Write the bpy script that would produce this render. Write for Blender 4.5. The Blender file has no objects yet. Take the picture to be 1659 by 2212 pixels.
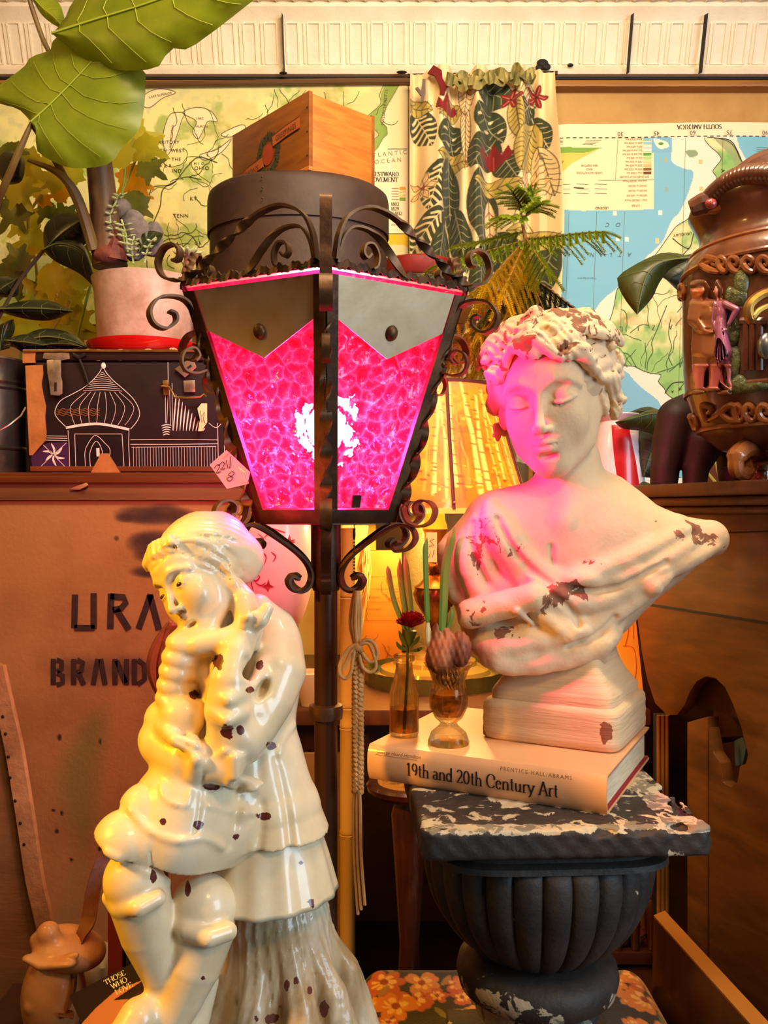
import bpy, bmesh, math, random
import numpy as np
from mathutils import Vector, Matrix, noise as mnoise
from mathutils.geometry import tessellate_polygon

# ---------------------------------------------------------------- camera, world, lights, exposure
SC = bpy.context.scene
COL = SC.collection
F = 1916.0                       # focal length in pixels of the 1659 x 2212 frame
EYE = 1.2                        # lens height in metres

cam_data = bpy.data.cameras.new('camera')
cam_data.sensor_fit = 'VERTICAL'
cam_data.sensor_height = 24.0
cam_data.lens = F / 2212.0 * 24.0
cam_data.clip_start = 0.02
cam = bpy.data.objects.new('camera', cam_data)
cam.location = (0, 0, EYE)
cam.rotation_euler = (math.radians(90), 0, 0)
COL.objects.link(cam)
SC.camera = cam

SC.view_settings.view_transform = 'Standard'
SC.view_settings.look = 'None'
SC.view_settings.gamma = 1.0
SC.view_settings.use_curve_mapping = False
SC.view_settings.exposure = 0.5

world = bpy.data.worlds.new('world')
world.use_nodes = True
SC.world = world
_bg = world.node_tree.nodes['Background']
_bg.inputs[0].default_value = (1.0, 0.80, 0.58, 1)
_bg.inputs[1].default_value = 0.02


def _light(name, kind, loc, energy, color, size=0.1, size_y=None, aim=None):
    d = bpy.data.lights.new(name, kind)
    d.energy = energy
    d.color = color
    if kind == 'AREA':
        d.size = size
        if size_y:
            d.shape = 'RECTANGLE'
            d.size_y = size_y
    else:
        d.shadow_soft_size = size
    o = bpy.data.objects.new(name, d)
    o.location = loc
    if aim is not None:
        o.rotation_euler = (Vector(aim) - Vector(loc)).to_track_quat('-Z', 'Y').to_euler()
    COL.objects.link(o)
    return o


# daylight through the shop window behind the camera on the right, the shop's warm ceiling lamps, and an added spot
_light('window_daylight', 'AREA', (2.3, -.7, 1.7), 50, (0.62, 0.82, 1.0), 1.2, 1.5, (0.1, 1.2, 1.15))
_light('ceiling_lamp_warm', 'POINT', (-1.2, 1.0, 2.2), 9, (1.0, 0.60, 0.14), 0.09)
_sp = _light('reading_spot', 'SPOT', (-1.0, .42, 1.55), 58, (1.0, 0.46, 0.015), 0.06, aim=(-.2, .88, .92))  # added spot without a fixture: yellows the girl's left side, cone misses the lantern
_sp.data.spot_size, _sp.data.spot_blend = math.radians(50), .6
_light('ceiling_lamp_soft', 'AREA', (0.25, 0.9, 2.57), 36, (1.0, 0.80, 0.54), 0.7, 0.5, (0.15, 2.45, 1.75))
_light('ceiling_lamp_front', 'AREA', (0.55, -.35, 2.5), 8.5, (1.0, 0.62, 0.30), 0.35, 0.35, (0.15, 1.0, 1.0))
SC.cycles.max_bounces = 8
SC.cycles.transparent_max_bounces = 16
SC.cycles.sample_clamp_indirect = 4.0
SC.cycles.caustics_reflective = False
SC.cycles.caustics_refractive = False

# ---------------------------------------------------------------- helpers
def P(px, py, Y):
    """photo pixel at distance Y (metres along the view axis) -> point"""
    return Vector(((px - 829.5) / F * Y, Y, EYE - (py - 1106.0) / F * Y))


def s2l(c):
    return c / 12.92 if c <= 0.04045 else ((c + 0.055) / 1.055) ** 2.4


def rgb(c):
    return tuple(s2l(x / 255.0) for x in c) + (1.0,)


class G:                                   # small node-graph builder
    def __init__(s, mat):
        mat.use_nodes = True
        s.t = mat.node_tree
        s.n = s.t.nodes
        s.n.clear()

    def node(s, kind, ins=None, **kw):
        nd = s.n.new(kind)
        for k, v in kw.items():
            setattr(nd, k, v)
        for k, v in (ins or {}).items():
            if hasattr(v, 'is_linked'):
                s.t.links.new(v, nd.inputs[k])
            else:
                nd.inputs[k].default_value = v
        return nd

    def ramp(s, fac, stops):
        r = s.node('ShaderNodeValToRGB', {0: fac})
        e = r.color_ramp.elements
        e[0].position, e[0].color = stops[0]
        e[1].position, e[1].color = stops[-1]
        for p, c in stops[1:-1]:
            x = e.new(p)
            x.color = c
        return r.outputs[0]

    def mix(s, fac, a, b):
        m = s.node('ShaderNodeMix', data_type='RGBA')
        for k, v in ((0, fac), (6, a), (7, b)):
            if hasattr(v, 'is_linked'):
                s.t.links.new(v, m.inputs[k])
            else:
                m.inputs[k].default_value = v
        return m.outputs[2]

    def noise(s, vec, scale, detail=4, rough=.55, dist=0.0):
        n = s.node('ShaderNodeTexNoise', {'Scale': scale, 'Detail': detail, 'Roughness': rough, 'Distortion': dist})
        s.t.links.new(vec, n.inputs['Vector'])
        return n.outputs[0]

    def coords(s, stretch=(1, 1, 1)):
        tc = s.node('ShaderNodeTexCoord')
        mp = s.node('ShaderNodeMapping', {'Vector': tc.outputs['Object'], 'Scale': stretch})
        return mp.outputs[0]


MATS = {}


def M(name, col=(200, 200, 200), rough=.5, metal=0.0, col2=None, scale=20, lo=.35, hi=.65, bump=0.0, bscale=None,
      stretch=(1, 1, 1), chips=(), attr=None, spec=.5, coat=0.0, sss=0.0, emit=None, emit_s=0.0, trans=0.0, alpha=1.0,
      ior=1.45, dist=0.0, sheen=0.0):
    """general procedural surface: two-tone noise colour, chips of other colours, noise relief"""
    if name in MATS:
        return MATS[name]
    m = bpy.data.materials.new(name)
    g = G(m)
    vec = g.coords(stretch)
    if attr:
        c = g.node('ShaderNodeAttribute', attribute_name=attr).outputs['Color']
        if col2 is not None:
            f = g.ramp(g.noise(vec, scale), [(lo, (0, 0, 0, 1)), (hi, (1, 1, 1, 1))])
            mm = g.node('ShaderNodeMix', data_type='RGBA', blend_type='MULTIPLY')
            g.t.links.new(f, mm.inputs[0])
            g.t.links.new(c, mm.inputs[6])
            mm.inputs[7].default_value = rgb(col2)
            c = mm.outputs[2]
    elif col2 is not None:
        c = g.ramp(g.noise(vec, scale, 5, .6, dist), [(lo, rgb(col)), (hi, rgb(col2))])
    else:
        c = rgb(col)
    bs = g.node('ShaderNodeBsdfPrincipled', {'Roughness': rough, 'Metallic': metal, 'IOR': ior})
    height = None
    if bump:
        height = g.noise(vec, bscale or scale * 3, 6, .6)
    plain = g.coords()
    for ch in chips:                       # (colour, noise scale, threshold[, attribute name weighting the wear])
        n = g.noise(plain, ch[1], 7, .62, .6)
        if len(ch) > 3:
            w = g.node('ShaderNodeAttribute', attribute_name=ch[3]).outputs['Fac']
            n = g.node('ShaderNodeMath', {0: n, 1: w}, operation='ADD').outputs[0]
        k = g.ramp(n, [(ch[2], (0, 0, 0, 1)), (min(1, ch[2] + .015), (1, 1, 1, 1))])
        c = g.mix(k, c, rgb(ch[0]))
    if hasattr(c, 'is_linked'):
        g.t.links.new(c, bs.inputs['Base Color'])
    else:
        bs.inputs['Base Color'].default_value = c
    bs.inputs['Specular IOR Level'].default_value = spec
    bs.inputs['Coat Weight'].default_value = coat
    bs.inputs['Coat Roughness'].default_value = .08
    bs.inputs['Transmission Weight'].default_value = trans
    bs.inputs['Alpha'].default_value = alpha
    bs.inputs['Sheen Weight'].default_value = sheen
    if sss:
        bs.inputs['Subsurface Weight'].default_value = sss
        bs.inputs['Subsurface Radius'].default_value = (.01, .006, .003)
    if emit:
        bs.inputs['Emission Color'].default_value = rgb(emit)
        bs.inputs['Emission Strength'].default_value = emit_s
    if height is not None:
        b = g.node('ShaderNodeBump', {'Strength': bump, 'Distance': .004, 'Height': height})
        g.t.links.new(b.outputs[0], bs.inputs['Normal'])
    o = g.node('ShaderNodeOutputMaterial')
    g.t.links.new(bs.outputs[0], o.inputs[0])
    MATS[name] = m
    return m


ORG = {}


def thing(name, label, cat, loc, group=None, kind=None):
    o = bpy.data.objects.new(name, None)
    o.empty_display_size = .05
    o.location = loc
    COL.objects.link(o)
    ORG[o] = Vector(loc)
    return tag(o, label, cat, group, kind)


def tag(o, label=None, cat=None, group=None, kind=None):
    for k, v in (('label', label), ('category', cat), ('group', group), ('kind', kind)):
        if v:
            o[k] = v
    return o


def obj_from(me, name, mat=None, parent=None, org=None):
    o = bpy.data.objects.new(name, me)
    COL.objects.link(o)
    if mat is not None and not me.materials:
        me.materials.append(mat)
    if parent is not None:
        o.parent = parent
        ORG[o] = ORG[parent]
    else:
        o.location = org or (0, 0, 0)
        ORG[o] = Vector(o.location)
    return o


def np_mesh(name, V, Fc, mat=None, parent=None, org=None, colors=None, smooth=True, angle=None, attrs=None):
    """numpy verts (n,3) in world metres, faces (m,3|4)"""
    V = np.asarray(V, dtype=np.float64)
    o0 = np.array(ORG[parent] if parent is not None else (org or (0, 0, 0)))
    Vl = V - o0
    me = bpy.data.meshes.new(name)
    if isinstance(Fc, np.ndarray):
        k = Fc.shape[1]
        me.vertices.add(len(Vl))
        me.vertices.foreach_set('co', Vl.astype(np.float32).ravel())
        me.loops.add(Fc.size)
        me.loops.foreach_set('vertex_index', Fc.astype(np.int32).ravel())
        me.polygons.add(len(Fc))
        me.polygons.foreach_set('loop_start', np.arange(0, Fc.size, k, dtype=np.int32))
        me.update(calc_edges=True)
    else:
        me.from_pydata([tuple(v) for v in Vl], [], Fc)
        me.update()
    if colors is not None:
        a = me.color_attributes.new('Col', 'FLOAT_COLOR', 'POINT')
        c = np.ones((len(Vl), 4), np.float32)
        x = np.clip(np.asarray(colors, np.float32), 0, 1)
        c[:, :3] = np.where(x <= .04045, x / 12.92, ((x + .055) / 1.055) ** 2.4)
        a.data.foreach_set('color', c.ravel())
    for k, arr in (attrs or {}).items():
        a = me.attributes.new(k, 'FLOAT', 'POINT')
        a.data.foreach_set('value', np.asarray(arr, np.float32))
    if smooth:
        me.shade_smooth()
        if angle:
            me.set_sharp_from_angle(angle=math.radians(angle))
    return obj_from(me, name, mat, parent, org)


def grid_faces(nu, nv, wrap_u=False):
    """verts indexed j*nu+i"""
    i = np.arange(nu if wrap_u else nu - 1)
    j = np.arange(nv - 1)
    I, J = np.meshgrid(i, j)
    I2 = (I + 1) % nu
    return np.stack([J * nu + I, J * nu + I2, (J + 1) * nu + I2, (J + 1) * nu + I], -1).reshape(-1, 4)


class MB:
    """collects shapes for ONE mesh object"""
    def __init__(s):
        s.v, s.f = [], []

    def add(s, vs, fs):
        b = len(s.v)
        s.v += [Vector(x) for x in vs]
        s.f += [tuple(b + i for i in f) for f in fs]
        return s

    def box(s, c, size, R=None):
        c = Vector(c)
        hx, hy, hz = size[0] / 2, size[1] / 2, size[2] / 2
        vs = [Vector((x, y, z)) for x in (-hx, hx) for y in (-hy, hy) for z in (-hz, hz)]
        if R is not None:
            vs = [R @ v for v in vs]
        return s.add([c + v for v in vs], [(0, 1, 3, 2), (4, 6, 7, 5), (0, 4, 5, 1), (2, 3, 7, 6), (0, 2, 6, 4), (1, 5, 7, 3)])

    def prism(s, poly, vec):
        """extrude a (possibly concave) 3-D polygon by vec"""
        n = len(poly)
        vec = Vector(vec)
        poly = [Vector(p) for p in poly]
        tris = [tuple(t) for t in tessellate_polygon([poly])]
        fs = list(tris) + [tuple(n + i for i in reversed(t)) for t in tris]
        fs += [(i, (i + 1) % n, n + (i + 1) % n, n + i) for i in range(n)]
        return s.add(poly + [p + vec for p in poly], fs)

    def flat(s, poly):
        poly = [Vector(p) for p in poly]
        return s.add(poly, [tuple(t) for t in tessellate_polygon([poly])])

    def tube(s, pts, r, n=8, caps=True, closed=False, sq=1.0):
        pts = [Vector(p) for p in pts]
        m = len(pts)
        rr = list(r) if hasattr(r, '__len__') else [r] * m
        vs, fs = [], []
        up = None
        for i, p in enumerate(pts):
            a = pts[(i - 1) % m] if (closed or i > 0) else p
            b = pts[(i + 1) % m] if (closed or i < m - 1) else p
            t = (b - a)
            t = t.normalized() if t.length > 1e-9 else Vector((0, 0, 1))
            if up is None:
                up = t.orthogonal().normalized()
            up = (up - t * up.dot(t))
            up = up.normalized() if up.length > 1e-6 else t.orthogonal().normalized()
            w = t.cross(up)
            for k in range(n):
                an = 2 * math.pi * k / n
                vs.append(p + (up * math.cos(an) + w * math.sin(an) * sq) * rr[i])
        for i in range(m if closed else m - 1):
            j = (i + 1) % m
            for k in range(n):
                k2 = (k + 1) % n
                fs.append((i * n + k, i * n + k2, j * n + k2, j * n + k))
        if caps and not closed:
            fs.append(tuple(reversed(range(n))))
            fs.append(tuple((m - 1) * n + k for k in range(n)))
        return s.add(vs, fs)

    def bar(s, pts, wdir, w, t):
        """flat bar swept along pts; wdir: width direction per point (or one); w,t scalars or lists"""
        pts = [Vector(p) for p in pts]
        m = len(pts)
        wd = wdir if isinstance(wdir, list) else [wdir] * m
        ws = w if isinstance(w, list) else [w] * m
        ts = t if isinstance(t, list) else [t] * m
        vs, fs = [], []
        for i, p in enumerate(pts):
            a, b = pts[max(0, i - 1)], pts[min(m - 1, i + 1)]
            tg = (b - a).normalized()
            d = Vector(wd[i])
            d = (d - tg * d.dot(tg)).normalized()
            nn = tg.cross(d)
            for x, y in ((-1, -1), (1, -1), (1, 1), (-1, 1)):
                vs.append(p + d * (x * ws[i] / 2) + nn * (y * ts[i] / 2))
        for i in range(m - 1):
            for k in range(4):
                k2 = (k + 1) % 4
                fs.append((i * 4 + k, i * 4 + k2, i * 4 + 4 + k2, i * 4 + 4 + k))
        fs += [(3, 2, 1, 0), tuple((m - 1) * 4 + k for k in range(4))]
        return s.add(vs, fs)

    def lathe(s, prof, c=(0, 0, 0), n=32, wave=None, R=None, a0=0.0):
        """profile [(r,z)...] about the vertical through c; wave(angle,k)->radius factor"""
        c = Vector(c)
        vs, fs = [], []
        m = len(prof)
        for k, (r, z) in enumerate(prof):
            for i in range(n):
                an = a0 + 2 * math.pi * i / n
                q = r * (wave(an, k / (m - 1)) if wave else 1)
                v = Vector((q * math.cos(an), q * math.sin(an), z))
                vs.append(c + (R @ v if R is not None else v))
        for k in range(m - 1):
            for i in range(n):
                j = (i + 1) % n
                fs.append((k * n + i, k * n + j, (k + 1) * n + j, (k + 1) * n + i))
        ring = math.hypot(prof[0][0] - prof[-1][0], prof[0][1] - prof[-1][1]) < .012 and m > 4      # a hoop has no end discs
        if prof[0][0] > 1e-5 and not ring:
            fs.append(tuple(reversed(range(n))))
        if prof[-1][0] > 1e-5 and not ring:
            fs.append(tuple((m - 1) * n + i for i in range(n)))
        return s.add(vs, fs)

    def ball(s, c, r, n=12, m=8, R=None):
        rx, ry, rz = r if hasattr(r, '__len__') else (r, r, r)
        c = Vector(c)
        vs, fs = [], []
        for k in range(m + 1):
            th = math.pi * k / m
            for i in range(n):
                an = 2 * math.pi * i / n
                v = Vector((rx * math.sin(th) * math.cos(an), ry * math.sin(th) * math.sin(an), -rz * math.cos(th)))
                vs.append(c + (R @ v if R is not None else v))
        for k in range(m):
            for i in range(n):
                j = (i + 1) % n
                fs.append((k * n + i, k * n + j, (k + 1) * n + j, (k + 1) * n + i))
        return s.add(vs, fs)

    def build(s, name, mat, parent=None, org=None, smooth=True, angle=35, bevel=0.0, label=None):
        o0 = ORG[parent] if parent is not None else Vector(org or (0, 0, 0))
        me = bpy.data.meshes.new(name)
        bm = bmesh.new()
        vs = [bm.verts.new(v - o0) for v in s.v]
        for f in s.f:
            try:
                bm.faces.new([vs[i] for i in f])
            except ValueError:
                pass
        bmesh.ops.remove_doubles(bm, verts=bm.verts, dist=1e-6)
        bmesh.ops.recalc_face_normals(bm, faces=bm.faces)
        if bevel:
            es = [e for e in bm.edges if len(e.link_faces) == 2 and e.calc_face_angle(0) > .6]
            bmesh.ops.bevel(bm, geom=es, offset=bevel, segments=2, profile=.6, affect='EDGES', clamp_overlap=True)
        bm.to_mesh(me)
        bm.free()
        if smooth:
            me.shade_smooth()
            me.set_sharp_from_angle(angle=math.radians(angle))
        o = obj_from(me, name, mat, parent, org)
        if label:
            o['label'] = label
        return o


def copy_part(o, parent=None, M4=None, name=None):
    c = o.copy()
    COL.objects.link(c)
    c.parent = parent if parent is not None else o.parent
    if M4 is not None:
        c.matrix_basis = M4 @ o.matrix_basis
    ORG[c] = ORG[o]
    return c


# ---- curves in 2-D
def spline(pts, n=8, closed=False):
    """Catmull-Rom through points (any dimension)"""
    p = [np.array(q, float) for q in pts]
    m = len(p)
    out = []
    rng = range(m if closed else m - 1)
    for i in rng:
        p0 = p[(i - 1) % m] if (closed or i > 0) else p[i]
        p1, p2 = p[i], p[(i + 1) % m]
        p3 = p[(i + 2) % m] if (closed or i + 2 < m) else p2
        for k in range(n):
            t = k / n
            out.append(.5 * ((2 * p1) + (-p0 + p2) * t + (2 * p0 - 5 * p1 + 4 * p2 - p3) * t * t + (-p0 + 3 * p1 - 3 * p2 + p3) * t ** 3))
    if not closed:
        out.append(p[-1])
    return [tuple(q) for q in out]


def stroke(mb, pts, w, mp, taper=False, nib=None):
    """flat printed line: pts 2-D, width w (same units), mp maps 2-D -> 3-D"""
    pts = [np.array(p, float) for p in pts]
    m = len(pts)
    if m < 2:
        return
    vs = []
    for i, p in enumerate(pts):
        a, b = pts[max(0, i - 1)], pts[min(m - 1, i + 1)]
        d = b - a
        L = math.hypot(*d) or 1
        nrm = np.array((-d[1], d[0])) / L
        ww = w
        if nib:
            ww = nib + (w - nib) * abs(d[1] / L) ** 1.3
        if taper:
            t = i / (m - 1)
            ww = w * max(.12, math.sin(math.pi * min(1, max(0, t))) ** .6)
        vs += [mp(*(p + nrm * ww / 2)), mp(*(p - nrm * ww / 2))]
    mb.add(vs, [(2 * i, 2 * i + 1, 2 * i + 3, 2 * i + 2) for i in range(m - 1)])


def plane_map(p0, ux, uy, off=0.0):
    """2-D (a,b) -> p0 + a*ux + b*uy, lifted off along the normal"""
    p0, ux, uy = Vector(p0), Vector(ux), Vector(uy)
    n = ux.cross(uy).normalized() * off
    return lambda a, b: p0 + ux * a + uy * b + n


def px_map(Y, lift=.001):
    return lambda a, b: P(a, b, Y) + Vector((0, -lift, 0))


def on_plane(px, py, p0, n):
    d = Vector(((px - 829.5) / F, 1.0, -(py - 1106.0) / F))
    o = Vector((0, 0, EYE))
    n = Vector(n)
    t = (Vector(p0) - o).dot(n) / d.dot(n)
    return o + d * t


# ---- printed colour fields
class Canvas:
    def __init__(s, w, h, bg):
        s.w, s.h = w, h
        s.a = np.zeros((h, w, 3), np.float32)
        s.a[:] = np.array(bg) / 255.0
        s.yy, s.xx = np.mgrid[0:h, 0:w].astype(np.float32)

    def box_of(s, x0, y0, x1, y1):
        return (slice(max(0, int(y0)), min(s.h, int(y1) + 2)), slice(max(0, int(x0)), min(s.w, int(x1) + 2)))

    def mask_poly(s, pts):
        xs, ys = [p[0] for p in pts], [p[1] for p in pts]
        b = s.box_of(min(xs), min(ys), max(xs), max(ys))
        x, y = s.xx[b] + .5, s.yy[b] + .5
        ins = np.zeros(x.shape, bool)
        n = len(pts)
        for i in range(n):
            (x1, y1), (x2, y2) = pts[i], pts[(i + 1) % n]
            if y1 == y2:
                continue
            c = ((y1 > y) != (y2 > y)) & (x < (x2 - x1) * (y - y1) / (y2 - y1) + x1)
            ins ^= c
        return b, ins

    def poly(s, pts, c, alpha=1.0):
        b, m = s.mask_poly(pts)
        s.put(b, m.astype(np.float32) * alpha, c)

    def put(s, b, m, c):
        s.a[b] = s.a[b] * (1 - m[..., None]) + (np.array(c, np.float32) / 255.0) * m[..., None]

    def line(s, pts, w, c, alpha=1.0):
        for (x1, y1), (x2, y2) in zip(pts[:-1], pts[1:]):
            b = s.box_of(min(x1, x2) - w, min(y1, y2) - w, max(x1, x2) + w, max(y1, y2) + w)
            x, y = s.xx[b] + .5 - x1, s.yy[b] + .5 - y1
            if x.size == 0:
                continue
            dx, dy = x2 - x1, y2 - y1
            t = np.clip((x * dx + y * dy) / max(1e-6, dx * dx + dy * dy), 0, 1)
            d = np.hypot(x - t * dx, y - t * dy)
            s.put(b, np.clip(w / 2 + .5 - d, 0, 1) * alpha, c)

    def ell(s, cx, cy, rx, ry, c, ang=0.0, alpha=1.0, soft=0.15):
        r = max(rx, ry) + 2
        b = s.box_of(cx - r, cy - r, cx + r, cy + r)
        x, y = s.xx[b] + .5 - cx, s.yy[b] + .5 - cy
        if x.size == 0:
            return
        ca, sa = math.cos(ang), math.sin(ang)
        d = np.hypot((x * ca + y * sa) / rx, (-x * sa + y * ca) / ry)
        s.put(b, np.clip((1 - d) / soft, 0, 1) * alpha, c)

    def noise(s, cell, seed=0, octv=3):
        r = np.random.RandomState(seed)
        out = np.zeros((s.h, s.w), np.float32)
        amp, tot = 1.0, 0
        for o in range(octv):
            gh, gw = int(s.h / cell) + 3, int(s.w / cell) + 3
            g = r.rand(gh, gw).astype(np.float32)
            x, y = s.xx / cell, s.yy / cell
            xi, yi = x.astype(int), y.astype(int)
            fx, fy = x - xi, y - yi
            fx, fy = fx * fx * (3 - 2 * fx), fy * fy * (3 - 2 * fy)
            out += amp * ((g[yi, xi] * (1 - fx) + g[yi, xi + 1] * fx) * (1 - fy) + (g[yi + 1, xi] * (1 - fx) + g[yi + 1, xi + 1] * fx) * fy)
            tot += amp
            amp *= .5
            cell /= 2
        return out / tot

    def blend(s, mask, c):
        s.a[:] = s.a * (1 - mask[..., None]) + np.array(c, np.float32) / 255.0 * mask[..., None]

    def sheet(s, name, fn, mat, parent, nu=None, nv=None, wrap=False):
        """mesh grid; fn(U,V arrays 0..1, V downwards) -> (n,3) positions"""
        nu, nv = nu or s.w, nv or s.h
        U, V = np.meshgrid(np.linspace(0, 1, nu), np.linspace(0, 1, nv))
        xi = np.clip((U * (s.w - 1)).round().astype(int), 0, s.w - 1)
        yi = np.clip((V * (s.h - 1)).round().astype(int), 0, s.h - 1)
        pos = fn(U.ravel(), V.ravel())
        return np_mesh(name, pos, grid_faces(nu, nv), mat, parent, colors=s.a[yi, xi].reshape(-1, 3))


# ---- lettering
_fc = bpy.data.curves.new('lettering_curve', 'FONT')
_fo = bpy.data.objects.new('lettering_curve', _fc)
COL.objects.link(_fo)


def text(parent, body, mp, x, y, h, mat, xs=1.0, ang=0.0, shear=0.0, align='CENTER', bold=0.0, name='lettering', flip=1, space=1.0):
    """printed sans lettering: mp maps the surface's 2-D units (y DOWN when flip=1) to 3-D; h = cap height in those units"""
    _fc.body = body
    _fc.size = h / .7
    _fc.shear = shear
    _fc.align_x = align
    _fc.align_y = 'CENTER'
    _fc.offset = bold
    _fc.resolution_u = 2
    _fc.space_character = space
    dg = bpy.context.evaluated_depsgraph_get()
    dg.update()
    me = bpy.data.meshes.new_from_object(_fo.evaluated_get(dg))
    n = len(me.vertices)
    co = np.empty(n * 3, np.float32)
    me.vertices.foreach_get('co', co)
    co = co.reshape(-1, 3)
    ca, sa = math.cos(ang), math.sin(ang)
    o0 = ORG[parent]
    out = np.empty_like(co)
    for i in range(n):
        a, b = co[i, 0] * xs, co[i, 1]
        a, b = a * ca - b * sa, a * sa + b * ca
        q = mp(x + a, y - flip * b) - o0
        out[i] = q
    me.vertices.foreach_set('co', out.ravel())
    me.update()
    me.materials.clear()
    me.name = name
    return obj_from(me, name, mat, parent)


def _arc(cx, cy, rx, ry, a0, a1, n=14):
    return [(cx + rx * math.cos(math.radians(a0 + (a1 - a0) * i / n)), cy + ry * math.sin(math.radians(a0 + (a1 - a0) * i / n))) for i in range(n + 1)]


# book-face glyphs: (advance, strokes, serif points); cap height 1, x height .62
GL = {
 ' ': (.32, [], []),
 '1': (.5, [[(.25, 0), (.25, .98)], [(.1, .82), (.25, .98)]], [(.25, 0)]),
 '2': (.62, [_arc(.3, .72, .21, .26, 160, -35) + [(.1, .04)], [(.08, .03), (.5, .03)], [(.5, .03), (.54, .16)]], []),
 '0': (.66, [_arc(.31, .49, .23, .47, 0, 360, 24)], []),
 '3': (.58, [_arc(.27, .74, .18, .23, 150, -80), _arc(.26, .27, .21, .25, 85, -150)], []),
 '8': (.6, [_arc(.29, .74, .16, .22, 0, 360, 20), _arc(.29, .26, .2, .25, 0, 360, 20)], []),
 '9': (.62, [_arc(.3, .68, .2, .28, 0, 360, 20), _arc(.2, .55, .3, .52, 20, -60, 10)], []),
 't': (.4, [[(.18, .86), (.18, .14)] + _arc(.3, .14, .12, .12, 180, 290, 6), [(.04, .6), (.34, .6)]], []),
 'h': (.68, [[(.14, 0), (.14, 1.04)], _arc(.34, .4, .19, .2, 165, 0, 8) + [(.53, 0)]], [(.14, 0), (.53, 0)]),
 'a': (.55, [_arc(.25, .45, .16, .16, 150, 0, 8) + [(.41, .1), (.5, .02)], _arc(.25, .18, .17, .17, 60, 320, 12)], []),
 'n': (.68, [[(.14, 0), (.14, .6)], _arc(.34, .4, .19, .2, 165, 0, 8) + [(.53, 0)]], [(.14, 0), (.53, 0)]),
 'd': (.64, [[(.49, 0), (.49, 1.04)], _arc(.28, .3, .2, .3, 30, 330, 16)], [(.49, 0)]),
 'e': (.56, [_arc(.28, .3, .2, .3, 15, 325, 18), [(.09, .36), (.47, .36)]], []),
 'u': (.68, [[(.14, .6), (.14, .2)] + _arc(.31, .2, .17, .19, 180, 350, 8), [(.51, .6), (.51, 0)]], [(.51, 0)]),
 'r': (.46, [[(.14, 0), (.14, .6)], _arc(.34, .4, .19, .2, 165, 60, 6)], [(.14, 0)]),
 'y': (.6, [[(.06, .6), (.3, .03)], [(.54, .6), (.3, .03), (.2, -.2), (.08, -.27)]], [(.06, .6), (.54, .6)]),
 'C': (.82, [_arc(.45, .5, .37, .5, 40, 320, 24), [(.75, .62), (.74, .88)]], []),
 'A': (.8, [[(.08, 0), (.4, 1)], [(.4, 1), (.72, 0)], [(.2, .34), (.6, .34)]], [(.08, 0), (.72, 0)]),
 'S': (.6, [_arc(.3, .74, .19, .24, 30, 250, 12) + _arc(.3, .26, .21, .26, 80, -150, 12)], []),
 'O': (.88, [_arc(.43, .5, .36, .5, 0, 360, 26)], []),
 'U': (.84, [[(.14, 1), (.14, .3)] + _arc(.41, .3, .27, .3, 180, 360, 10) + [(.68, 1)]], [(.14, 1), (.68, 1)]),
 'T': (.74, [[(.37, 0), (.37, 1)], [(.05, .97), (.69, .97)], [(.05, .97), (.05, .8)], [(.69, .97), (.69, .8)]], [(.37, 0)]),
 'H': (.86, [[(.14, 0), (.14, 1)], [(.7, 0), (.7, 1)], [(.14, .5), (.7, .5)]], [(.14, 0), (.7, 0), (.14, 1), (.7, 1)]),
 'M': (1.0, [[(.14, 0), (.14, 1)], [(.14, 1), (.48, .05)], [(.48, .05), (.82, 1)], [(.82, 0), (.82, 1)]], [(.14, 0), (.82, 0), (.14, 1), (.82, 1)]),
 'E': (.68, [[(.14, 0), (.14, 1)], [(.14, .98), (.58, .98)], [(.14, .5), (.46, .5)], [(.14, .02), (.6, .02)], [(.6, .02), (.6, .2)], [(.58, .98), (.58, .82)]], []),
 'R': (.76, [[(.14, 0), (.14, 1)], [(.14, .98)] + _arc(.36, .75, .2, .23, 80, -80, 8) + [(.14, .5)], [(.36, .5), (.7, 0)]], [(.14, 0), (.68, 0)]),
 'I': (.4, [[(.2, 0), (.2, 1)]], [(.2, 0), (.2, 1)]),
 'W': (1.08, [[(.04, 1), (.3, 0)], [(.3, 0), (.54, 1)], [(.54, 1), (.78, 0)], [(.78, 0), (1.02, 1)]], [(.04, 1), (1.02, 1)]),
 'V': (.8, [[(.06, 1), (.4, 0)], [(.4, 0), (.74, 1)]], [(.06, 1), (.74, 1)]),
 'L': (.64, [[(.14, 0), (.14, 1)], [(.14, .02), (.58, .02)], [(.58, .02), (.58, .2)]], [(.14, 1)]),
 'D': (.84, [[(.14, 0), (.14, 1)], [(.14, .98), (.35, .98)] + _arc(.35, .5, .38, .48, 88, -88, 14) + [(.14, .02)]], []),
 'N': (.88, [[(.14, 0), (.14, 1)], [(.14, 1), (.72, 0)], [(.72, 0), (.72, 1)]], [(.14, 0), (.14, 1), (.72, 1)]),
 'F': (.64, [[(.14, 0), (.14, 1)], [(.14, .98), (.58, .98)], [(.14, .5), (.46, .5)], [(.58, .98), (.58, .82)]], [(.14, 0)]),
 'Z': (.7, [[(.08, .97), (.62, .97)], [(.6, .97), (.08, .03)], [(.06, .03), (.64, .03)]], []),
 'G': (.86, [_arc(.45, .5, .37, .5, 40, 340, 24), [(.8, .33), (.8, .05)]], []),
 'Y': (.78, [[(.39, 0), (.39, .45)], [(.05, 1), (.39, .45)], [(.39, .45), (.73, 1)]], [(.39, 0), (.05, 1), (.73, 1)]),
}


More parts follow.
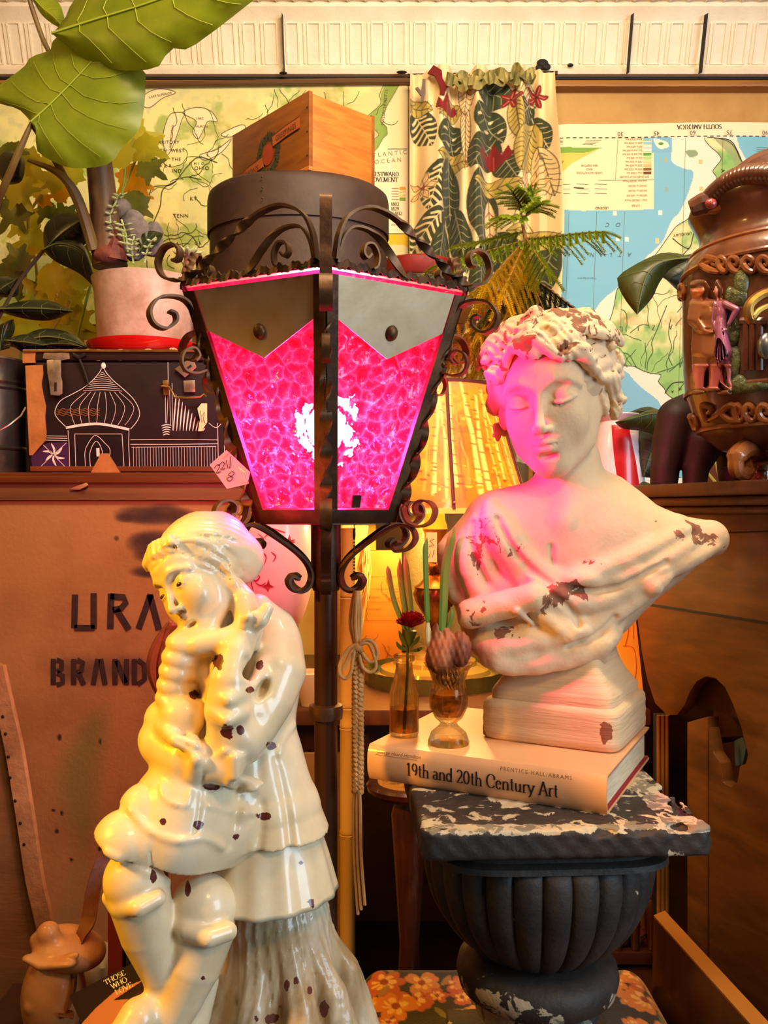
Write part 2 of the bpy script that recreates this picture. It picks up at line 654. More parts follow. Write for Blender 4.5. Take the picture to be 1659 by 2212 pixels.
def serif_text(parent, body, mp, x, y, h, mat, xs=1.0, w=.13, thin=.045, ang=0.0, flip=1, name='lettering', track=0.0, align='LEFT'):
    """printed roman lettering with thick and thin strokes; (x,y) = baseline start"""
    mb = MB()
    tot = sum((GL[c][0] + track) * xs for c in body) * h
    cx = {'LEFT': 0, 'CENTER': -tot / 2, 'RIGHT': -tot}[align]
    ca, sa = math.cos(ang), math.sin(ang)

    def m2(a, b):
        a, b = a * ca - b * sa, a * sa + b * ca
        return mp(x + a, y - flip * b)
    for c in body:
        adv, st, se = GL[c]
        for q in st:
            stroke(mb, [(cx + a * h * xs, b * h) for a, b in q], w * h, m2, nib=thin * h)
        for a, b in se:
            stroke(mb, [(cx + (a * xs - .12) * h, (b if b == 0 else b - .02) * h + .015 * h), (cx + (a * xs + .12) * h, (b if b == 0 else b - .02) * h + .015 * h)], thin * h * 1.1, m2)
        cx += (adv + track) * xs * h
    return mb.build(name, mat, parent, smooth=False)

# ---------------------------------------------------------------- sculpting with distance fields (for the plaster and glazed figures)
class SDF:
    def __init__(s, lo, hi, h):
        s.lo, s.h = np.array(lo, np.float32), h
        s.n = np.ceil((np.array(hi) - np.array(lo)) / h).astype(int) + 1
        s.ax = [s.lo[i] + h * np.arange(s.n[i], dtype=np.float32) for i in range(3)]
        s.D = np.full(tuple(s.n), .05, np.float32)
        s.R, s.T = np.eye(3, dtype=np.float32), np.zeros(3, np.float32)
        s.sc = 1.0

    def frame(s, R=None, T=None):
        """local frame for the primitives that follow: world = R @ local + T"""
        s.R = np.eye(3, dtype=np.float32) if R is None else np.array(R, np.float32)
        s.T = np.zeros(3, np.float32) if T is None else np.array(T, np.float32)

    def block(s, lo, hi, pad):
        c = np.array([[x, y, z] for x in (lo[0], hi[0]) for y in (lo[1], hi[1]) for z in (lo[2], hi[2])], np.float32)
        w = c @ s.R.T + s.T
        a = np.floor((w.min(0) - pad - s.lo) / s.h).astype(int)
        b = np.ceil((w.max(0) + pad - s.lo) / s.h).astype(int) + 1
        sl = tuple(slice(max(0, a[i]), min(s.n[i], max(0, b[i]))) for i in range(3))
        X, Y, Z = np.meshgrid(*[s.ax[i][sl[i]] for i in range(3)], indexing='ij')
        p = np.stack([X - s.T[0], Y - s.T[1], Z - s.T[2]], -1) @ s.R
        return sl, p

    def op(s, sl, d, k, mode):
        D = s.D[sl]
        if D.size == 0:
            return
        if mode == 'sub':
            d = -d
            h = np.clip(.5 - .5 * (D - d) / k, 0, 1) if k > 0 else (d > D).astype(np.float32)
            s.D[sl] = D * (1 - h) + d * h + k * h * (1 - h)
        else:
            h = np.clip(.5 + .5 * (D - d) / k, 0, 1) if k > 0 else (d < D).astype(np.float32)
            s.D[sl] = D * (1 - h) + d * h - k * h * (1 - h)

    def ell(s, c, r, k=.004, rot=None, mode='add'):
        c, r, k = np.array(c, np.float32) * s.sc, np.array(r, np.float32) * s.sc, k * s.sc
        R = np.array(rot, np.float32) if rot is not None else None
        m = r.max() if R is not None else r
        sl, p = s.block(c - m, c + m, k * 1.2 + .004)
        p = p - c
        if R is not None:
            p = p @ R
        k0 = np.linalg.norm(p / r, axis=-1)
        k1 = np.linalg.norm(p / (r * r), axis=-1) + 1e-9
        s.op(sl, k0 * (k0 - 1) / k1, k, mode)

    def cap(s, pts, r, k=.004, mode='add', flat=None):
        """tapered capsule chain; flat=(axis vector, factor) squashes the section"""
        pts = [np.array(p, np.float32) * s.sc for p in pts]
        rr = [q * s.sc for q in (list(r) if hasattr(r, '__len__') else [r] * len(pts))]
        k = k * s.sc
        m = max(rr)
        lo = np.min(pts, axis=0) - m
        hi = np.max(pts, axis=0) + m
        sl, p = s.block(lo, hi, k * 1.2 + .004)
        best = None
        for i in range(len(pts) - 1):
            a, b = pts[i], pts[i + 1]
            ba = b - a
            t = np.clip(((p - a) @ ba) / max(1e-9, float(ba @ ba)), 0, 1)
            q = p - a - t[..., None] * ba
            if flat is not None:
                ax = np.array(flat[0], np.float32)
                ax = ax / np.linalg.norm(ax)
                q = q + ((flat[1] - 1) * (q @ ax))[..., None] * ax
            d = np.linalg.norm(q, axis=-1) - (rr[i] * (1 - t) + rr[i + 1] * t)
            best = d if best is None else np.minimum(best, d)
        s.op(sl, best, k, mode)

    def rbox(s, c, hs, rad=.004, k=.004, rot=None, mode='add'):
        c, hs = np.array(c, np.float32), np.array(hs, np.float32)
        R = np.array(rot, np.float32) if rot is not None else None
        m = np.linalg.norm(hs) if R is not None else hs
        sl, p = s.block(c - m, c + m, k * 1.2 + .004)
        p = p - c
        if R is not None:
            p = p @ R
        q = np.abs(p) - (hs - rad)
        s.op(sl, np.linalg.norm(np.maximum(q, 0), axis=-1) + np.minimum(q.max(-1), 0) - rad, k, mode)

    def half(s, n, d):
        """keep only n.p <= d"""
        sl, p = s.block(s.lo, s.lo + s.h * s.n, 0) if False else (tuple(slice(0, m) for m in s.n), None)
        X, Y, Z = np.meshgrid(*s.ax, indexing='ij')
        s.D = np.maximum(s.D, (X * n[0] + Y * n[1] + Z * n[2] - d).astype(np.float32))

    def ripple(s, fn, lo=None, hi=None):
        """add fn(x,y,z) (metres) to the field inside a world box"""
        lo = s.lo if lo is None else lo
        hi = s.lo + s.h * s.n if hi is None else hi
        R, T = s.R, s.T
        s.frame()
        sl, p = s.block(np.array(lo), np.array(hi), 0)
        s.R, s.T = R, T
        s.D[sl] += fn(p[..., 0], p[..., 1], p[..., 2]).astype(np.float32)

    def mesh(s):
        D = s.D
        neg = D < 0
        nx, ny, nz = D.shape
        act = np.zeros((nx - 1, ny - 1, nz - 1), bool)
        cnt = np.zeros((nx - 1, ny - 1, nz - 1), np.int8)
        for i in (0, 1):
            for j in (0, 1):
                for k in (0, 1):
                    cnt += neg[i:nx - 1 + i, j:ny - 1 + j, k:nz - 1 + k]
        act = (cnt > 0) & (cnt < 8)
        I, J, K = np.nonzero(act)
        idx = np.full(act.shape, -1, np.int32)
        idx[I, J, K] = np.arange(len(I))
        acc = np.zeros((len(I), 3), np.float64)
        num = np.zeros(len(I))
        cor = [(i, j, k) for i in (0, 1) for j in (0, 1) for k in (0, 1)]
        for a in range(8):
            for b in range(a + 1, 8):
                ca, cb = cor[a], cor[b]
                if sum(abs(x - y) for x, y in zip(ca, cb)) != 1:
                    continue
                da = D[I + ca[0], J + ca[1], K + ca[2]]
                db = D[I + cb[0], J + cb[1], K + cb[2]]
                m = (da < 0) != (db < 0)
                t = np.where(m, da / np.where(m, da - db, 1), 0)
                for x in range(3):
                    acc[:, x] += np.where(m, ca[x] + t * (cb[x] - ca[x]), 0)
                num += m
        V = (acc / num[:, None] + np.stack([I, J, K], -1)) * s.h + s.lo
        faces = []
        for ax in range(3):
            sa = [slice(None)] * 3
            sb = [slice(None)] * 3
            sa[ax], sb[ax] = slice(0, -1), slice(1, None)
            A, B = neg[tuple(sa)], neg[tuple(sb)]
            o1, o2 = [x for x in range(3) if x != ax]
            ch = A != B
            e = np.stack(np.nonzero(ch), -1)
            e = e[(e[:, o1] > 0) & (e[:, o2] > 0) & (e[:, o1] < D.shape[o1] - 1) & (e[:, o2] < D.shape[o2] - 1)]
            fl = A[e[:, 0], e[:, 1], e[:, 2]]
            q = []
            for d1, d2 in ((1, 1), (0, 1), (0, 0), (1, 0)):
                c = e.copy()
                c[:, o1] -= d1
                c[:, o2] -= d2
                q.append(idx[c[:, 0], c[:, 1], c[:, 2]])
            q = np.stack(q, -1)
            if ax == 1:
                fl = ~fl
            q[~fl] = q[~fl][:, ::-1]
            faces.append(q)
        Fc = np.concatenate(faces)
        Fc = Fc[(Fc >= 0).all(1)]
        return V, Fc


def rotm(rx=0, ry=0, rz=0):
    return np.array(Matrix.Rotation(math.radians(rz), 3, 'Z') @ Matrix.Rotation(math.radians(ry), 3, 'Y') @ Matrix.Rotation(math.radians(rx), 3, 'X'))


def relax(V, Fc, it=1, f=.5):
    for _ in range(it):
        S = np.zeros_like(V)
        C = np.zeros(len(V))
        for k in range(4):
            a, b = Fc[:, k], Fc[:, (k + 1) % 4]
            np.add.at(S, a, V[b])
            np.add.at(C, a, 1)
            np.add.at(S, b, V[a])
            np.add.at(C, b, 1)
        V = V * (1 - f) + f * S / np.maximum(C, 1)[:, None]
    return V


def sculpt_head(sd):
    """face and skull; between the eyes is (0,-.06,0), the face looks along -y"""
    sd.ell((0, .030, .022), (.062, .078, .066), .012)
    sd.ell((0, -.010, -.024), (.0490, .055, .068), .018)
    sd.ell((0, -.020, .030), (.047, .042, .040), .02)
    sd.ell((0, -.046, -.079), (.0160, .015, .0135), .022)
    for s in (-1, 1):
        sd.ell((s * .027, -.038, -.026), (.018, .017, .026), .02)
        sd.cap([(s * .050, .012, -.022), (s * .0385, -.006, -.062), (s * .009, -.040, -.082)], [.012, .0105, .010], .018)
    sd.ell((0, -.050, -.053), (.020, .015, .019), .016)
    for s in (-1, 1):
        sd.ell((s * .0265, -.0700, .0040), (.0190, .0140, .0150), .012, mode='sub')
        sd.ell((s * .0255, -.0465, -.0010), (.0160, .0130, .0118), .002)
        # brow ridge
        sd.cap([(s * .0070, -.0610, .0140), (s * .0200, -.0605, .0215), (s * .034, -.0535, .0195), (s * .046, -.040, .009)], [.0034, .0032, .003, .003], .009)
        # upper lid, its fold and the lash line; the gaze is lowered
        sd.cap([(s * .0105, -.0560, -.0045), (s * .0180, -.0605, -.0062), (s * .0260, -.0610, -.0072), (s * .0340, -.0570, -.0060), (s * .0420, -.0480, -.0025)], [.0016, .0024, .0027, .0025, .0016], .0020)
        sd.cap([(s * .0120, -.0580, .0040), (s * .0190, -.0600, .0075), (s * .0265, -.0600, .0080), (s * .0345, -.0560, .0060), (s * .0420, -.0485, .0020)], .0012, .0016, mode='sub')
        sd.cap([(s * .0130, -.0580, -.0082), (s * .0190, -.0610, -.0102), (s * .0260, -.0615, -.0110), (s * .0335, -.0580, -.0098), (s * .0400, -.0510, -.0065)], [.0007, .0014, .0016, .0014, .0007], .0014, mode='sub')
        sd.cap([(s * .0140, -.0540, -.0120), (s * .0230, -.0570, -.0155), (s * .0330, -.0535, -.0140), (s * .0400, -.0470, -.0090)], .0017, .003)
    # nose
    sd.cap([(0, -.057, .016), (0, -.0635, .000), (0, -.0740, -.020), (0, -.0800, -.0305)], [.0058, .0050, .0054, .0064], .006)
    sd.ell((0, -.0770, -.0345), (.0070, .0070, .0050), .004)
    for s in (-1, 1):
        sd.ell((s * .0080, -.0690, -.0345), (.0046, .0080, .0052), .003)
        sd.ell((s * .0040, -.0740, -.0396), (.0022, .0040, .0018), .002, mode='sub')
    # mouth
    sd.cap([(0, -.0675, -.0405), (0, -.0665, -.0455)], [.0016, .0020], .004, mode='sub')
    for s in (-1, 1):
        sd.cap([(s * .0022, -.0690, -.0495), (s * .0085, -.0665, -.0512), (s * .0165, -.0590, -.0535)], [.0040, .0034, .0015], .0025)
    sd.cap([(-.0130, -.0600, -.0555), (-.006, -.0655, -.0585), (.006, -.0655, -.0585), (.0130, -.0600, -.0555)], [.0020, .0048, .0048, .0020], .0025)
    sd.cap([(-.0165, -.0600, -.0535), (-.0085, -.0690, -.0538), (0, -.0712, -.0547), (.0085, -.0690, -.0538), (.0165, -.0600, -.0535)], [.0006, .0011, .0012, .0011, .0006], .0012, mode='sub')
    sd.ell((0, -.0620, -.0680), (.010, .006, .0032), .006, mode='sub')
    # ears
    for s in (-1, 1):
        sd.ell((s * .0610, .016, -.016), (.0085, .0150, .0240), .003, rot=rotm(0, 0, s * 25))
        sd.ell((s * .0680, .009, -.012), (.0050, .0085, .0150), .002, mode='sub')
        sd.ell((s * .0620, .006, -.016), (.0050, .0050, .0065), .002)
        sd.cap([(s * .064, .004, -.004), (s * .066, .012, .004), (s * .066, .02, -.004)], .0028, .002)

# ---------------------------------------------------------------- the room
WALL_Y = 2.60
m_wall = M('plaster_tan', (206, 160, 92), .8, col2=(188, 140, 78), scale=6, bump=.15, bscale=90)
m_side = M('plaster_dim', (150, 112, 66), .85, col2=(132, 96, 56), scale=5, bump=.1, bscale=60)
m_tin = M('pressed_tin_cream', (250, 234, 210), .45, col2=(240, 218, 188), scale=9, bump=.35, bscale=160, chips=[((70, 45, 30), 60, .74)])
m_floor = M('floor_boards', (58, 36, 22), .6, col2=(38, 24, 15), scale=9, stretch=(1, 8, 1))
m_black = M('black_gap', (22, 15, 11), .7)
m_gold = M('varnished_moulding', (176, 118, 48), .4, col2=(140, 88, 34), scale=14, stretch=(.15, 1, 1))


def struct(name, mb, mat, **kw):
    o = mb.build(name, mat, **kw)
    o['kind'] = 'structure'
    return o


struct('wall_back', MB().box((0.2, WALL_Y + .05, 1.35), (5.0, .1, 2.7)), m_wall)
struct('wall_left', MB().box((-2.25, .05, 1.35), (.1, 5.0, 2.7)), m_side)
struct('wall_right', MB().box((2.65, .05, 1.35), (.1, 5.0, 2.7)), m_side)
struct('floor', MB().box((.2, .05, -.05), (5.0, 5.1, .1)), m_floor)
ceil = struct('ceiling', MB().box((.2, .05, 2.68), (5.0, 5.1, .1)), m_tin)
# embossed diamond ribs of the pressed-tin ceiling, the strip that shows
rib = MB()
for i in range(60):
    x = -1.5 + i * .05
    rib.tube([(x, 2.36, 2.632), (x + .025, 2.42, 2.632), (x + .05, 2.48, 2.632)], .006, 5)
    rib.tube([(x + .05, 2.36, 2.632), (x + .025, 2.42, 2.632), (x, 2.48, 2.632)], .006, 5)
o = rib.build('embossed_rib', m_tin, ceil)
o['kind'] = 'stuff'

# pressed-tin cornice: profile swept along X, with raised panels
cz0 = P(0, 158, 2.56).z
prof = [(2.60, cz0 - .008), (2.548, cz0 - .008), (2.542, cz0 + .002), (2.55, cz0 + .012), (2.553, cz0 + .018), (2.535, cz0 + .06), (2.515, cz0 + .115),
        (2.492, cz0 + .142), (2.484, cz0 + .15), (2.484, cz0 + .165), (2.60, cz0 + .165)]
corn = MB()
corn.prism([(-2.2, y, z) for y, z in prof], (4.8, 0, 0))
cornice = struct('trim_1', corn, m_tin)
cornice['label'] = 'cream pressed-tin cornice with upright embossed panels'


def cornice_at(z):
    for (y0, z0), (y1, z1) in zip(prof[4:7], prof[5:8]):
        if z <= z1:
            return y0 + (y1 - y0) * (z - z0) / (z1 - z0)
    return prof[7][0]


pw = 46 / F * 2.53
first = None
za, zb = cz0 + .022, cz0 + .118
for i in range(-22, 24):
    x = .012 + i * pw
    if first is None:
        mb = MB()
        zs = [za + (zb - za) * k / 6 for k in range(7)]
        for xo, w in ((0.004, .005), (.014, .004), (.048, .004)):
            mb.bar([(x + xo, cornice_at(z) - .001, z) for z in zs], Vector((1, 0, 0)), w, .008)
        for z in (zs[0], zs[-1]):
            mb.bar([(x + .014, cornice_at(z) - .001, z), (x + .05, cornice_at(z) - .001, z)], Vector((0, -.3, 1)), .004, .006)
        first = mb.build('embossed_panel', m_tin, cornice)
        x_first = x
    else:
        c = copy_part(first, cornice)
        c.location = (x - x_first, 0, 0)
for px in (612, 1361, 1519):
    MB().box(P(px, 95, 2.51), (.0012, .03, .15), Matrix.Rotation(.33, 3, 'X')).build('sheet_seam', m_black, cornice)
fl = MB()
for px, py, w, h in ((1172, 136, 13, 9), (1165, 146, 9, 6), (1180, 144, 10, 8), (1232, 141, 7, 4), (612, 158, 9, 3), (868, 156, 12, 3)):
    fl.ball(P(px, py, 2.535), (w / F * 2.5, .006, h / F * 2.5), 8, 6)
fl.build('peeling_paint_flake', m_black, cornice)

tr = struct('trim_2', MB().box((0.2, 2.585, P(0, 163, 2.57).z - .004), (4.8, .04, .018)), m_black)
tr['label'] = 'dark rail under the tin cornice'
tg = struct('trim_3', MB().box((0.2, 2.585, P(0, 179, 2.56).z), (4.8, .05, .02), None), m_gold, bevel=.004)
tg['label'] = 'varnished wood moulding along the top of the wall'

# ---------------------------------------------------------------- school maps on the back wall
m_print = M('map_print', attr='Col', rough=.75, bump=.05, bscale=200)
m_ink = M('map_ink', (52, 44, 40), .8)
m_ink_soft = M('map_ink_soft', (128, 104, 78), .8)
m_ink_river = M('map_ink_river', (92, 92, 50), .8)
m_ink_faint = M('map_ink_faint', (170, 150, 118), .8)
m_paper_edge = M('map_paper', (240, 218, 178), .8)


def wander(r, x, y, a, n, step, bend=.5):
    pts = [(x, y)]
    for _ in range(n):
        a += r.uniform(-bend, bend)
        x, y = x + step * math.cos(a), y + step * math.sin(a)
        pts.append((x, y))
    return pts


# --- the westward movement map
UY = 2.545
us = thing('wall_map', 'yellow and green history map of the eastern states beside the curtain', 'map', P(400, 700, UY))
S = .56
X0, Y0, X1, Y1 = -110, 183, 893, 700
cv = Canvas(int((X1 - X0) * S), int((Y1 - Y0) * S), (222, 212, 142))


def uc(pts):
    return [((x - X0) * S, (y - Y0) * S) for x, y in pts]


n1, n2, n3 = cv.noise(44, 1, 5), cv.noise(26, 2, 5), cv.noise(8, 3)
cv.blend(np.clip((n1 - .5) * 9, 0, 1) * .8, (244, 230, 150))
gm = np.clip((n2 + .35 * (cv.yy / cv.h - .4) - .5) * 9, 0, 1)
cv.blend(gm * .75, (152, 172, 78))
cv.blend(np.clip((n3 - .62) * 8, 0, 1) * .55, (206, 200, 150))
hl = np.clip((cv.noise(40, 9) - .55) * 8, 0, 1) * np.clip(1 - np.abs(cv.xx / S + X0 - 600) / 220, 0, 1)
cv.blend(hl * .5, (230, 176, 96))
ocean = [(893, 183), (862, 183), (850, 205), (838, 225), (826, 250), (822, 262), (834, 275), (836, 290), (826, 300), (815, 320), (790, 345), (780, 400), (760, 450), (730, 510), (700, 560), (720, 700), (893, 700)]
coast = [(x - 26 + 10 * math.sin(y * .09), y) for x, y in ocean[1:-2]]
cv.poly(uc([(893, 183)] + coast + [(893, 700)]), (128, 160, 62), .8)
cv.poly(uc(ocean), (246, 228, 182))
cv.poly(uc([(838, 320), (893, 320), (893, 505), (838, 505)]), (248, 232, 196))
cv.poly(uc([(780, 505), (880, 505), (880, 700), (780, 700)]), (236, 190, 40))
cv.poly(uc(spline([(800, 545), (840, 528), (880, 536), (880, 600), (800, 600)], 4, True)), (236, 214, 160))
cv.poly(uc([(882, 183), (893, 183), (893, 700), (882, 700)]), (246, 224, 186))
lakes = [[(313, 205), (345, 192), (380, 200), (352, 212), (325, 232), (310, 228)],
         [(372, 245), (360, 262), (352, 300), (362, 335), (380, 300), (392, 262), (398, 245)],
         [(395, 244), (425, 232), (455, 240), (470, 262), (450, 262), (440, 280), (428, 300), (416, 285), (424, 262)],
         [(432, 335), (470, 322), (500, 300), (480, 328), (445, 346)], [(478, 290), (520, 270), (530, 278), (500, 296)],
         [(296, 320), (312, 328), (310, 350), (296, 345)]]
for lk in lakes:
    cv.poly(uc(spline(lk, 5, True)), (244, 224, 172))
cv.sheet('printed_sheet', lambda U, V: np.stack([(X0 + U * (X1 - X0) - 829.5) / F * UY, np.full_like(U, UY), EYE - (Y0 + V * (Y1 - Y0) - 1106) / F * UY], -1), m_print, us)
mb = MB()
a, b = P(X0, Y0, UY), P(X1, Y1, UY)
mb.box(((a.x + b.x) / 2, UY + .004, (a.z + b.z) / 2), (b.x - a.x, .006, a.z - b.z))
mb.build('backing', m_paper_edge, us)
mp = px_map(UY, .0012)
mp2 = px_map(UY, .0018)
r = random.Random(5)
lb = MB()
for lk in lakes:
    q = spline(lk, 5, True)
    stroke(lb, q + [q[0]], 1.6, mp)
stroke(lb, spline(coast, 3), 1.4, mp)
stroke(lb, spline(ocean[1:-2], 3), 1.0, mp)
lb.build('shoreline', m_ink_soft, us)
lb = MB()
for i in range(70):
    x, y = r.uniform(300, 640), r.uniform(300, 560)
    stroke(lb, wander(r, x, y, r.uniform(0, 6.3), r.randint(5, 13), 8, .7), r.choice((1.0, 1.3, 2.0)), mp)
for i in range(26):
    stroke(lb, wander(r, r.uniform(560, 860), r.uniform(188, 260), r.uniform(1, 2.4), 7, 6, .5), 1.2, mp)
stroke(lb, spline([(290, 470), (318, 440), (330, 405), (372, 398), (405, 360), (430, 340), (470, 352)], 6), 2.4, mp)
stroke(lb, spline([(300, 545), (322, 500), (345, 450), (352, 410), (380, 392)], 6), 2.6, mp)
lb.build('river_and_trail_line', m_ink_river, us)
lb = MB()
stroke(lb, [(882, 183), (882, 700)], 1.4, mp)
stroke(lb, [(878, 186), (887, 186), (887, 700)], 1.2, mp)
stroke(lb, [(838, 322), (880, 322)], 1.0, mp)
stroke(lb, [(838, 505), (880, 505)], 1.0, mp)
lb.build('border_line', m_ink, us)
for s_, x, y, h in (('TERRITORY', 359, 308, 7), ('NORTH', 340, 326, 7.5), ('WEST', 384, 326, 7.5), ('OF', 352, 345, 7), ('THE', 381, 345, 7), ('R I V E R', 350, 359, 7), ('O H I O', 425, 354, 6),
                    ('OHIO', 436, 364, 8), ('IND', 382, 370, 8), ('KY', 418, 430, 8), ('TENN', 391, 467, 8), ('ALA', 377, 527, 7), ('GA', 428, 526, 7)):
    text(us, s_, mp2, x, y, h, m_ink, space=1.15)
for s_, x, y, h, an in (('LAKE SUPERIOR', 347, 206, 5, .2), ('LAKE MICHIGAN', 371, 297, 5, 1.45), ('LAKE', 432, 256, 5, 0), ('HURON', 436, 274, 5, 0), ('LAKE ERIE', 468, 322, 4, .5)):
    text(us, s_, mp2, x, y, h, m_ink_soft, ang=an)
text(us, 'MASSACHUSETTS', mp2, 831, 232, 7, m_ink_soft, ang=1.45)
text(us, 'A T L A N T I C', mp2, 836, 333, 9, m_ink_faint, ang=.1)
text(us, 'O C E A N', mp2, 838, 348, 9, m_ink_faint, ang=.1)
serif_text(us, 'WESTWARD', mp2, 862, 381, 9.5, m_ink, align='RIGHT', w=.16)
serif_text(us, 'MOVEMENT', mp2, 860, 393, 9.5, m_ink, align='RIGHT', w=.16)
serif_text(us, '1803', mp2, 862, 445, 7.5, m_ink, align='RIGHT', w=.16)
serif_text(us, '1829', mp2, 862, 455, 7.5, m_ink, align='RIGHT', w=.16)
serif_text(us, 'OF 1812', mp2, 869, 465, 7.5, m_ink, align='RIGHT', w=.16)
for k, c in enumerate([(232, 160, 56), (244, 206, 140), (246, 224, 176), (228, 210, 150), (128, 164, 60)]):
    lb = MB()
    lb.flat([mp2(863, 404 + k * 6), mp2(876, 404 + k * 6), mp2(876, 409.5 + k * 6), mp2(863, 409.5 + k * 6)])
    lb.build('colour_key', M('key_%d' % k, c, .8), us)
    lb = MB()
    stroke(lb, [(846, 407 + k * 6), (861, 407 + k * 6)], 1.2, mp2)
    lb.build('key_line', m_ink_faint, us)
lb = MB()
stroke(lb, [(848, 474), (862, 474)], 1.3, mp2)
stroke(lb, [(848, 479), (862, 479)], 1.3, mp2)
stroke(lb, [(845, 486), (873, 486)], 1.0, mp2)
lb.build('key_line', m_ink_soft, us)
# its roller case and slat
rl = MB()
rl.tube([P(-120, 187, 2.53), P(896, 174, 2.53)], .008, 10)
rl.build('roller', M('map_roller_wood', (96, 62, 30), .5), us)

# --- the upside-down South America map
SY = 2.50
sa = thing('wall_map', 'pale blue school map of a continent hung upside down', 'map', P(1470, 1046, SY))
X0, Y0, X1, Y1 = 1190, 266, 1800, 1046
S = .62
cv = Canvas(int((X1 - X0) * S), int((Y1 - Y0) * S), (126, 186, 208))


def sc_(pts):
    return [((x - X0) * S, (y - Y0) * S) for x, y in pts]


shelf = [(1449, 296), (1449, 330), (1452, 352), (1476, 365), (1496, 372), (1492, 400), (1470, 455), (1450, 478), (1432, 520), (1408, 545), (1392, 560), (1384, 575), (1352, 605), (1330, 625), (1300, 650),
         (1280, 690), (1280, 760), (1310, 790), (1352, 800), (1380, 830), (1420, 862), (1440, 885), (1520, 885), (1800, 900), (1800, 500), (1640, 380), (1600, 330), (1590, 305), (1575, 296)]
cv.poly(sc_(spline(shelf, 4, True)), (250, 228, 204))
land = [(1520, 300), (1532, 318), (1546, 330), (1556, 345), (1546, 360), (1538, 372), (1546, 385), (1540, 398), (1534, 412), (1524, 430), (1490, 470), (1462, 488), (1446, 508), (1420, 545), (1404, 562),
        (1376, 592), (1352, 610), (1334, 624), (1328, 657), (1317, 692), (1296, 706), (1292, 735), (1312, 770), (1338, 780), (1348, 789), (1370, 791), (1388, 800), (1406, 806), (1428, 810), (1422, 824), (1434, 838),
        (1444, 855), (1480, 870), (1560, 880), (1800, 890), (1800, 470), (1680, 430), (1640, 400), (1600, 350), (1588, 325), (1572, 308), (1545, 300)]
b_, m_ = cv.mask_poly(sc_(spline(land, 3, True)))
LM = np.zeros((cv.h, cv.w), np.float32)
LM[b_] = m_
n1, n2 = cv.noise(40, 11), cv.noise(16, 12)
PYY, PXX = cv.yy / S + Y0, cv.xx / S + X0
cv.blend(LM, (250, 222, 164))
green = np.clip((np.clip((PYY - 690) / 110, 0, 1) + np.clip((560 - PYY) / 60, 0, 1) * np.clip((PYY - 300) / 30, 0, 1) * .8 + (n1 - .5) * 1.1 + (n2 - .5) * .7 - .25) * 2.2, 0, 1)
cg = np.clip(1 - (PXX - (1330 + np.clip((PYY - 640), -200, 40) * -.9)) / 42, 0, 1)
green = np.maximum(green, np.clip((cg - .25) * 2, 0, 1) * (PYY > 560) * (PYY < 790))
cv.blend(LM * green * .85, (128, 182, 96))
cv.blend(LM * np.clip((n1 - .58) * 6, 0, 1) * (PYY < 700) * .8, (240, 176, 116))
cv.blend(LM * np.clip((n2 - .62) * 6, 0, 1) * .5, (96, 150, 70))
chile = [(1540, 300), (1575, 305), (1592, 330), (1610, 370), (1640, 400), (1600, 420), (1588, 380), (1580, 345), (1556, 318)]
cv.poly(sc_(spline(chile, 4, True)), (150, 160, 110), .75)
cv.poly(sc_([(1192, 290), (1412, 290), (1412, 452), (1260, 454), (1192, 450)]), (248, 226, 178))
cv.poly(sc_([(1190, 266), (1800, 266), (1800, 297), (1190, 297)]), (248, 226, 186))
cv.poly(sc_([(1192, 318), (1300, 318), (1240, 350), (1210, 375), (1193, 378)]), (236, 196, 90))
cv.poly(sc_([(1192, 316), (1302, 318), (1270, 328), (1192, 330)]), (124, 164, 60))
cv.poly(sc_([(1192, 342), (1222, 345), (1205, 365), (1193, 372)]), (190, 130, 50), .8)
cv.poly(sc_([(1408, 298), (1452, 298), (1452, 330), (1408, 330)]), (126, 180, 204))
cv.poly(sc_(spline([(1414, 300), (1440, 308), (1444, 318), (1426, 322), (1416, 312)], 4, True)), (248, 236, 206))
cv.ell(*sc_([(1428, 311)])[0], 4, 2, (90, 140, 60))
cv.poly(sc_(spline([(1480, 328), (1500, 326), (1506, 336), (1490, 342)], 4, True)), (140, 160, 120))
cv.poly(sc_([(1190, 1030), (1800, 1030), (1800, 1046), (1190, 1046)]), (236, 226, 206))
for x, y, c in ((1438, 346, (160, 180, 160)), (1440, 410, (150, 170, 150)), (1512, 352, (226, 190, 120)), (1514, 410, (226, 190, 120)), (1420, 520, (226, 200, 140)), (1330, 460, (220, 226, 206)), (1426, 460, (236, 236, 216)), (1336, 514, (226, 230, 210)), (1356, 516, (226, 230, 210))):
    cv.poly(sc_([(x - 4, y - 5), (x + 4, y - 5), (x + 4, y + 5), (x - 4, y + 5)]), c)


def sa_pos(U, V):
    px, py = X0 + U * (X1 - X0), Y0 + V * (Y1 - Y0)
    yy = SY + .006 * np.sin(px * .011) + .01 * np.clip(1 - (px - 1190) / 40, 0, 1)
    return np.stack([(px - 829.5) / F * SY, yy, EYE - (py - 1106) / F * SY], -1)


cv.sheet('printed_sheet', sa_pos, m_print, sa)
a, b = P(X0, Y0, SY), P(X1, Y1, SY)
MB().box(((a.x + b.x) / 2, SY + .024, (a.z + b.z) / 2), (b.x - a.x, .008, a.z - b.z)).build('backing', m_paper_edge, sa)


def mpl(lift):
    def f(px, py):
        v = P(px, py, SY)
        v.y = SY + .006 * math.sin(px * .011) + .01 * min(1, max(0, 1 - (px - 1190) / 40)) - lift
        return v
    return f


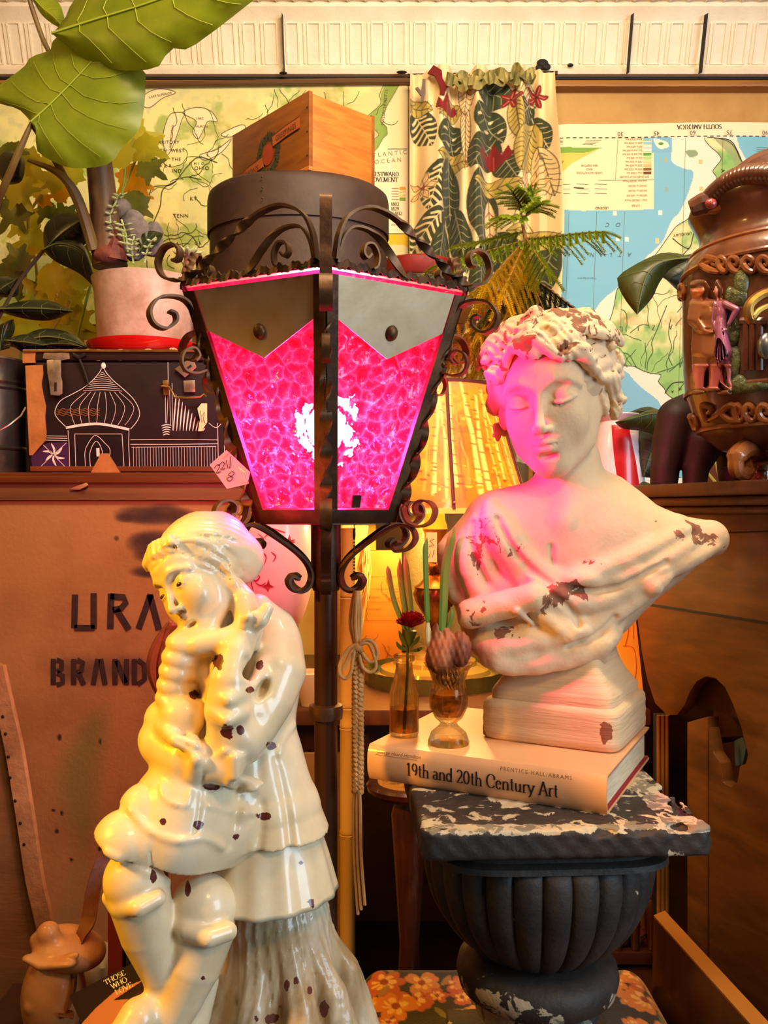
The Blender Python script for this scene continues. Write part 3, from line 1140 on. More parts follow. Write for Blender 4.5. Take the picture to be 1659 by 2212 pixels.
mp, mp2 = mpl(.0012), mpl(.0018)
lb = MB()
q = spline(land, 3, True)
stroke(lb, q, 1.2, mp)
stroke(lb, spline(chile[:6], 3), 1.6, mp)
stroke(lb, spline([(1452, 515), (1470, 530), (1488, 537), (1496, 510), (1500, 490)], 4), 1.8, mp)
stroke(lb, spline([(1488, 537), (1470, 556), (1462, 570)], 4), 1.6, mp)
stroke(lb, spline([(1436, 850), (1448, 832), (1462, 826), (1500, 826)], 4), 2.0, mp)
stroke(lb, spline([(1465, 845), (1480, 826), (1510, 822)], 4), 1.4, mp)
lb.build('border_line', m_ink, sa)
m_sariver = M('map_ink_green', (70, 110, 60), .8)
lb = MB()
r = random.Random(8)
for i in range(20):
    stroke(lb, wander(r, r.uniform(1352, 1500), r.uniform(790, 806) if i % 2 else r.uniform(640, 740), -1.6 + r.uniform(-.6, .6), r.randint(6, 12), 8, .6), r.choice((.9, 1.2, 1.6)), mp)
stroke(lb, spline([(1398, 800), (1400, 780), (1410, 760), (1408, 740), (1418, 715), (1428, 690), (1440, 660)], 6), 2.0, mp)
stroke(lb, spline([(1420, 805), (1450, 795), (1470, 785), (1500, 775)], 6), 1.8, mp)
stroke(lb, spline([(1448, 690), (1444, 720), (1450, 750), (1444, 770), (1452, 790)], 6), 1.8, mp)
lb.build('river_line', m_sariver, sa)
lb = MB()
stroke(lb, [(1194, 284), (1200, 285), (1800, 285)], 2.2, mp)
for x in range(1196, 1800, 14):
    stroke(lb, [(x, 296), (x + 8, 296)], 1.8, mp)
for y in range(300, 1030, 26):
    stroke(lb, [(1192.5, y), (1192.5, y + 10)], 1.6, mp)
for x in range(1300, 1800, 26):
    stroke(lb, [(x, 1031), (x + 14, 1031)], 1.6, mp)
stroke(lb, [(1240, 404), (1262, 405)], 2.0, mp)
lb.build('frame_line', m_ink, sa)
lb = MB()
for x in (1230, 1290, 1350, 1480, 1560):
    stroke(lb, [(x, 300 if x > 1452 else 456), (x - 20, 1030)], .7, mp)
for y in (560, 640, 700, 800, 880):
    stroke(lb, [(1194, y), (1800, y + 8)], .7, mp)
stroke(lb, [(1336, 298), (1330, 388), (1412, 388)], .9, mp)
stroke(lb, [(1194, 388), (1330, 388)], .9, mp)
for k in range(9):
    stroke(lb, [(1206 + k % 3 * 40, 396 + k // 3 * 10), (1232 + k % 3 * 40, 397 + k // 3 * 10)], .9, mp)
for k in range(4):
    stroke(lb, [(1210, 300 + k * 3), (1300 - k * 6, 302 + k * 3)], 1.0, mp)
for k in range(6):
    stroke(lb, [(1632, 320 + k * 4), (1659 + k % 3 * 6, 320 + k * 4)], .8, mp)
lb.build('fine_line', m_ink_soft, sa)
PI = math.pi
serif_text(sa, 'SOUTH AMERICA', mp2, 1557, 271, 9.5, m_ink, ang=PI, w=.17, xs=1.06)
for s_, x in (('30', 1341), ('45', 1418), ('60', 1495), ('75', 1573), ('90', 1651)):
    lb = MB()
    lb.flat([mp(x - 9, 281), mp(x + 9, 281), mp(x + 9, 294), mp(x - 9, 294)])
    lb.build('number_patch', m_paper_edge, sa)
    text(sa, s_, mp2, x, 288, 9, m_ink, ang=PI)
text(sa, 'LEGEND', mp2, 1301, 448, 5.5, m_ink, ang=PI)
text(sa, 'CITIES', mp2, 1374, 443, 4.5, m_ink_soft, ang=PI)
for k, s_ in enumerate(('EXPLANATION OF COLORS', 'Over 10000 feet', '5000 to 10000 feet', '2000 to 5000 feet', '1000 to 2000 feet', '500 to 1000 feet', 'Sea Level to 500 feet', 'Sea Level to 600 feet', '600 to 6000 feet', '6000 to 20000 feet', 'Below 20000 feet')):
    text(sa, s_, mp2, 1388 if k else 1371, 381 - k * 8.1, 4.4, m_ink_soft, ang=PI, align='LEFT' if k else 'CENTER', xs=.8)
    if k:
        lb = MB()
        c = [(110, 74, 26), (134, 92, 36), (240, 184, 124), (246, 210, 140), (178, 204, 120), (84, 160, 60), (250, 232, 214), (246, 220, 210), (150, 196, 208), (136, 184, 198)][k - 1]
        lb.flat([mp2(1390, 378.5 - k * 8.1), mp2(1407, 378.5 - k * 8.1), mp2(1407, 384 - k * 8.1), mp2(1390, 384 - k * 8.1)])
        lb.build('colour_key', M('sakey_%d' % k, c, .8), sa)
for k, s_ in enumerate(('Over 1,000,000 People', '500,000 to 1,000,000', '200,000 to 500,000', '100,000 to 200,000', 'Less than 100,000 People')):
    text(sa, s_, mp2, 1398, 432 - k * 10.4, 4.2, m_ink_soft, ang=PI, align='LEFT', xs=.85)
for k, s_ in enumerate(('LAND ELEVATIONS', 'AND', 'SEA DEPTHS')):
    text(sa, s_, mp2, 1274, 372 - k * 8, 4.6, m_ink_soft, ang=PI)
m_seaink = M('map_ink_sea', (84, 112, 122), .8)
for s_, x, y in (('O', 1337, 484), ('C', 1314, 484), ('A', 1361, 549), ('T', 1341, 549), ('L', 1321, 549), ('A', 1301, 549), ('N', 1281, 549)):
    text(sa, s_, mp2, x, y, 9, m_seaink, ang=PI, shear=.25)
for s_, x, y in (('A', 1448, 707), ('Z', 1411, 708), ('I', 1377, 709), ('L', 1342, 710)):
    serif_text(sa, s_, mp2, x + 4, y - 5, 10, m_ink, ang=PI)
text(sa, 'URUGUAY', mp2, 1474, 507, 6, m_ink, ang=PI + .1, shear=.1)
for s_, x, y, an in (('A', 1559, 371, PI / 2), ('R', 1562, 399, PI / 2), ('C', 1585, 390, PI / 2)):
    text(sa, s_, mp2, x, y, 8, m_ink, ang=-an)
text(sa, 'A', mp2, 1452, 846, 6, m_ink, ang=PI)
text(sa, 'N', mp2, 1468, 840, 6, m_ink, ang=PI)
text(sa, 'Tropic of Capricorn', mp2, 1268, 600, 3.5, m_seaink, ang=PI)

# ---------------------------------------------------------------- tropical curtain between the maps
CY = 2.44
cur = thing('curtain', 'cream curtain printed with dark green jungle leaves and red flowers', 'curtain', P(1042, 1000, CY))
X0, Y0, X1, Y1 = 886, 150, 1198, 1000
S = .8
cv = Canvas(int((X1 - X0) * S), int((Y1 - Y0) * S), (240, 212, 158))
r = random.Random(3)


def cc(x, y):
    return ((x - X0) * S, (y - Y0) * S)


def pleaf(cx, cy, L, W, ang, col, vein, n=6, stripes=False, holes=False, edge=(52, 44, 24)):
    ca, sa_ = math.cos(ang), math.sin(ang)

    def q(u, v):
        return cc(cx + u * ca - v * sa_, cy + u * sa_ + v * ca)
    out = [q(L * (t - .5), W * .5 * math.sin(PI * t) ** .7 * (1.15 - .3 * t)) for t in np.linspace(0, 1, 14)]
    out += [q(L * (t - .5), -W * .5 * math.sin(PI * t) ** .7 * (1.15 - .3 * t)) for t in np.linspace(1, 0, 14)]
    cv.poly(out, col)
    cv.line(out + [out[0]], 1.1, edge, .8)
    cv.line([q(-L / 2, 0), q(L / 2, 0)], 1.4, vein)
    for k in range(1, n):
        t = k / n
        w = W * .46 * math.sin(PI * t) ** .7
        for sg in (1, -1):
            pts = [q(L * (t - .5), 0), q(L * (t - .42), sg * w * .6), q(L * (t - .38), sg * w)]
            cv.line(pts, 4.0 if stripes else 1.1, (238, 208, 152) if stripes else vein)
    if holes:
        for k in range(4):
            cv.ell(*q(L * (.16 * k - .25), W * .17 * (-1) ** k), 2.4, 5, (238, 210, 156), ang)


DG, LG, CR = (58, 64, 36), (196, 168, 84), (236, 206, 150)
VN = (176, 170, 120)
for a_ in [(914, 276, 95, 52, 1.2, DG, CR, 7, True), (940, 405, 110, 66, 1.9, DG, CR, 8, True), (920, 500, 120, 60, 2.3, DG, CR, 8, True), (905, 620, 120, 60, 1.2, DG, CR, 8, True),
           (905, 228, 60, 34, .4, LG, edge_ := (90, 76, 40), 5), (976, 300, 84, 62, 1.3, DG, VN, 6, False, True), (972, 240, 60, 40, 2.6, LG, (80, 70, 36), 6), (985, 345, 84, 40, .2, LG, (80, 70, 36), 7),
           (975, 420, 170, 44, 1.5, DG, VN, 9), (1000, 520, 150, 46, 1.4, DG, VN, 8), (950, 560, 150, 50, 1.7, DG, VN, 8), (1072, 200, 84, 66, .4, DG, VN, 6), (1062, 268, 92, 60, 1.0, DG, VN, 6, False, True),
           (1010, 280, 150, 24, 1.55, CR, (110, 60, 44), 12), (1012, 200, 90, 40, 1.7, CR, (110, 60, 44), 9), (1048, 330, 90, 66, 2.2, DG, VN, 6), (1095, 360, 70, 50, 1.2, DG, VN, 6), (1045, 455, 170, 62, 1.5, DG, VN, 9),
           (1075, 400, 100, 34, .1, LG, (80, 70, 36), 6), (1062, 480, 120, 22, 1.55, CR, (120, 60, 50), 5), (1130, 245, 70, 44, 2.1, DG, CR, 6), (1164, 284, 80, 44, 1.2, DG, CR, 6), (1112, 260, 110, 34, 1.5, LG, (80, 70, 36), 9),
           (1135, 320, 130, 60, 1.9, LG, (80, 70, 36), 11), (1172, 370, 120, 40, 1.4, CR, (90, 76, 40), 9), (1135, 200, 70, 40, .9, CR, (80, 70, 36), 7), (1130, 500, 100, 50, 1.2, CR, (90, 70, 40), 8),
           (1150, 520, 130, 50, .3, LG, (90, 70, 40), 9), (1160, 600, 140, 60, 1.9, DG, VN, 8), (1090, 560, 130, 56, 1.3, DG, VN, 8), (1040, 620, 140, 50, 1.6, DG, VN, 8), (1000, 680, 140, 60, 1.2, DG, CR, 8, True),
           (1110, 700, 150, 60, 1.5, DG, VN, 8), (960, 740, 150, 60, 1.8, DG, VN, 8), (1060, 760, 150, 60, 1.3, DG, CR, 8, True)]:
    pleaf(*a_)
RD, RD2 = (132, 26, 24), (196, 90, 74)


def tulip(x, y, s):
    for dx, an, w in ((-.55, -.5, .42), (.55, .5, .42), (0, 0, .5)):
        tip = (x + s * (dx * 1.3), y - s * (1.25 if dx == 0 else .8))
        cv.poly([cc(x + s * dx * .1, y + s * .5), cc(x + s * (dx - w * .9), y - s * .1), cc(*tip), cc(x + s * (dx + w * .9), y - s * .1)], RD)
        cv.line([cc(x, y + s * .45), cc(x + s * dx * .8, y - s * .4)], 1.4, RD2)


def star(x, y, s, col=RD, ctr=(90, 20, 20)):
    for k in range(5):
        an = -PI / 2 + k * PI * 2 / 5 + .3
        cv.ell(*cc(x + math.cos(an) * s * .55, y + math.sin(an) * s * .55), s * .5 * S, s * .26 * S, col, an)
        cv.line([cc(x, y), cc(x + math.cos(an) * s * .8, y + math.sin(an) * s * .8)], 1, (226, 150, 120))
    cv.ell(*cc(x, y), s * .16 * S, s * .16 * S, ctr)


tulip(963, 240, 27)
tulip(1071, 342, 34)
tulip(1142, 445, 20)
star(1158, 207, 25)
star(1102, 214, 22)
for x, y in ((913, 405), (905, 570), (1150, 390)):
    star(x, y, 30, (240, 206, 140), (150, 40, 30))
    for k in range(5):
        an = -PI / 2 + k * PI * 2 / 5 + .3
        p = [(x + math.cos(an + d) * 30 * q_, y + math.sin(an + d) * 30 * q_) for d, q_ in ((0, .15), (-.35, .6), (0, 1), (.35, .6), (0, .15))]
        cv.line([cc(*t) for t in p], 1.1, (96, 60, 30))


def cur_pos(U, V):
    px = X0 + U * (X1 - X0) + 7 * np.sin(V * 3 + U * 9) * (1 - abs(U - .5) * 2)
    py = Y0 + V * (Y1 - Y0) + 6 * np.sin(U * 21) * np.clip(1 - V * 7, 0, 1)
    px = px - np.clip(V * 8, 0, 1) * 0 + np.where(U > .9, np.clip((V - .05) * 3, 0, 1) * 14 * np.exp(-((V - .35) / .3) ** 2), 0)
    amp = .014 + .030 * np.clip(V * 4, 0, 1)
    yy = CY + amp * np.sin(U * 23 + 1.2 * np.sin(V * 2.5)) + .010 * np.sin(U * 47 + 2 * V) + .012 * np.exp(-((U - .42) / .03) ** 2) * np.clip(V * 6, 0, 1) * 2
    yy = yy + .006 * np.sin(U * 90 + V * 3) * np.clip(1 - V * 6, 0, 1)
    return np.stack([(px - 829.5) / F * CY, yy, EYE - (py - 1106) / F * CY], -1)


m_cloth = M('curtain_print', attr='Col', rough=.85, bump=.15, bscale=500, sheen=.1)
cv.sheet('cloth', cur_pos, m_cloth, cur)
rod = MB()
rod.tube([P(880, 164, CY + .03), P(1204, 158, CY + .03)], .006, 8)
rod.build('curtain_rod', M('rod_iron', (70, 52, 38), .5, metal=.6), cur)
# torn header: the bunched ruffle and the red strip tied over the rod
hd = MB()
r = random.Random(4)
for dy_, am in ((0, .012), (9, .009)):
    pts = [P(965 + k * 3.2, 166 + dy_ + 6 * math.sin(k * .5 + dy_) + 5 * math.sin(k * .13) - (10 if k > 44 else 0), CY - .028 - am * (1 + math.sin(k * .9 + dy_))) for k in range(60)]
    hd.bar(pts, Vector((0, -.4, 1)), [.026 + .008 * math.sin(k * .7) for k in range(60)], .003)
hd.build('bunched_header', M('lining_cloth', (196, 176, 106), .9, col2=(120, 116, 60), scale=30, bump=.4, bscale=120), cur)
rs = MB()
rs.bar([P(930, 150, CY - .03), P(946, 158, CY - .035), P(950, 172, CY - .04), P(958, 188, CY - .035), P(955, 205, CY - .03)], Vector((1, 0, .3)), [.03, .026, .016, .02, .012], .004)
rs.build('red_tie', M('red_cloth', (112, 22, 20), .9, bump=.3, bscale=200), cur)
gk = MB()
gk.bar([P(916, 172, CY - .02), P(914, 200, CY - .026), P(912, 220, CY - .02)], Vector((1, 0, 0)), [.008, .012, .006], .006)
gk.bar([P(900, 190, CY - .02), P(912, 206, CY - .026)], Vector((1, 0, 0)), .008, .005)
gk.build('knotted_cord', M('grey_cord', (112, 96, 82), .9), cur)

# ---------------------------------------------------------------- the street lantern on its post
LC = P(704, 1106, 1.418)
LX, LY = LC.x, LC.y
LA0 = math.atan2(-LY, -LX)                      # front corner points at the photographer
LSC = 1.0 / 1.418                               # the lantern is modelled at 1:1 and set down at its final size below
ZF = -EYE * (1 - LSC) / LSC                      # floor level in the model's own units
LR1, LZ1, LR0, LZ0 = .2366, 1.525, .1185, 1.185
lan = thing('street_lantern', 'six-sided wrought iron street lantern with glowing pink glass on a post', 'lantern', (LX, LY, 0))
m_iron = M('bronzed_iron', (84, 54, 34), .42, metal=.65, col2=(58, 36, 24), scale=22, bump=.12, bscale=70)
m_iron2 = M('bronzed_iron_worn', (120, 84, 52), .45, metal=.6, col2=(74, 48, 30), scale=18, bump=.12, bscale=60)
m_sheet = M('lantern_sheet', (206, 186, 152), .42, metal=.55, col2=(186, 160, 122), scale=13, bump=.05, bscale=60, chips=[((90, 60, 36), 30, .74)])


def glass_mat():
    m = bpy.data.materials.new('pink_hammered_glass')
    g = G(m)
    vec = g.coords()
    nz = g.noise(vec, 40, 3)
    nv_ = g.node('ShaderNodeVectorMath', {0: nz}, operation='SCALE')
    nv_.inputs['Scale'].default_value = .02
    v2 = g.node('ShaderNodeVectorMath', {0: vec, 1: nv_.outputs[0]}, operation='ADD')
    vo = g.node('ShaderNodeTexVoronoi', {'Vector': v2.outputs[0], 'Scale': 50.0}, feature='SMOOTH_F1')
    ed = g.node('ShaderNodeTexVoronoi', {'Vector': v2.outputs[0], 'Scale': 50.0}, feature='DISTANCE_TO_EDGE')
    bump = g.node('ShaderNodeBump', {'Strength': 1.0, 'Distance': .012, 'Height': vo.outputs[0]})
    col = g.ramp(ed.outputs[0], [(.0, (1.0, .030, .12, 1)), (.06, (.9, .010, .06, 1)), (.2, (.75, .003, .032, 1)), (.6, (.6, .001, .02, 1))])
    tr = g.node('ShaderNodeBsdfTransparent')
    tr.inputs[0].default_value = (1.0, .03, .30, 1)
    rf = g.node('ShaderNodeBsdfRefraction', {'Normal': bump.outputs[0], 'Roughness': .05, 'IOR': 1.22})
    rf.inputs[0].default_value = (1.0, .02, .14, 1)
    tl = g.node('ShaderNodeBsdfTranslucent', {'Normal': bump.outputs[0], 'Color': col})
    gl = g.node('ShaderNodeBsdfGlossy', {'Normal': bump.outputs[0], 'Roughness': .12})
    gl.inputs[0].default_value = (1, .8, .85, 1)
    m0 = g.node('ShaderNodeMixShader', {0: .55, 1: tr.outputs[0], 2: rf.outputs[0]})
    m1 = g.node('ShaderNodeMixShader', {0: .09, 1: m0.outputs[0], 2: tl.outputs[0]})
    fr = g.node('ShaderNodeFresnel', {'IOR': 1.4, 'Normal': bump.outputs[0]})
    m2 = g.node('ShaderNodeMixShader', {0: fr.outputs[0], 1: m1.outputs[0], 2: gl.outputs[0]})
    o = g.node('ShaderNodeOutputMaterial')
    g.t.links.new(m2.outputs[0], o.inputs[0])
    return m


m_pink = glass_mat()


def lv(k, r, z):
    a = LA0 + k * math.pi / 3
    return Vector((LX + r * math.cos(a), LY + r * math.sin(a), z))


def face_pt(k):
    A, B = lv(k, LR0, LZ0), lv(k + 1, LR0, LZ0)
    D, C = lv(k, LR1, LZ1), lv(k + 1, LR1, LZ1)
    n = (B - A).cross(D - A).normalized()

    def f(u, v, off=0.0):
        return (A * (1 - u) + B * u) * (1 - v) + (D * (1 - u) + C * u) * v + n * off
    return f, n


f0, n0 = face_pt(0)


def rot_parts(o, ks=(1, 2, 3, 4, 5)):
    out = [o]
    for k in ks:
        c = copy_part(o, lan)
        c.matrix_basis = Matrix.Rotation(k * math.pi / 3, 4, 'Z')
        out.append(c)
    return out


def uw(v, w):                                   # width w metres -> u at height v
    return w / (LR0 * (1 - v) + LR1 * v)


def quadbar(vs, us0, us1, o0, o1):
    """strip on face 0 between u0(v) and u1(v)"""
    mb = MB()
    n = len(vs)
    pts = []
    for off in (o0, o1):
        pts += [f0(us0(v), v, off) for v in vs] + [f0(us1(v), v, off) for v in vs]
    fs = []
    for k in range(n - 1):
        a, b, c, d = k, k + 1, n + k + 1, n + k
        fs += [(a, b, c, d), tuple(2 * n + x for x in (d, c, b, a)), (a, 2 * n + a, 2 * n + b, b), (d, c, 2 * n + c, 2 * n + d)]
    fs += [(0, n, 3 * n, 2 * n), (n - 1, 3 * n - 1, 4 * n - 1, 2 * n - 1)]
    return mb.add(pts, fs)


V2 = [0, .25, .5, .75, .985]
rot_parts(quadbar(V2, lambda v: 0, lambda v: uw(v, .0175), -.004, .004).build('corner_stile', m_iron, lan))
rot_parts(quadbar(V2, lambda v: 1 - uw(v, .0175), lambda v: 1, -.004, .004).build('corner_stile', m_iron2, lan))
rot_parts(MB().prism([f0(0, 0, .005), f0(1, 0, .005), f0(1, .058, .005), f0(0, .058, .005)], n0 * -.01).build('bottom_rail', m_iron, lan, bevel=.001))
a = lambda v: uw(v, .0185)
sheet = [f0(a(.82), .82, .002), f0(.5, .69, .002), f0(1 - a(.82), .82, .002), f0(1 - a(.985), .985, .002), f0(a(.985), .985, .002)]
plates = rot_parts(MB().prism(sheet, n0 * -.002).build('zigzag_plate', m_sheet, lan))
Rm = Matrix([(f0(1, .8) - f0(0, .8)).normalized(), n0.cross((f0(1, .8) - f0(0, .8)).normalized()), n0]).transposed()
rv = MB().ball(f0(.5, .795, .003), (.0098, .0115, .007), 14, 10, R=Rm).build('rivet', m_iron2, lan)
rot_parts(rv)
gp = MB().add([f0(.02, .03, -.004), f0(.98, .03, -.004), f0(.995, .999, -.004), f0(.005, .999, -.004)], [(0, 1, 2, 3)]).build('glass_pane', m_pink, lan)
rot_parts(gp)
# scalloped rim over the plates
mb = MB()
N = 72
lo, hi = [], []
for i in range(N + 1):
    u = i / N
    w = .0045 * math.sin(u * 2 * math.pi * 9) + .003 * math.sin(u * 2 * math.pi * 23 + 1)
    lo.append(f0(u, 1.0, .007) + Vector((0, 0, .001 + max(0, .004 + w) * .6)))
    hi.append(f0(u, 1.0, .004) + Vector((0, 0, .0135 + w * .6)))
vs = lo + hi
fs = [(i, i + 1, N + 2 + i, N + 1 + i) for i in range(N)]
vs += [v - n0 * .003 for v in lo] + [v - n0 * .003 for v in hi]
q = 2 * (N + 1)
fs += [(q + i, q + N + 1 + i, q + N + 2 + i, q + i + 1) for i in range(N)]
fs += [(i, q + i, q + i + 1, i + 1) for i in range(N)] + [(N + 1 + i, N + 2 + i, q + N + 2 + i, q + N + 1 + i) for i in range(N)]
rot_parts(mb.add(vs, fs).build('scalloped_rim', m_iron, lan))
tp = MB().prism([lv(k, LR1 + .001, LZ1 + .003) for k in range(6)], (0, 0, .004))
tp.build('top_plate', m_iron, lan)
MB().prism([lv(k, LR0 - .004, LZ0 - .004) for k in range(6)], (0, 0, .006)).build('bottom_plate', m_iron, lan)

# radial plane of the left-hand corner (k=5): photo pixel -> (r, z)
ang5 = LA0 - math.pi / 3
c5, s5 = math.cos(ang5), math.sin(ang5)


def rz(px, py):
    a = (px - 829.5) / F
    r_ = (a * LY - LX) / (c5 - a * s5)
    return r_, EYE + (1106 - py) / F * (LY + s5 * r_)


def rad(pts, k=0):
    a = LA0 + k * math.pi / 3
    return [Vector((LX + r_ * math.cos(a), LY + r_ * math.sin(a), z)) for r_, z in pts]


tang0 = Vector((-math.sin(LA0), math.cos(LA0), 0))


def twist_bar(pts, side, w, t, t0, t1, turns):
    """flat bar in a plane, twisted about its own line between t0 and t1"""
    pts = [Vector(p) for p in pts]
    m = len(pts)
    wd = []
    for i, p in enumerate(pts):
        tg = (pts[min(m - 1, i + 1)] - pts[max(0, i - 1)]).normalized()
        f = min(1, max(0, (i / (m - 1) - t0) / (t1 - t0)))
        wd.append(Matrix.Rotation(f * turns * math.pi, 3, tg) @ Vector(side))
    return MB().bar(pts, wd, w, t)


# corner scroll: curl at the top, twisted stem down the corner, curl at the foot
top = [(365, 672), (378, 679), (378, 696), (356, 710), (331, 698), (323, 670), (344, 643), (384, 642), (410, 660), (432, 708)]
stem = [(440, 745), (452, 790), (466, 840), (480, 890), (492, 940), (505, 990), (520, 1035), (531, 1072)]
foot = [(534, 1102), (524, 1128), (500, 1138), (474, 1128), (464, 1104), (474, 1086), (494, 1081), (508, 1092), (506, 1108), (496, 1112)]
prof_ = [rz(*q) for q in spline(top + stem + foot, 10)]
sc0 = twist_bar(rad(prof_), tang0, .0175, .0036, .34, .66, 6).build('corner_scroll', m_iron2, lan)
rot_parts(sc0)
sm = [rz(*q) for q in spline([(445, 800), (425, 806), (402, 800), (392, 778), (400, 757), (420, 752), (430, 768), (422, 780)], 8)]
rot_parts(MB().bar(rad(sm), tang0, .011, .003).build('side_curl', m_iron2, lan))
bl = [rz(452, 786)]
rot_parts(MB().ball(rad([rz(447, 781)])[0] + tang0 * .0, .006, 10, 8).build('knob', m_iron2, lan))
br = [(544, 1170), (556, 1180), (548, 1192), (524, 1186), (508, 1166), (514, 1144), (534, 1134), (560, 1140), (600, 1164), (642, 1195), (664, 1220), (672, 1245), (664, 1270), (645, 1279), (628, 1270), (622, 1254), (632, 1245), (644, 1252)]
brp = [rz(*q) for q in spline(br, 8)]
brp = [(max(r_, .021), z) for r_, z in brp]
brk = rot_parts(MB().bar(rad(brp), tang0, .0155, .0042).build('bracket_scroll', m_iron, lan))
# straps and hoops of the crown
st = MB()
zt = LZ1 + .008
p_ = [(LR1 + .012, LZ1 - .055), (LR1 + .014, LZ1), (LR1 + .010, LZ1 + .03), (LR1 + .008, LZ1 + .082), (LR1 + .002, LZ1 + .096), (LR1 - .008, LZ1 + .096), (LR1 - .012, LZ1 + .086), (LR1 - .004, LZ1 + .078)]
st.bar(rad(spline(p_, 6)), tang0, .0165, .004)
rot_parts(st.build('crown_strap', m_iron2, lan), (2, 4))


def edge_pt(s, h, out=.004):
    A, B = lv(0, LR1, LZ1 + .008), lv(-1, LR1, LZ1 + .008)
    n = (A + B) / 2 - Vector((LX, LY, LZ1 + .008))
    return A * (1 - s) + B * s + Vector((0, 0, h)) + n.normalized() * out


nrm_e = ((lv(0, 1, 0) + lv(-1, 1, 0)) / 2 - Vector((LX, LY, 0))).normalized()
arch = [(.05, .004), (.075, .04), (.14, .068), (.27, .084), (.40, .082), (.52, .070), (.64, .052), (.76, .034), (.86, .018), (.95, .008)]
scroll = [(1.06, .004), (1.15, .012), (1.19, .032), (1.15, .052), (1.07, .056), (1.02, .046), (1.03, .034), (1.07, .032)]
full = twist_bar([edge_pt(*q) for q in spline(arch + scroll, 8)], nrm_e, .013, .0038, .28, .58, 4).build('crown_arch', m_iron2, lan)
plain = twist_bar([edge_pt(*q) for q in spline(arch, 8)], nrm_e, .013, .0038, .5, .95, 4).build('crown_arch', m_iron2, lan)
inner = twist_bar([edge_pt(*q) for q in spline([(.06, .0), (.09, .03), (.15, .05), (.24, .054), (.34, .046), (.42, .028), (.50, .006), (.55, -.004)], 8)], nrm_e, .011, .0032, .5, 1, .8).build('crown_leaf', m_iron2, lan)
curl = MB().bar([edge_pt(*q) for q in spline([(.30, .0), (.33, .006), (.335, .022), (.30, .034), (.25, .032), (.235, .02), (.26, .014), (.285, .02)], 8)], nrm_e, .012, .003).build('crown_curl', m_iron2, lan)
Mir = Matrix.Translation((0, 0, 0))
ax = Vector((math.cos(LA0), math.sin(LA0), 0))
refl = Matrix.Identity(3) - 2 * Matrix([[tang0[i] * tang0[j] for j in range(3)] for i in range(3)])


def mirror_part(o, k):
    me = o.data.copy()
    for v in me.vertices:
        v.co = Matrix.Rotation(k * math.pi / 3, 3, 'Z') @ (refl @ v.co)
    me.flip_normals()
    c = obj_from(me, o.name.split('.')[0], None, lan)
    return c


mirror_part(full, 0)
for k in (2, 4):
    c = copy_part(plain, lan)
    c.matrix_basis = Matrix.Rotation(k * math.pi / 3, 4, 'Z')
    mirror_part(plain, k)
bpy.data.objects.remove(plain)
for q in (inner, curl):
    for k in (0, 2, 4):
        if k:
            c = copy_part(q, lan)
            c.matrix_basis = Matrix.Rotation(k * math.pi / 3, 4, 'Z')
        mirror_part(q, k)

# post, collars, foot
pole = MB()
pole.lathe([(.0185, ZF + .1), (.0185, LZ0 + .002)], (LX, LY, 0), 20)
pole.build('post', M('post_iron', (86, 52, 30), .38, metal=.6, col2=(60, 36, 22), scale=12, stretch=(1, 1, .2)), lan)
zc = P(704, 1535, LY).z
MB().lathe([(.019, zc - .014), (.0265, zc - .012), (.0275, zc), (.0265, zc + .009), (.019, zc + .011)], (LX, LY, 0), 24).build('collar', m_iron2, lan)
MB().lathe([(.062, ZF), (.062, ZF + .012), (.05, ZF + .03), (.035, ZF + .045), (.028, ZF + .09), (.0185, ZF + .12)], (LX, LY, 0), 28).build('foot', m_iron, lan)
MB().lathe([(.021, LZ0 - .11), (.024, LZ0 - .10), (.024, LZ0 - .004), (.03, LZ0)], (LX, LY, 0), 20).build('socket', m_iron, lan)
zz = P(704, 1050, 1.30).z
# bulb
zb_ = P(704, 925, LY).z
m_bulb = bpy.data.materials.new('lit_bulb')
g = G(m_bulb)
em = g.node('ShaderNodeEmission', {'Strength': 1400.0})
em.inputs[0].default_value = (1.0, .66, .66, 1)
g.t.links.new(em.outputs[0], g.node('ShaderNodeOutputMaterial').inputs[0])
MB().lathe([(.0, zb_ - .032), (.013, zb_ - .030), (.025, zb_ - .019), (.030, zb_ - .002), (.026, zb_ + .018), (.016, zb_ + .036), (.012, zb_ + .05), (.0, zb_ + .05)], (LX, LY, 0), 18).build('bulb', m_bulb, lan)
MB().lathe([(.0, zb_ + .05), (.014, zb_ + .05), (.015, zb_ + .085), (.006, zb_ + .09), (.006, LZ1 + .002)], (LX, LY, 0), 14).build('lamp_holder', m_iron, lan)
# beaded pull chain
p0 = P(765, 1128, 1.36)
ch = MB()
ch.tube([p0, P(765, 1142, 1.36)], .0008, 5)
ch.tube([P(765, 1142, 1.36), P(765, 1154, 1.36), P(765, 1166, 1.36)], [.0016, .0024, .0016], 6)
ch.build('pull_chain', m_black, lan)
for k in range(11):
    if k == 0:
        bd = MB().ball(P(765, 1172, 1.36), .0016, 6, 5).build('chain_bead', m_black, lan)
    else:
        c = copy_part(bd, lan)
        c.location = (0, 0, -k * 7 / F * 1.36)
# small patch on the right-hand pane
MB().prism([face_pt(0)[0](.34, .065, .0), face_pt(0)[0](.45, .065, .0), face_pt(0)[0](.45, .12, .0), face_pt(0)[0](.34, .12, .0)], n0 * .003).build('pane_clip', m_iron, lan)

lan.scale = (LSC, LSC, LSC)
lan.location = (P(704, 0, 1.0).x, 1.0, -ZF * LSC)

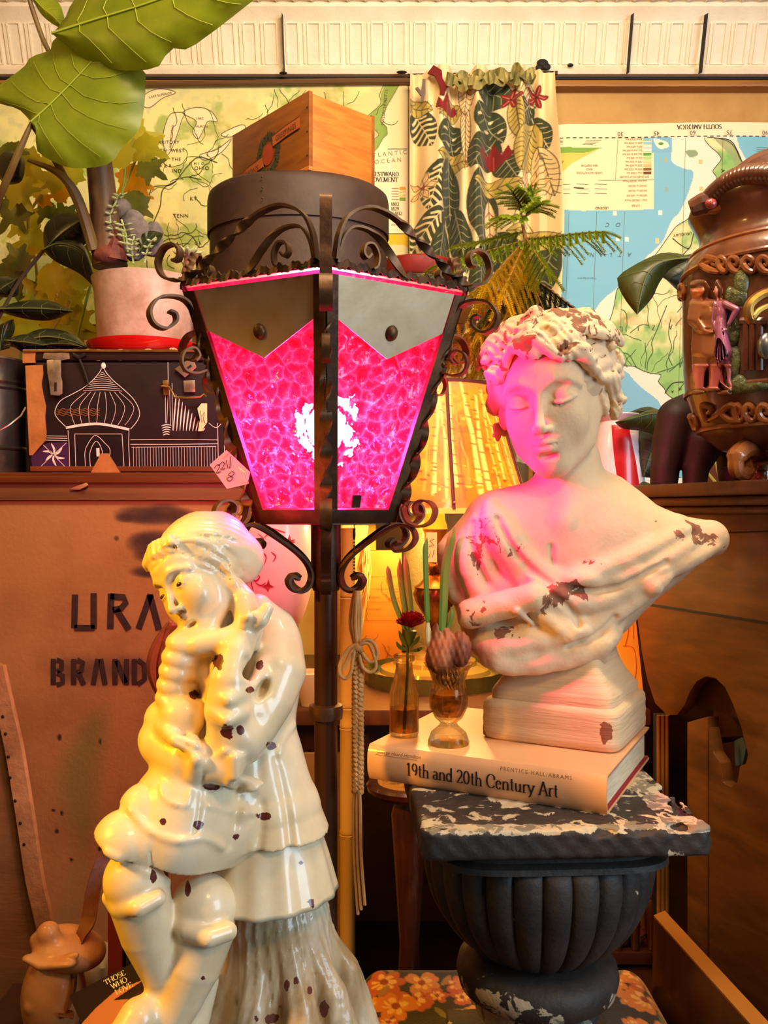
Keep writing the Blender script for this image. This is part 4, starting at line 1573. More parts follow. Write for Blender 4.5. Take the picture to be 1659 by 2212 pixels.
# ---------------------------------------------------------------- pink price card tied to the lantern
TY = .917
tagp = thing('price_card', 'pink paper price card hanging behind the lantern corner', 'price tag', P(490, 1050, TY))
card = [(453, 1004), (489, 972), (540, 1020), (534, 1046), (490, 1056)]
MB().prism([P(x, y, TY) for x, y in card], (0, .0012, 0)).build('card', M('pink_card', (244, 150, 190), .8), tagp)
mpc = px_map(TY, .0008)
m_penink = M('pen_ink', (52, 30, 60), .7)
pi_ = MB()
for q in ([(463, 1012), (470, 1004), (475, 1008), (468, 1022), (478, 1018)], [(473, 1006), (481, 998), (485, 1003), (479, 1015), (488, 1011)], [(489, 994), (493, 1012)], [(499, 986), (497, 1012)],
          [(500, 1020), (494, 1026), (503, 1032), (496, 1040), (491, 1033), (502, 1028), (506, 1021), (500, 1018)]):
    stroke(pi_, spline(q, 5), 1.6, mpc)
o = pi_.build('handwriting', m_penink, tagp)
o['kind'] = 'stuff'
text(tagp, 'VOCABULARY', mpc, 492, 982, 3, M('tag_red', (190, 40, 60), .8), ang=.75)
MB().tube([P(536, 1044, TY), P(528, 1020, TY - .02), P(516, 1010, .905)], .0006, 5).build('string', m_paper_edge, tagp)

# ---------------------------------------------------------------- plaster bust on a book on a stone planter
BZ = .878                                        # top of the planter slab
m_plaster = M('worn_plaster', (232, 200, 160), .75, col2=(212, 178, 134), scale=9, bump=.25, bscale=140, chips=[((134, 84, 56), 46, .72, 'wear')])
bust = thing('plaster_bust', 'cream plaster bust of a woman wearing a leaf wreath and worn drapery', 'bust', (.2335, 1.136, BZ + .042))


def ray_hit(sd, px, py, y0=.8, y1=1.5, step=.0012):
    ys = np.arange(y0, y1, step)
    pts = np.stack([(px - 829.5) / F * ys, ys, EYE - (py - 1106) / F * ys], -1)
    q = (pts - sd.lo) / sd.h
    i = np.floor(q).astype(int)
    ok = ((i >= 0) & (i < sd.n - 1)).all(1)
    f = q - i
    i = np.clip(i, 0, sd.n - 2)
    d = 0
    for a in (0, 1):
        for b in (0, 1):
            for c in (0, 1):
                w = np.where(a, f[:, 0], 1 - f[:, 0]) * np.where(b, f[:, 1], 1 - f[:, 1]) * np.where(c, f[:, 2], 1 - f[:, 2])
                d = d + w * sd.D[i[:, 0] + a, i[:, 1] + b, i[:, 2] + c]
    hit = np.nonzero(ok & (d < 0))[0]
    return Vector(pts[hit[0]]) if len(hit) else None


def wear_of(V, spots, base=0.0):
    """wear weight on vertices from spots seen in the photo (px, py, rx, ry, strength)"""
    px = V[:, 0] / V[:, 1] * F + 829.5
    py = 1106 - (V[:, 2] - EYE) / V[:, 1] * F
    w = np.full(len(V), base)
    for x, y, rx, ry, s in spots:
        w = np.maximum(w, s * np.clip(1.25 - np.hypot((px - x) / rx, (py - y) / ry), 0, 1))
    return w


HR = rotm(13, -6, -22)
_e = P(1165, 862, 1.036)
HT = np.array(_e) - HR @ np.array((0, -.060, 0))

sd = SDF((-.0, .93, .98), (.48, 1.28, 1.50), .0019)
# ---- chest and shoulders
def BP(px, py, y):
    return tuple(P(px, py, y))


sd.ell(BP(1225, 1190, 1.135), (.120, .072, .085), .02)
sd.ell(BP(1180, 1320, 1.13), (.085, .062, .060), .03)
sd.cap([BP(1290, 1120, 1.14), BP(1370, 1165, 1.13), BP(1450, 1176, 1.12), BP(1532, 1164, 1.11)], [.060, .050, .040, .024], .03)
sd.cap([BP(1180, 1140, 1.135), BP(1080, 1140, 1.12), BP(1000, 1190, 1.115)], [.055, .048, .030], .03)
sd.cap([BP(1300, 1290, 1.14), BP(1390, 1220, 1.13)], [.050, .040], .03)
sd.cap([BP(1010, 1240, 1.12), BP(1060, 1360, 1.12)], [.028, .036], .03)
sd.rbox(BP(1170, 1390, 1.13), (.075, .055, .020), .012, .02)
# ---- neck
sd.cap([BP(1222, 985, 1.125), BP(1232, 1060, 1.125), BP(1235, 1130, 1.13)], [.036, .039, .052], .025)
sd.cap([BP(1268, 985, 1.125), BP(1215, 1125, 1.075)], [.012, .009], .02)
# ---- head
sd.frame(HR, HT)
sculpt_head(sd)
sd.frame()
# ---- drapery folds laid on the chest
def fold(pts, r, k=.012, lift=.12, sd_=None):
    sd_ = sd_ or sd
    out = []
    for q in spline(pts, 5):
        h = ray_hit(sd_, q[0], q[1])
        if h is not None:
            out.append(tuple(h + Vector((0, -lift * (r if not hasattr(r, '__len__') else max(r)), 0))))
    if len(out) < 2:
        return
    if hasattr(r, '__len__'):
        t = np.linspace(0, 1, len(out))
        r = list(np.interp(t, np.linspace(0, 1, len(r)), r) * np.clip(.35 + 2.2 * np.sin(math.pi * t), .35, 1.12))
    sd_.cap(out, r, k)


folds = [([(1058, 1082), (1085, 1130), (1120, 1185), (1165, 1232), (1215, 1250), (1290, 1232), (1380, 1195), (1490, 1140)], [.007, .009, .010, .009, .008, .009, .009]),
         ([(1052, 1092), (1066, 1150), (1110, 1225), (1160, 1290), (1215, 1345), (1240, 1372)], [.009, .011, .012, .012, .010]),
         ([(1150, 1250), (1210, 1292), (1290, 1296), (1380, 1255), (1470, 1215), (1545, 1185)], [.008, .014, .013, .012, .011, .008]),
         ([(1238, 1366), (1290, 1345), (1360, 1300), (1440, 1250)], [.010, .012, .011, .009]),
         ([(1230, 1250), (1310, 1252), (1400, 1225), (1500, 1170)], [.005, .007, .006]),
         ([(1000, 1150), (1004, 1210), (1030, 1270), (1080, 1300)], [.008, .010, .010, .008]),
         ([(1025, 1120), (1034, 1180), (1062, 1240), (1110, 1290)], [.007, .009, .009, .007]),
         ([(958, 1175), (966, 1240), (985, 1300)], [.008, .008, .006]),
         ([(1005, 1392), (1070, 1400), (1150, 1385), (1232, 1378)], [.010, .012, .011, .008]),
         ([(1030, 1424), (1110, 1434), (1200, 1424), (1290, 1396), (1336, 1352)], [.011, .013, .013, .012, .010]),
         ([(1100, 1310), (1130, 1340), (1150, 1350)], [.006, .006, .003]),
         ([(1112, 1300), (1170, 1330), (1210, 1362)], [.006, .006, .004])]
for q, r_ in folds:
    fold(q, r_)
for q, r_ in [([(1075, 1120), (1098, 1170), (1140, 1225), (1190, 1262)], .004), ([(1020, 1130), (1022, 1190), (1050, 1255)], .0035), ([(1165, 1262), (1235, 1320), (1250, 1350)], .0045),
              ([(1240, 1275), (1330, 1270), (1440, 1215)], .0035), ([(1230, 1396), (1290, 1372), (1330, 1335)], .004), ([(1190, 1180), (1192, 1215)], .003)]:
    out = [ray_hit(sd, *t) for t in spline(q, 5)]
    sd.cap([tuple(t) for t in out if t is not None], r_, .004, mode='sub')
# the rolled scroll held in the drapery
h1, h2 = ray_hit(sd, 1022, 1325), ray_hit(sd, 1150, 1288)
sd.cap([tuple(h1 + Vector((-.004, -.008, 0))), tuple(h2 + Vector((0, -.006, 0)))], [.0185, .0165], .003)
sd.ell(tuple(h1 + Vector((-.022, -.012, -.001))), (.006, .012, .012), .002, mode='sub')
h3, h4 = ray_hit(sd, 1118, 1318), ray_hit(sd, 1150, 1348)
sd.cap([tuple(h3), tuple(h4)], [.005, .003], .002)
# carved nicks and soft relief
sd.ripple(lambda x, y, z: .0006 * np.sin(x * 180 + 40 * z) * np.sin(z * 150 + 60 * y), (0, .9, .95), (.5, 1.3, 1.14))
V, Fc = sd.mesh()
V = relax(V, Fc, 1, .35)
spots = [(1020, 1190, 60, 70, .21), (1060, 1160, 40, 60, .19), (1030, 1325, 45, 40, .23), (1090, 1370, 45, 36, .21), (1205, 1290, 60, 40, .30), (1232, 1268, 36, 26, .30), (1500, 1150, 70, 50, .22), (1545, 1165, 30, 40, .24),
         (1270, 1215, 70, 14, .18), (1110, 1185, 40, 20, .15), (1000, 1220, 40, 60, .12), (1160, 1420, 60, 20, .06)]
np_mesh('figure', V, Fc, m_plaster, bust, attrs={'wear': wear_of(V, spots, -.05)})

# ---- hair and wreath
hd = SDF((.06, .97, 1.27), (.34, 1.28, 1.50), .0019)
hd.frame(HR, HT)
HC, HS = np.array((0, .042, .026)), np.array((.0815, .0900, .0680))
hd.ell(HC, HS, .01)
hd.ell((0, -.066, -.024), (.0575, .074, .087), .008, mode='sub')
hd.ell((0, -.02, -.09), (.080, .08, .055), .008, mode='sub')
rr = random.Random(2)
for s in (-1, 1):
    for row in range(4):
        pts, rad_ = [], []
        for i in range(17):
            t = i / 16
            an = t * 1.85 - .02
            R_ = .0735 - row * .002
            x = s * R_ * math.sin(an)
            y = .026 - .088 * math.cos(an) + row * .015
            z = .062 + row * .0095 - .088 * t ** 1.5 + .0080 * math.sin(t * 16 + row * 1.1 + s)
            pts.append((x, y + .003 * math.cos(t * 17), z))
            rad_.append(.0088 + .0036 * math.sin(t * 16 + row * 2 + 1))
        hd.cap(pts, rad_, .0015)
        hd.cap([(q[0] * 1.06, q[1] - .007, q[2] + .0085) for q in pts], .0016, .002, mode='sub')
    # curls in front of and behind the ear
    for i in range(26):
        a = rr.uniform(0, 6.3)
        c = np.array((s * rr.uniform(.064, .080), rr.uniform(.030, .085), rr.uniform(-.036, .026) - (.012 if s < 0 else 0)))
        q = [tuple(c + np.array((s * .003 * math.cos(t), .0085 * math.cos(t + a), .0085 * math.sin(t + a)))) for t in np.linspace(0, 4.6, 9)]
        hd.cap(q, [.0055] * 5 + [.005, .0045, .004, .003], .0015)
# nape knot
hd.ell((0, .115, -.012), (.040, .030, .030), .01)


# wreath: laurel leaves lapping round the crown, lying on the hair
def wl(a, e, L, W, tilt, lift=.0085):
    n = np.array((math.sin(a) * math.cos(e), -math.cos(a) * math.cos(e), math.sin(e)))
    c = HC + n * HS * (1 + lift / .08)
    R_ = rotm(0, 0, math.degrees(a)) @ rotm(-math.degrees(e), 0, 0) @ rotm(0, tilt, 0)
    hd.ell(c, (L, .0072, W), .0012, rot=R_)
    v = R_ @ np.array((L * .8, 0, 0))
    o_ = R_ @ np.array((0, -.0074, 0))
    hd.cap([tuple(c - v + o_), tuple(c + o_), tuple(c + v + o_)], .0013, .001, mode='sub')


for a, e, L, W, tl in [(.36, .78, .037, .017, 26), (1.02, .62, .033, .016, 30), (1.55, .42, .032, .015, 24), (.80, .98, .030, .014, 30), (1.45, .80, .032, .015, 28), (2.1, .5, .03, .015, 15), (2.0, .9, .03, .014, 20),
                       (-.72, .66, .034, .015, -56), (-1.15, .52, .032, .016, -42), (-1.75, .36, .03, .015, -25), (-1.05, .9, .03, .014, -40), (-2.3, .5, .03, .015, -15), (-.25, 1.05, .028, .013, 10), (-1.9, .9, .03, .014, -20)]:
    wl(a, e, L, W, tl)
for a, e in ((.02, .72), (.75, .5), (1.3, .25), (-.9, .36)):
    n = np.array((math.sin(a) * math.cos(e), -math.cos(a) * math.cos(e), math.sin(e)))
    hd.ell(tuple(HC + n * HS * 1.06), (.006, .006, .006), .001)
hd.frame()
hd.ripple(lambda x, y, z: .0010 * np.sin(420 * z + 160 * x + 6 * np.sin(90 * x)) * np.sin(40 * x + 60 * y + 1))
V, Fc = hd.mesh()
V = relax(V, Fc, 1, .3)
# wear follows the raised leaves
loc = (V - HT) @ HR
d = np.linalg.norm((loc - HC) / HS, axis=1)
wr = np.clip((d - 1.06) * 2.4, -.06, .17) + np.where(loc[:, 2] > .045, .01, -.06)
np_mesh('hair_and_wreath', V, Fc, m_plaster, bust, attrs={'wear': wr})

# ---- square socle
BA = math.radians(-28)


def sq(n):
    def f(an, k):
        c, s = abs(math.cos(an - BA)), abs(math.sin(an - BA))
        return 1.0 / (c ** n + s ** n) ** (1.0 / n)
    return f


z0 = BZ + .042
pr = [(.083, 0), (.086, .003), (.0863, .012), (.0858, .0165), (.0864, .024), (.0857, .030), (.0862, .036), (.0855, .043), (.083, .047), (.077, .049), (.0775, .058), (.0745, .063)]
pr += [(.052 + .0225 * (1 - t) ** 2.2, .063 + .062 * t) for t in (.15, .3, .45, .6, .75, .9, 1)]
pr += [(.0525, .14), (.056, .158), (.052, .172)]
mb = MB().lathe([(r_, z) for r_, z in pr], (.2335, 1.136, z0), 96, wave=sq(11))
m_ridged = M('worn_plaster_ridged', (228, 196, 154), .75, col2=(208, 174, 130), scale=9, bump=.55, bscale=26, stretch=(.6, .6, 9), chips=[((134, 84, 56), 34, .735, 'wear')])
o = mb.build('socle', m_ridged, bust, angle=50)
Vw = np.array([tuple(o.matrix_world @ v.co) for v in o.data.vertices]) + np.array(ORG[bust])
a = o.data.attributes.new('wear', 'FLOAT', 'POINT')
a.data.foreach_set('value', wear_of(Vw, [(1042, 1575, 22, 40, .26), (1310, 1590, 20, 60, .24), (1290, 1530, 26, 20, .2), (1120, 1500, 60, 14, .08)], -.08).astype(np.float32))

# ---------------------------------------------------------------- the art book under the bust
bk = thing('art_book', 'thick art book in a peach dust jacket lying under the bust', 'book', (.15, 1.1, BZ))
bA = Vector((-.019, 1.069, BZ))
e1 = Vector((.255, -.129, 0)).normalized()
e2 = Vector((-e1.y, e1.x, 0))
BL, BW, BT = .286, .242, .042
m_jacket = M('dust_jacket', (234, 178, 130), .42, col2=(222, 166, 118), scale=6, coat=.25, bump=.03, bscale=30)
m_pages = M('book_pages', (232, 214, 178), .8, col2=(206, 186, 148), scale=130, stretch=(.2, .2, 4), bump=.2, bscale=300)
m_cloth_red = M('red_boards', (142, 26, 36), .7)


def bpt(a, b, c):
    return bA + e1 * a + e2 * b + Vector((0, 0, c))


jk = MB()
sec = [(BW, 0), (.004, 0), (.0015, .003), (-.002, .012), (-.0025, .021), (-.002, .032), (.0015, BT - .003), (.004, BT), (BW, BT), (BW, BT - .0022), (.006, BT - .0022), (.0035, BT - .005), (.001, .021), (.0035, .005), (.006, .0022), (BW, .0022)]
jk.prism([bpt(0, b, c) for b, c in sec], e1 * BL)
jk.build('dust_jacket', m_jacket, bk, angle=40)
MB().prism([bpt(.004, .006, .0045), bpt(.004, BW - .006, .0045), bpt(.004, BW - .006, BT - .0045), bpt(.004, .006, BT - .0045)], e1 * (BL - .009)).build('page_block', m_pages, bk)
for c in (.0022, BT - .0046):
    MB().prism([bpt(.001, .004, c), bpt(.001, BW - .001, c), bpt(.001, BW - .001, c + .0024), bpt(.001, .004, c + .0024)], e1 * (BL - .0022)).build('board', m_cloth_red, bk)


def spine(a, b):
    off = .0027 - .001 * ((b - .021) / .021) ** 2
    return bpt(a, -off - .0004, b)


m_title = M('title_ink', (34, 26, 28), .6)
serif_text(bk, '19th and 20th Century Art', spine, .052, .0125, .0152, m_title, flip=-1, w=.135, thin=.05, xs=.885)


def spine_top(a, b):
    return bpt(a, -.0012, b)


text(bk, 'George Heard Hamilton', spine, .012, .0355, .0042, M('title_sepia', (120, 82, 56), .6), align='LEFT', shear=.35, flip=-1, xs=.98)
lb = MB()
stroke(lb, [(.011, .0318), (.066, .0318)], .0004, spine)
lb.build('rule', M('title_sepia'), bk)
text(bk, 'PRENTICE-HALL/ABRAMS', spine, .168, .0355, .0042, M('title_sepia'), align='LEFT', flip=-1, xs=1.0, space=1.25)

# ---------------------------------------------------------------- stone planter used as a pedestal
UX, UYc = .180, 1.045
urn = thing('stone_planter', 'chipped black stone urn planter with gadrooned bowl and square slab rim', 'planter', (UX, UYc, .53))
m_stone = M('black_stone', (56, 48, 42), .62, col2=(36, 31, 27), scale=18, bump=.5, bscale=60, chips=[((186, 170, 142), 26, .70, 'wear'), ((120, 112, 96), 44, .78, 'wear')])


def wear_attr(o, fn):
    V = np.array([tuple(v.co) for v in o.data.vertices]) + np.array(ORG[o])
    a = o.data.attributes.new('wear', 'FLOAT', 'POINT')
    a.data.foreach_set('value', fn(V).astype(np.float32))


def sqz(n, rot):
    def f(an, k):
        c, s = abs(math.cos(an - rot)), abs(math.sin(an - rot))
        return 1.0 / (c ** n + s ** n) ** (1.0 / n)
    return f


# slab as a dense sheet so that its broken edges can be cut in
slab = SDF((UX - .17, UYc - .17, .835), (UX + .17, UYc + .17, .89), .0022)
slab.rbox((UX, UYc, (BZ + .848) / 2), (.150, .148, (BZ - .848) / 2), .005, .001, rot=rotm(0, 0, 3))
for cx, cy, a in ((-1, -1, 45), (1, -1, -45), (1, 1, 45), (-1, 1, -45)):
    slab.rbox((UX + cx * .157, UYc + cy * .155, .863), (.030, .016, .05), .002, .003, rot=rotm(0, 0, -a if cx == cy else -a), mode='sub')
rr = random.Random(6)
for k in range(26):
    t = rr.random()
    c = (UX + .03 + .115 * t, UYc - .150 + rr.uniform(-.002, .01) + (.05 * max(0, t - .75) * 4), BZ + rr.uniform(-.004, .004))
    slab.ell(c, (rr.uniform(.008, .02), rr.uniform(.005, .012), rr.uniform(.003, .007)), .003, mode='sub')
for k in range(14):
    c = (UX + .150 + rr.uniform(-.012, .006), UYc + rr.uniform(-.11, .03), BZ + rr.uniform(-.012, .004))
    slab.ell(c, (rr.uniform(.006, .012), rr.uniform(.01, .02), rr.uniform(.004, .008)), .003, mode='sub')
slab.ripple(lambda x, y, z: .0007 * np.sin(x * 310 + 3 * np.sin(y * 200)) * np.sin(y * 270 + z * 300))
V, Fc = slab.mesh()
px = V[:, 0] / V[:, 1] * F + 829.5
top_ = np.clip((V[:, 2] - (BZ - .006)) / .006, 0, 1)
w = top_ * .19 + np.where(V[:, 0] > UX + .11, .12, 0) + np.where((V[:, 1] < UYc - .13) & (V[:, 2] > .872), .13, 0) - .03
np_mesh('slab', V, Fc, m_stone, urn, attrs={'wear': w})
o = MB().lathe([(.128, .850), (.130, .846), (.126, .840), (.118, .838), (.118, .833), (.128, .830), (.129, .824), (.1, .822)], (UX, UYc, 0), 80, wave=sqz(5, math.radians(3))).build('neck_moulding', m_stone, urn)
wear_attr(o, lambda V: np.full(len(V), -.05))
bowl = [(.128, .826), (.1335, .815), (.1345, .797), (.131, .775), (.123, .750), (.108, .725), (.090, .706), (.072, .693), (.060, .688)]
bowl = spline(bowl, 5)
o = MB().lathe(bowl, (UX, UYc, 0), 312, wave=lambda an, k: .945 + .055 * abs(math.sin(an * 13)) ** .55 * min(1, 8 * k + .3) * (1 if k < .92 else .4)).build('bowl', m_stone, urn, angle=80)
wear_attr(o, lambda V: np.where(V[:, 0] < UX - .03, .045, .02))
foot = [(.058, .692), (.056, .686), (.066, .684), (.082, .682), (.092, .674), (.0945, .662), (.091, .648), (.080, .640), (.072, .638), (.070, .632), (.074, .626), (.072, .616), (.064, .608), (.060, .595), (.062, .58), (.075, .568), (.085, .566), (.085, .56)]
o = MB().lathe(foot, (UX, UYc, 0), 72).build('foot', m_stone, urn, angle=60)
wear_attr(o, lambda V: np.where((V[:, 2] < .672) & (V[:, 1] < UYc), .17, .08) * np.where(V[:, 2] > .676, .3, 1))
o = MB().box((UX, UYc, .545), (.2, .2, .03)).build('plinth', m_stone, urn, bevel=.004)
wear_attr(o, lambda V: np.full(len(V), .1))

# ---------------------------------------------------------------- glazed figure of a girl seated on a stump
GY = .86
GB = .66                                         # top of the stand it rests on
girl = thing('girl_figurine', 'cream glazed ceramic girl with braids seated on a tree stump', 'figurine', (P(560, 1106, GY).x, GY + .02, GB))
m_glaze = M('cream_glaze', (232, 216, 182), .34, col2=(216, 192, 150), scale=14, coat=.35, bump=.12, bscale=40, chips=[((92, 40, 30), 52, .735, 'wear')])


def GP(px, py, d=0.0):
    return tuple(P(px, py, GY + d))


g_ = SDF((-.285, .70, .655), (-.03, .985, 1.20), .0020)
# torso, hips
g_.ell(GP(515, 1440, .015), (.052, .042, .050), .014)
g_.ell(GP(530, 1530, .02), (.048, .040, .060), .02)
g_.ell(GP(606, 1450, .02), (.018, .034, .050), .014)
g_.ell(GP(545, 1660, .015), (.050, .050, .055), .02)
# flared jacket skirt, cut off square at the hem
def merged(prims, planes, k):
    h_ = SDF((-.285, .70, .655), (-.03, .985, 1.20), .0020)
    for q in prims:
        h_.cap(*q)
    for n, pt in planes:
        h_.half(n, float(np.dot(n, pt)))
    D = g_.D
    t = np.clip(.5 + .5 * (D - h_.D) / k, 0, 1)
    g_.D = D * (1 - t) + h_.D * t - k * t * (1 - t)


merged([([GP(552, 1650, .015), GP(572, 1760, .012), GP(580, 1850, .010)], [.046, .056, .068], .01)], [((0, 0, -1), GP(560, 1842, -.05))], .008)
# the drawn-up knee: skirt with its own hem, jacket tail above it
merged([([GP(480, 1765, -.01), GP(380, 1800, -.05), GP(272, 1822, -.075)], [.050, .047, .030], .01)], [((-.40, .1, -.90), GP(300, 1886, -.11))], .008)
merged([([GP(470, 1730, -.005), GP(390, 1745, -.045), GP(318, 1752, -.062)], [.048, .045, .026], .01)], [((-.30, .1, -.94), GP(370, 1812, -.10))], .006)
g_.ell(GP(288, 1900, -.078), (.026, .026, .028), .004)
g_.cap([GP(238, 1938, -.072), GP(258, 1960, -.092), GP(300, 1962, -.104), GP(340, 1940, -.094)], .0075, .004)
g_.cap([GP(302, 1940, -.075), GP(318, 2010, -.070), GP(350, 2090, -.062), GP(372, 2160, -.05)], [.027, .024, .020, .016], .004)
g_.ell(GP(440, 1960, -.050), (.030, .028, .030), .004)
g_.cap([GP(380, 1985, -.06), GP(405, 2012, -.078), GP(450, 2026, -.084), GP(492, 2012, -.074)], .0085, .005)
g_.cap([GP(440, 2010, -.055), GP(418, 2080, -.06), GP(392, 2150, -.064), GP(350, 2240, -.07), GP(320, 2300, -.08)], [.028, .026, .021, .017, .016], .004)
g_.cap([GP(440, 2122, -.030), GP(412, 2190, -.035), GP(395, 2250, -.045), GP(380, 2310, -.06)], [.014, .019, .019, .016], .005)
g_.cap([GP(300, 2200, -.08), GP(270, 2260, -.09), GP(245, 2310, -.1)], [.018, .020, .016], .01)
# near arm: puffed sleeve down to the elbow, forearm raised to the braid
g_.cap([GP(596, 1400, .0), GP(600, 1450, -.015), GP(580, 1510, -.03), GP(545, 1570, -.045), GP(518, 1592, -.052)], [.026, .027, .024, .023, .026], .012)
g_.ell(GP(508, 1590, -.055), (.022, .022, .018), .012)
g_.cap([GP(500, 1585, -.06), GP(492, 1530, -.066), GP(496, 1470, -.066), GP(510, 1410, -.058), GP(530, 1365, -.045), GP(548, 1340, -.035)], [.020, .021, .018, .014, .011, .009], .008)
g_.cap([GP(462, 1542, -.075), GP(490, 1556, -.088), GP(522, 1540, -.075)], .006, .006)
g_.cap([GP(470, 1505, -.07), GP(494, 1512, -.086), GP(520, 1498, -.072)], .0055, .006)
g_.cap([GP(566, 1440, -.035), GP(548, 1490, -.052), GP(552, 1530, -.055)], [.006, .010, .008], .008)
g_.ell(GP(533, 1440, -.055), (.0045, .02, .014), .004, mode='sub')
g_.ell(GP(566, 1490, -.055), (.005, .02, .010), .004, rot=rotm(0, 25, 0), mode='sub')
# hand at the braid: four fingers and a thumb closing on the hair
for i, (x, y) in enumerate(((562, 1328), (556, 1338), (549, 1348), (541, 1356))):
    g_.cap([GP(545, 1352 + i * 3, -.042), GP(x - 4, y + 2, -.05), GP(x - 14, y - 2, -.056)], [.0045, .0042, .0034], .0015)
g_.cap([GP(534, 1352, -.045), GP(528, 1340, -.056), GP(536, 1332, -.06)], [.0045, .0042, .0034], .0015)
# far arm: puffed sleeve, forearm across the lap, hand
for (x, y, r_) in ((396, 1392, .0165), (388, 1422, .017), (382, 1452, .017), (376, 1482, .0165), (372, 1510, .016)):
    g_.ell(GP(x, y, -.04), (r_, r_, r_ * .72), .0015, rot=rotm(0, 15, 0))
g_.ell(GP(440, 1420, -.025), (.02, .014, .04), .01)
for (x, y, r_) in ((368, 1552, .024), (354, 1592, .023)):
    g_.ell(GP(x, y, -.030), (r_, r_, r_ * .85), .004)
g_.ell(GP(395, 1550, -.050), (.021, .018, .021), .006)
g_.cap([GP(356, 1610, -.04), GP(400, 1640, -.058), GP(450, 1652, -.066), GP(482, 1658, -.068)], [.021, .020, .017, .014], .010)
g_.cap([GP(352, 1570, -.055), GP(380, 1600, -.078), GP(418, 1612, -.08)], .006, .006)
g_.cap([GP(415, 1600, -.07), GP(425, 1640, -.084), GP(418, 1672, -.075)], .006, .006)
g_.ell(GP(480, 1656, -.070), (.019, .011, .015), .006)
for i in range(4):
    y = 1642 + i * 13
    g_.cap([GP(486, y, -.076), GP(506, y - 5, -.082), GP(524 - i * 3, y - 12, -.076)], [.0055, .0050, .0038], .0018)
g_.cap([GP(470, 1636, -.074), GP(488, 1622, -.080), GP(506, 1620, -.078)], [.0055, .0048, .0036], .0018)
# jacket: front opening, collar, cuffs, peplum edge, pocket
g_.cap([GP(445, 1370, -.035), GP(440, 1450, -.038), GP(455, 1530, -.04), GP(480, 1600, -.035)], .006, .007)
g_.cap([GP(478, 1380, -.04), GP(474, 1450, -.045), GP(468, 1520, -.048)], .008, .007)
g_.cap([GP(396, 1372, -.03), GP(430, 1392, -.05), GP(480, 1384, -.05), GP(540, 1352, -.03)], [.008, .010, .010, .008], .008)
g_.cap([GP(500, 1680, -.05), GP(560, 1698, -.045)], [.007, .006], .006)
g_.cap([GP(462, 1742, -.055), GP(520, 1760, -.05)], .005, .006)
# neck and head
u = np.array((-.56, .0, .83)); u /= np.linalg.norm(u)
f = math.cos(math.radians(38)) * np.array((0, -1., 0)) + math.sin(math.radians(38)) * np.array((-u[2], 0, u[0]))
y_ = -f
x_ = np.cross(y_, u)
GR = np.stack([x_, y_, u], 1)
GS = .575
GT = np.array(GP(366, 1272, -.040)) - GR @ (np.array((0, -.06, 0)) * GS)
g_.cap([GP(455, 1330, .0), GP(480, 1400, .01)], [.026, .032], .012)
g_.frame(GR, GT)
g_.sc = GS
sculpt_head(g_)
for s in (-1, 1):
    g_.ell((s * .028, -.042, -.034), (.022, .018, .024), .016)
# smooth hair with a fringe, drawn back over the ear
HC2, HS2 = np.array((0, .040, .020)), np.array((.0775, .088, .074))
g_.sc = 1.0
hc, hs = HC2 * GS, HS2 * GS
sl, p = g_.block(hc - hs, hc + hs, .01)
q = p - hc
k0 = np.linalg.norm(q / hs, axis=-1)
k1 = np.linalg.norm(q / hs ** 2, axis=-1) + 1e-9
dh = k0 * (k0 - 1) / k1
q2 = (p / GS - np.array((0, -.070, -.030))) / np.array((.066, .085, .088))
k2 = np.linalg.norm(q2, axis=-1)
k3 = np.linalg.norm(q2 / np.array((.066, .085, .088)), axis=-1) + 1e-9
dh = np.maximum(dh, -(k2 * (k2 - 1) / k3) * GS)
dh += .0004 * np.sin(p[..., 1] * 700 + p[..., 2] * 700)
g_.op(sl, dh.astype(np.float32), .0015, 'add')
g_.sc = GS
for s in (-1, 1):
    for i in range(4):
        a = (i + .5) / 4
        g_.cap([(s * .040 * a, -.040 + .012 * a, .074 - .008 * a), (s * .048 * a, -.052 + .016 * a, .058), (s * .056 * a, -.056 + .020 * a, .040 + .008 * a)], [.008, .008, .003], .003)
    g_.cap([(s * .03, -.036, .064), (s * .056, -.010, .040), (s * .066, .028, .008), (s * .062, .062, -.012)], [.007, .011, .012, .011], .004)
    g_.cap([(s * .045, -.024, .062), (s * .070, .012, .034), (s * .076, .05, .006)], .0022, .002, mode='sub')
g_.sc = 1.0
g_.frame()
g_.frame(GR, GT)
g_.sc = GS
for s in (-1, 1):
    g_.ell((s * .030, .072, -.016), (.042, .046, .046), .01)
g_.sc = 1.0
g_.frame()
# side tail with a bow, falling over the shoulder
g_.cap([GP(506, 1268, -.02), GP(526, 1300, -.028), GP(536, 1345, -.035), GP(520, 1400, -.050), GP(502, 1450, -.07)], [.010, .013, .012, .012, .008], .004)
g_.cap([GP(530, 1290, -.03), GP(552, 1336, -.032), GP(546, 1392, -.03)], [.006, .010, .007], .003)
g_.ell(GP(504, 1262, -.03), (.007, .006, .010), .002, rot=rotm(0, -25, 0))
g_.cap([GP(540, 1362, -.045), GP(562, 1338, -.052), GP(577, 1314, -.05)], [.006, .008, .006], .003)
g_.cap([GP(500, 1256, -.03), GP(490, 1240, -.03)], [.005, .002], .002)
g_.cap([GP(560, 1310, .0), GP(590, 1350, .01)], [.012, .016], .02)
g_.cap([GP(520, 1310, -.035), GP(530, 1350, -.044), GP(516, 1400, -.06)], .0015, .002, mode='sub')
def surf(pts, r_, k, mode='add', lift=0.0):
    out = []
    for q in spline(pts, 5):
        h = ray_hit(g_, q[0], q[1], .6, 1.1)
        if h is not None:
            out.append(tuple(h + Vector((0, -lift, 0))))
    if len(out) > 1:
        g_.cap(out, r_, k, mode)


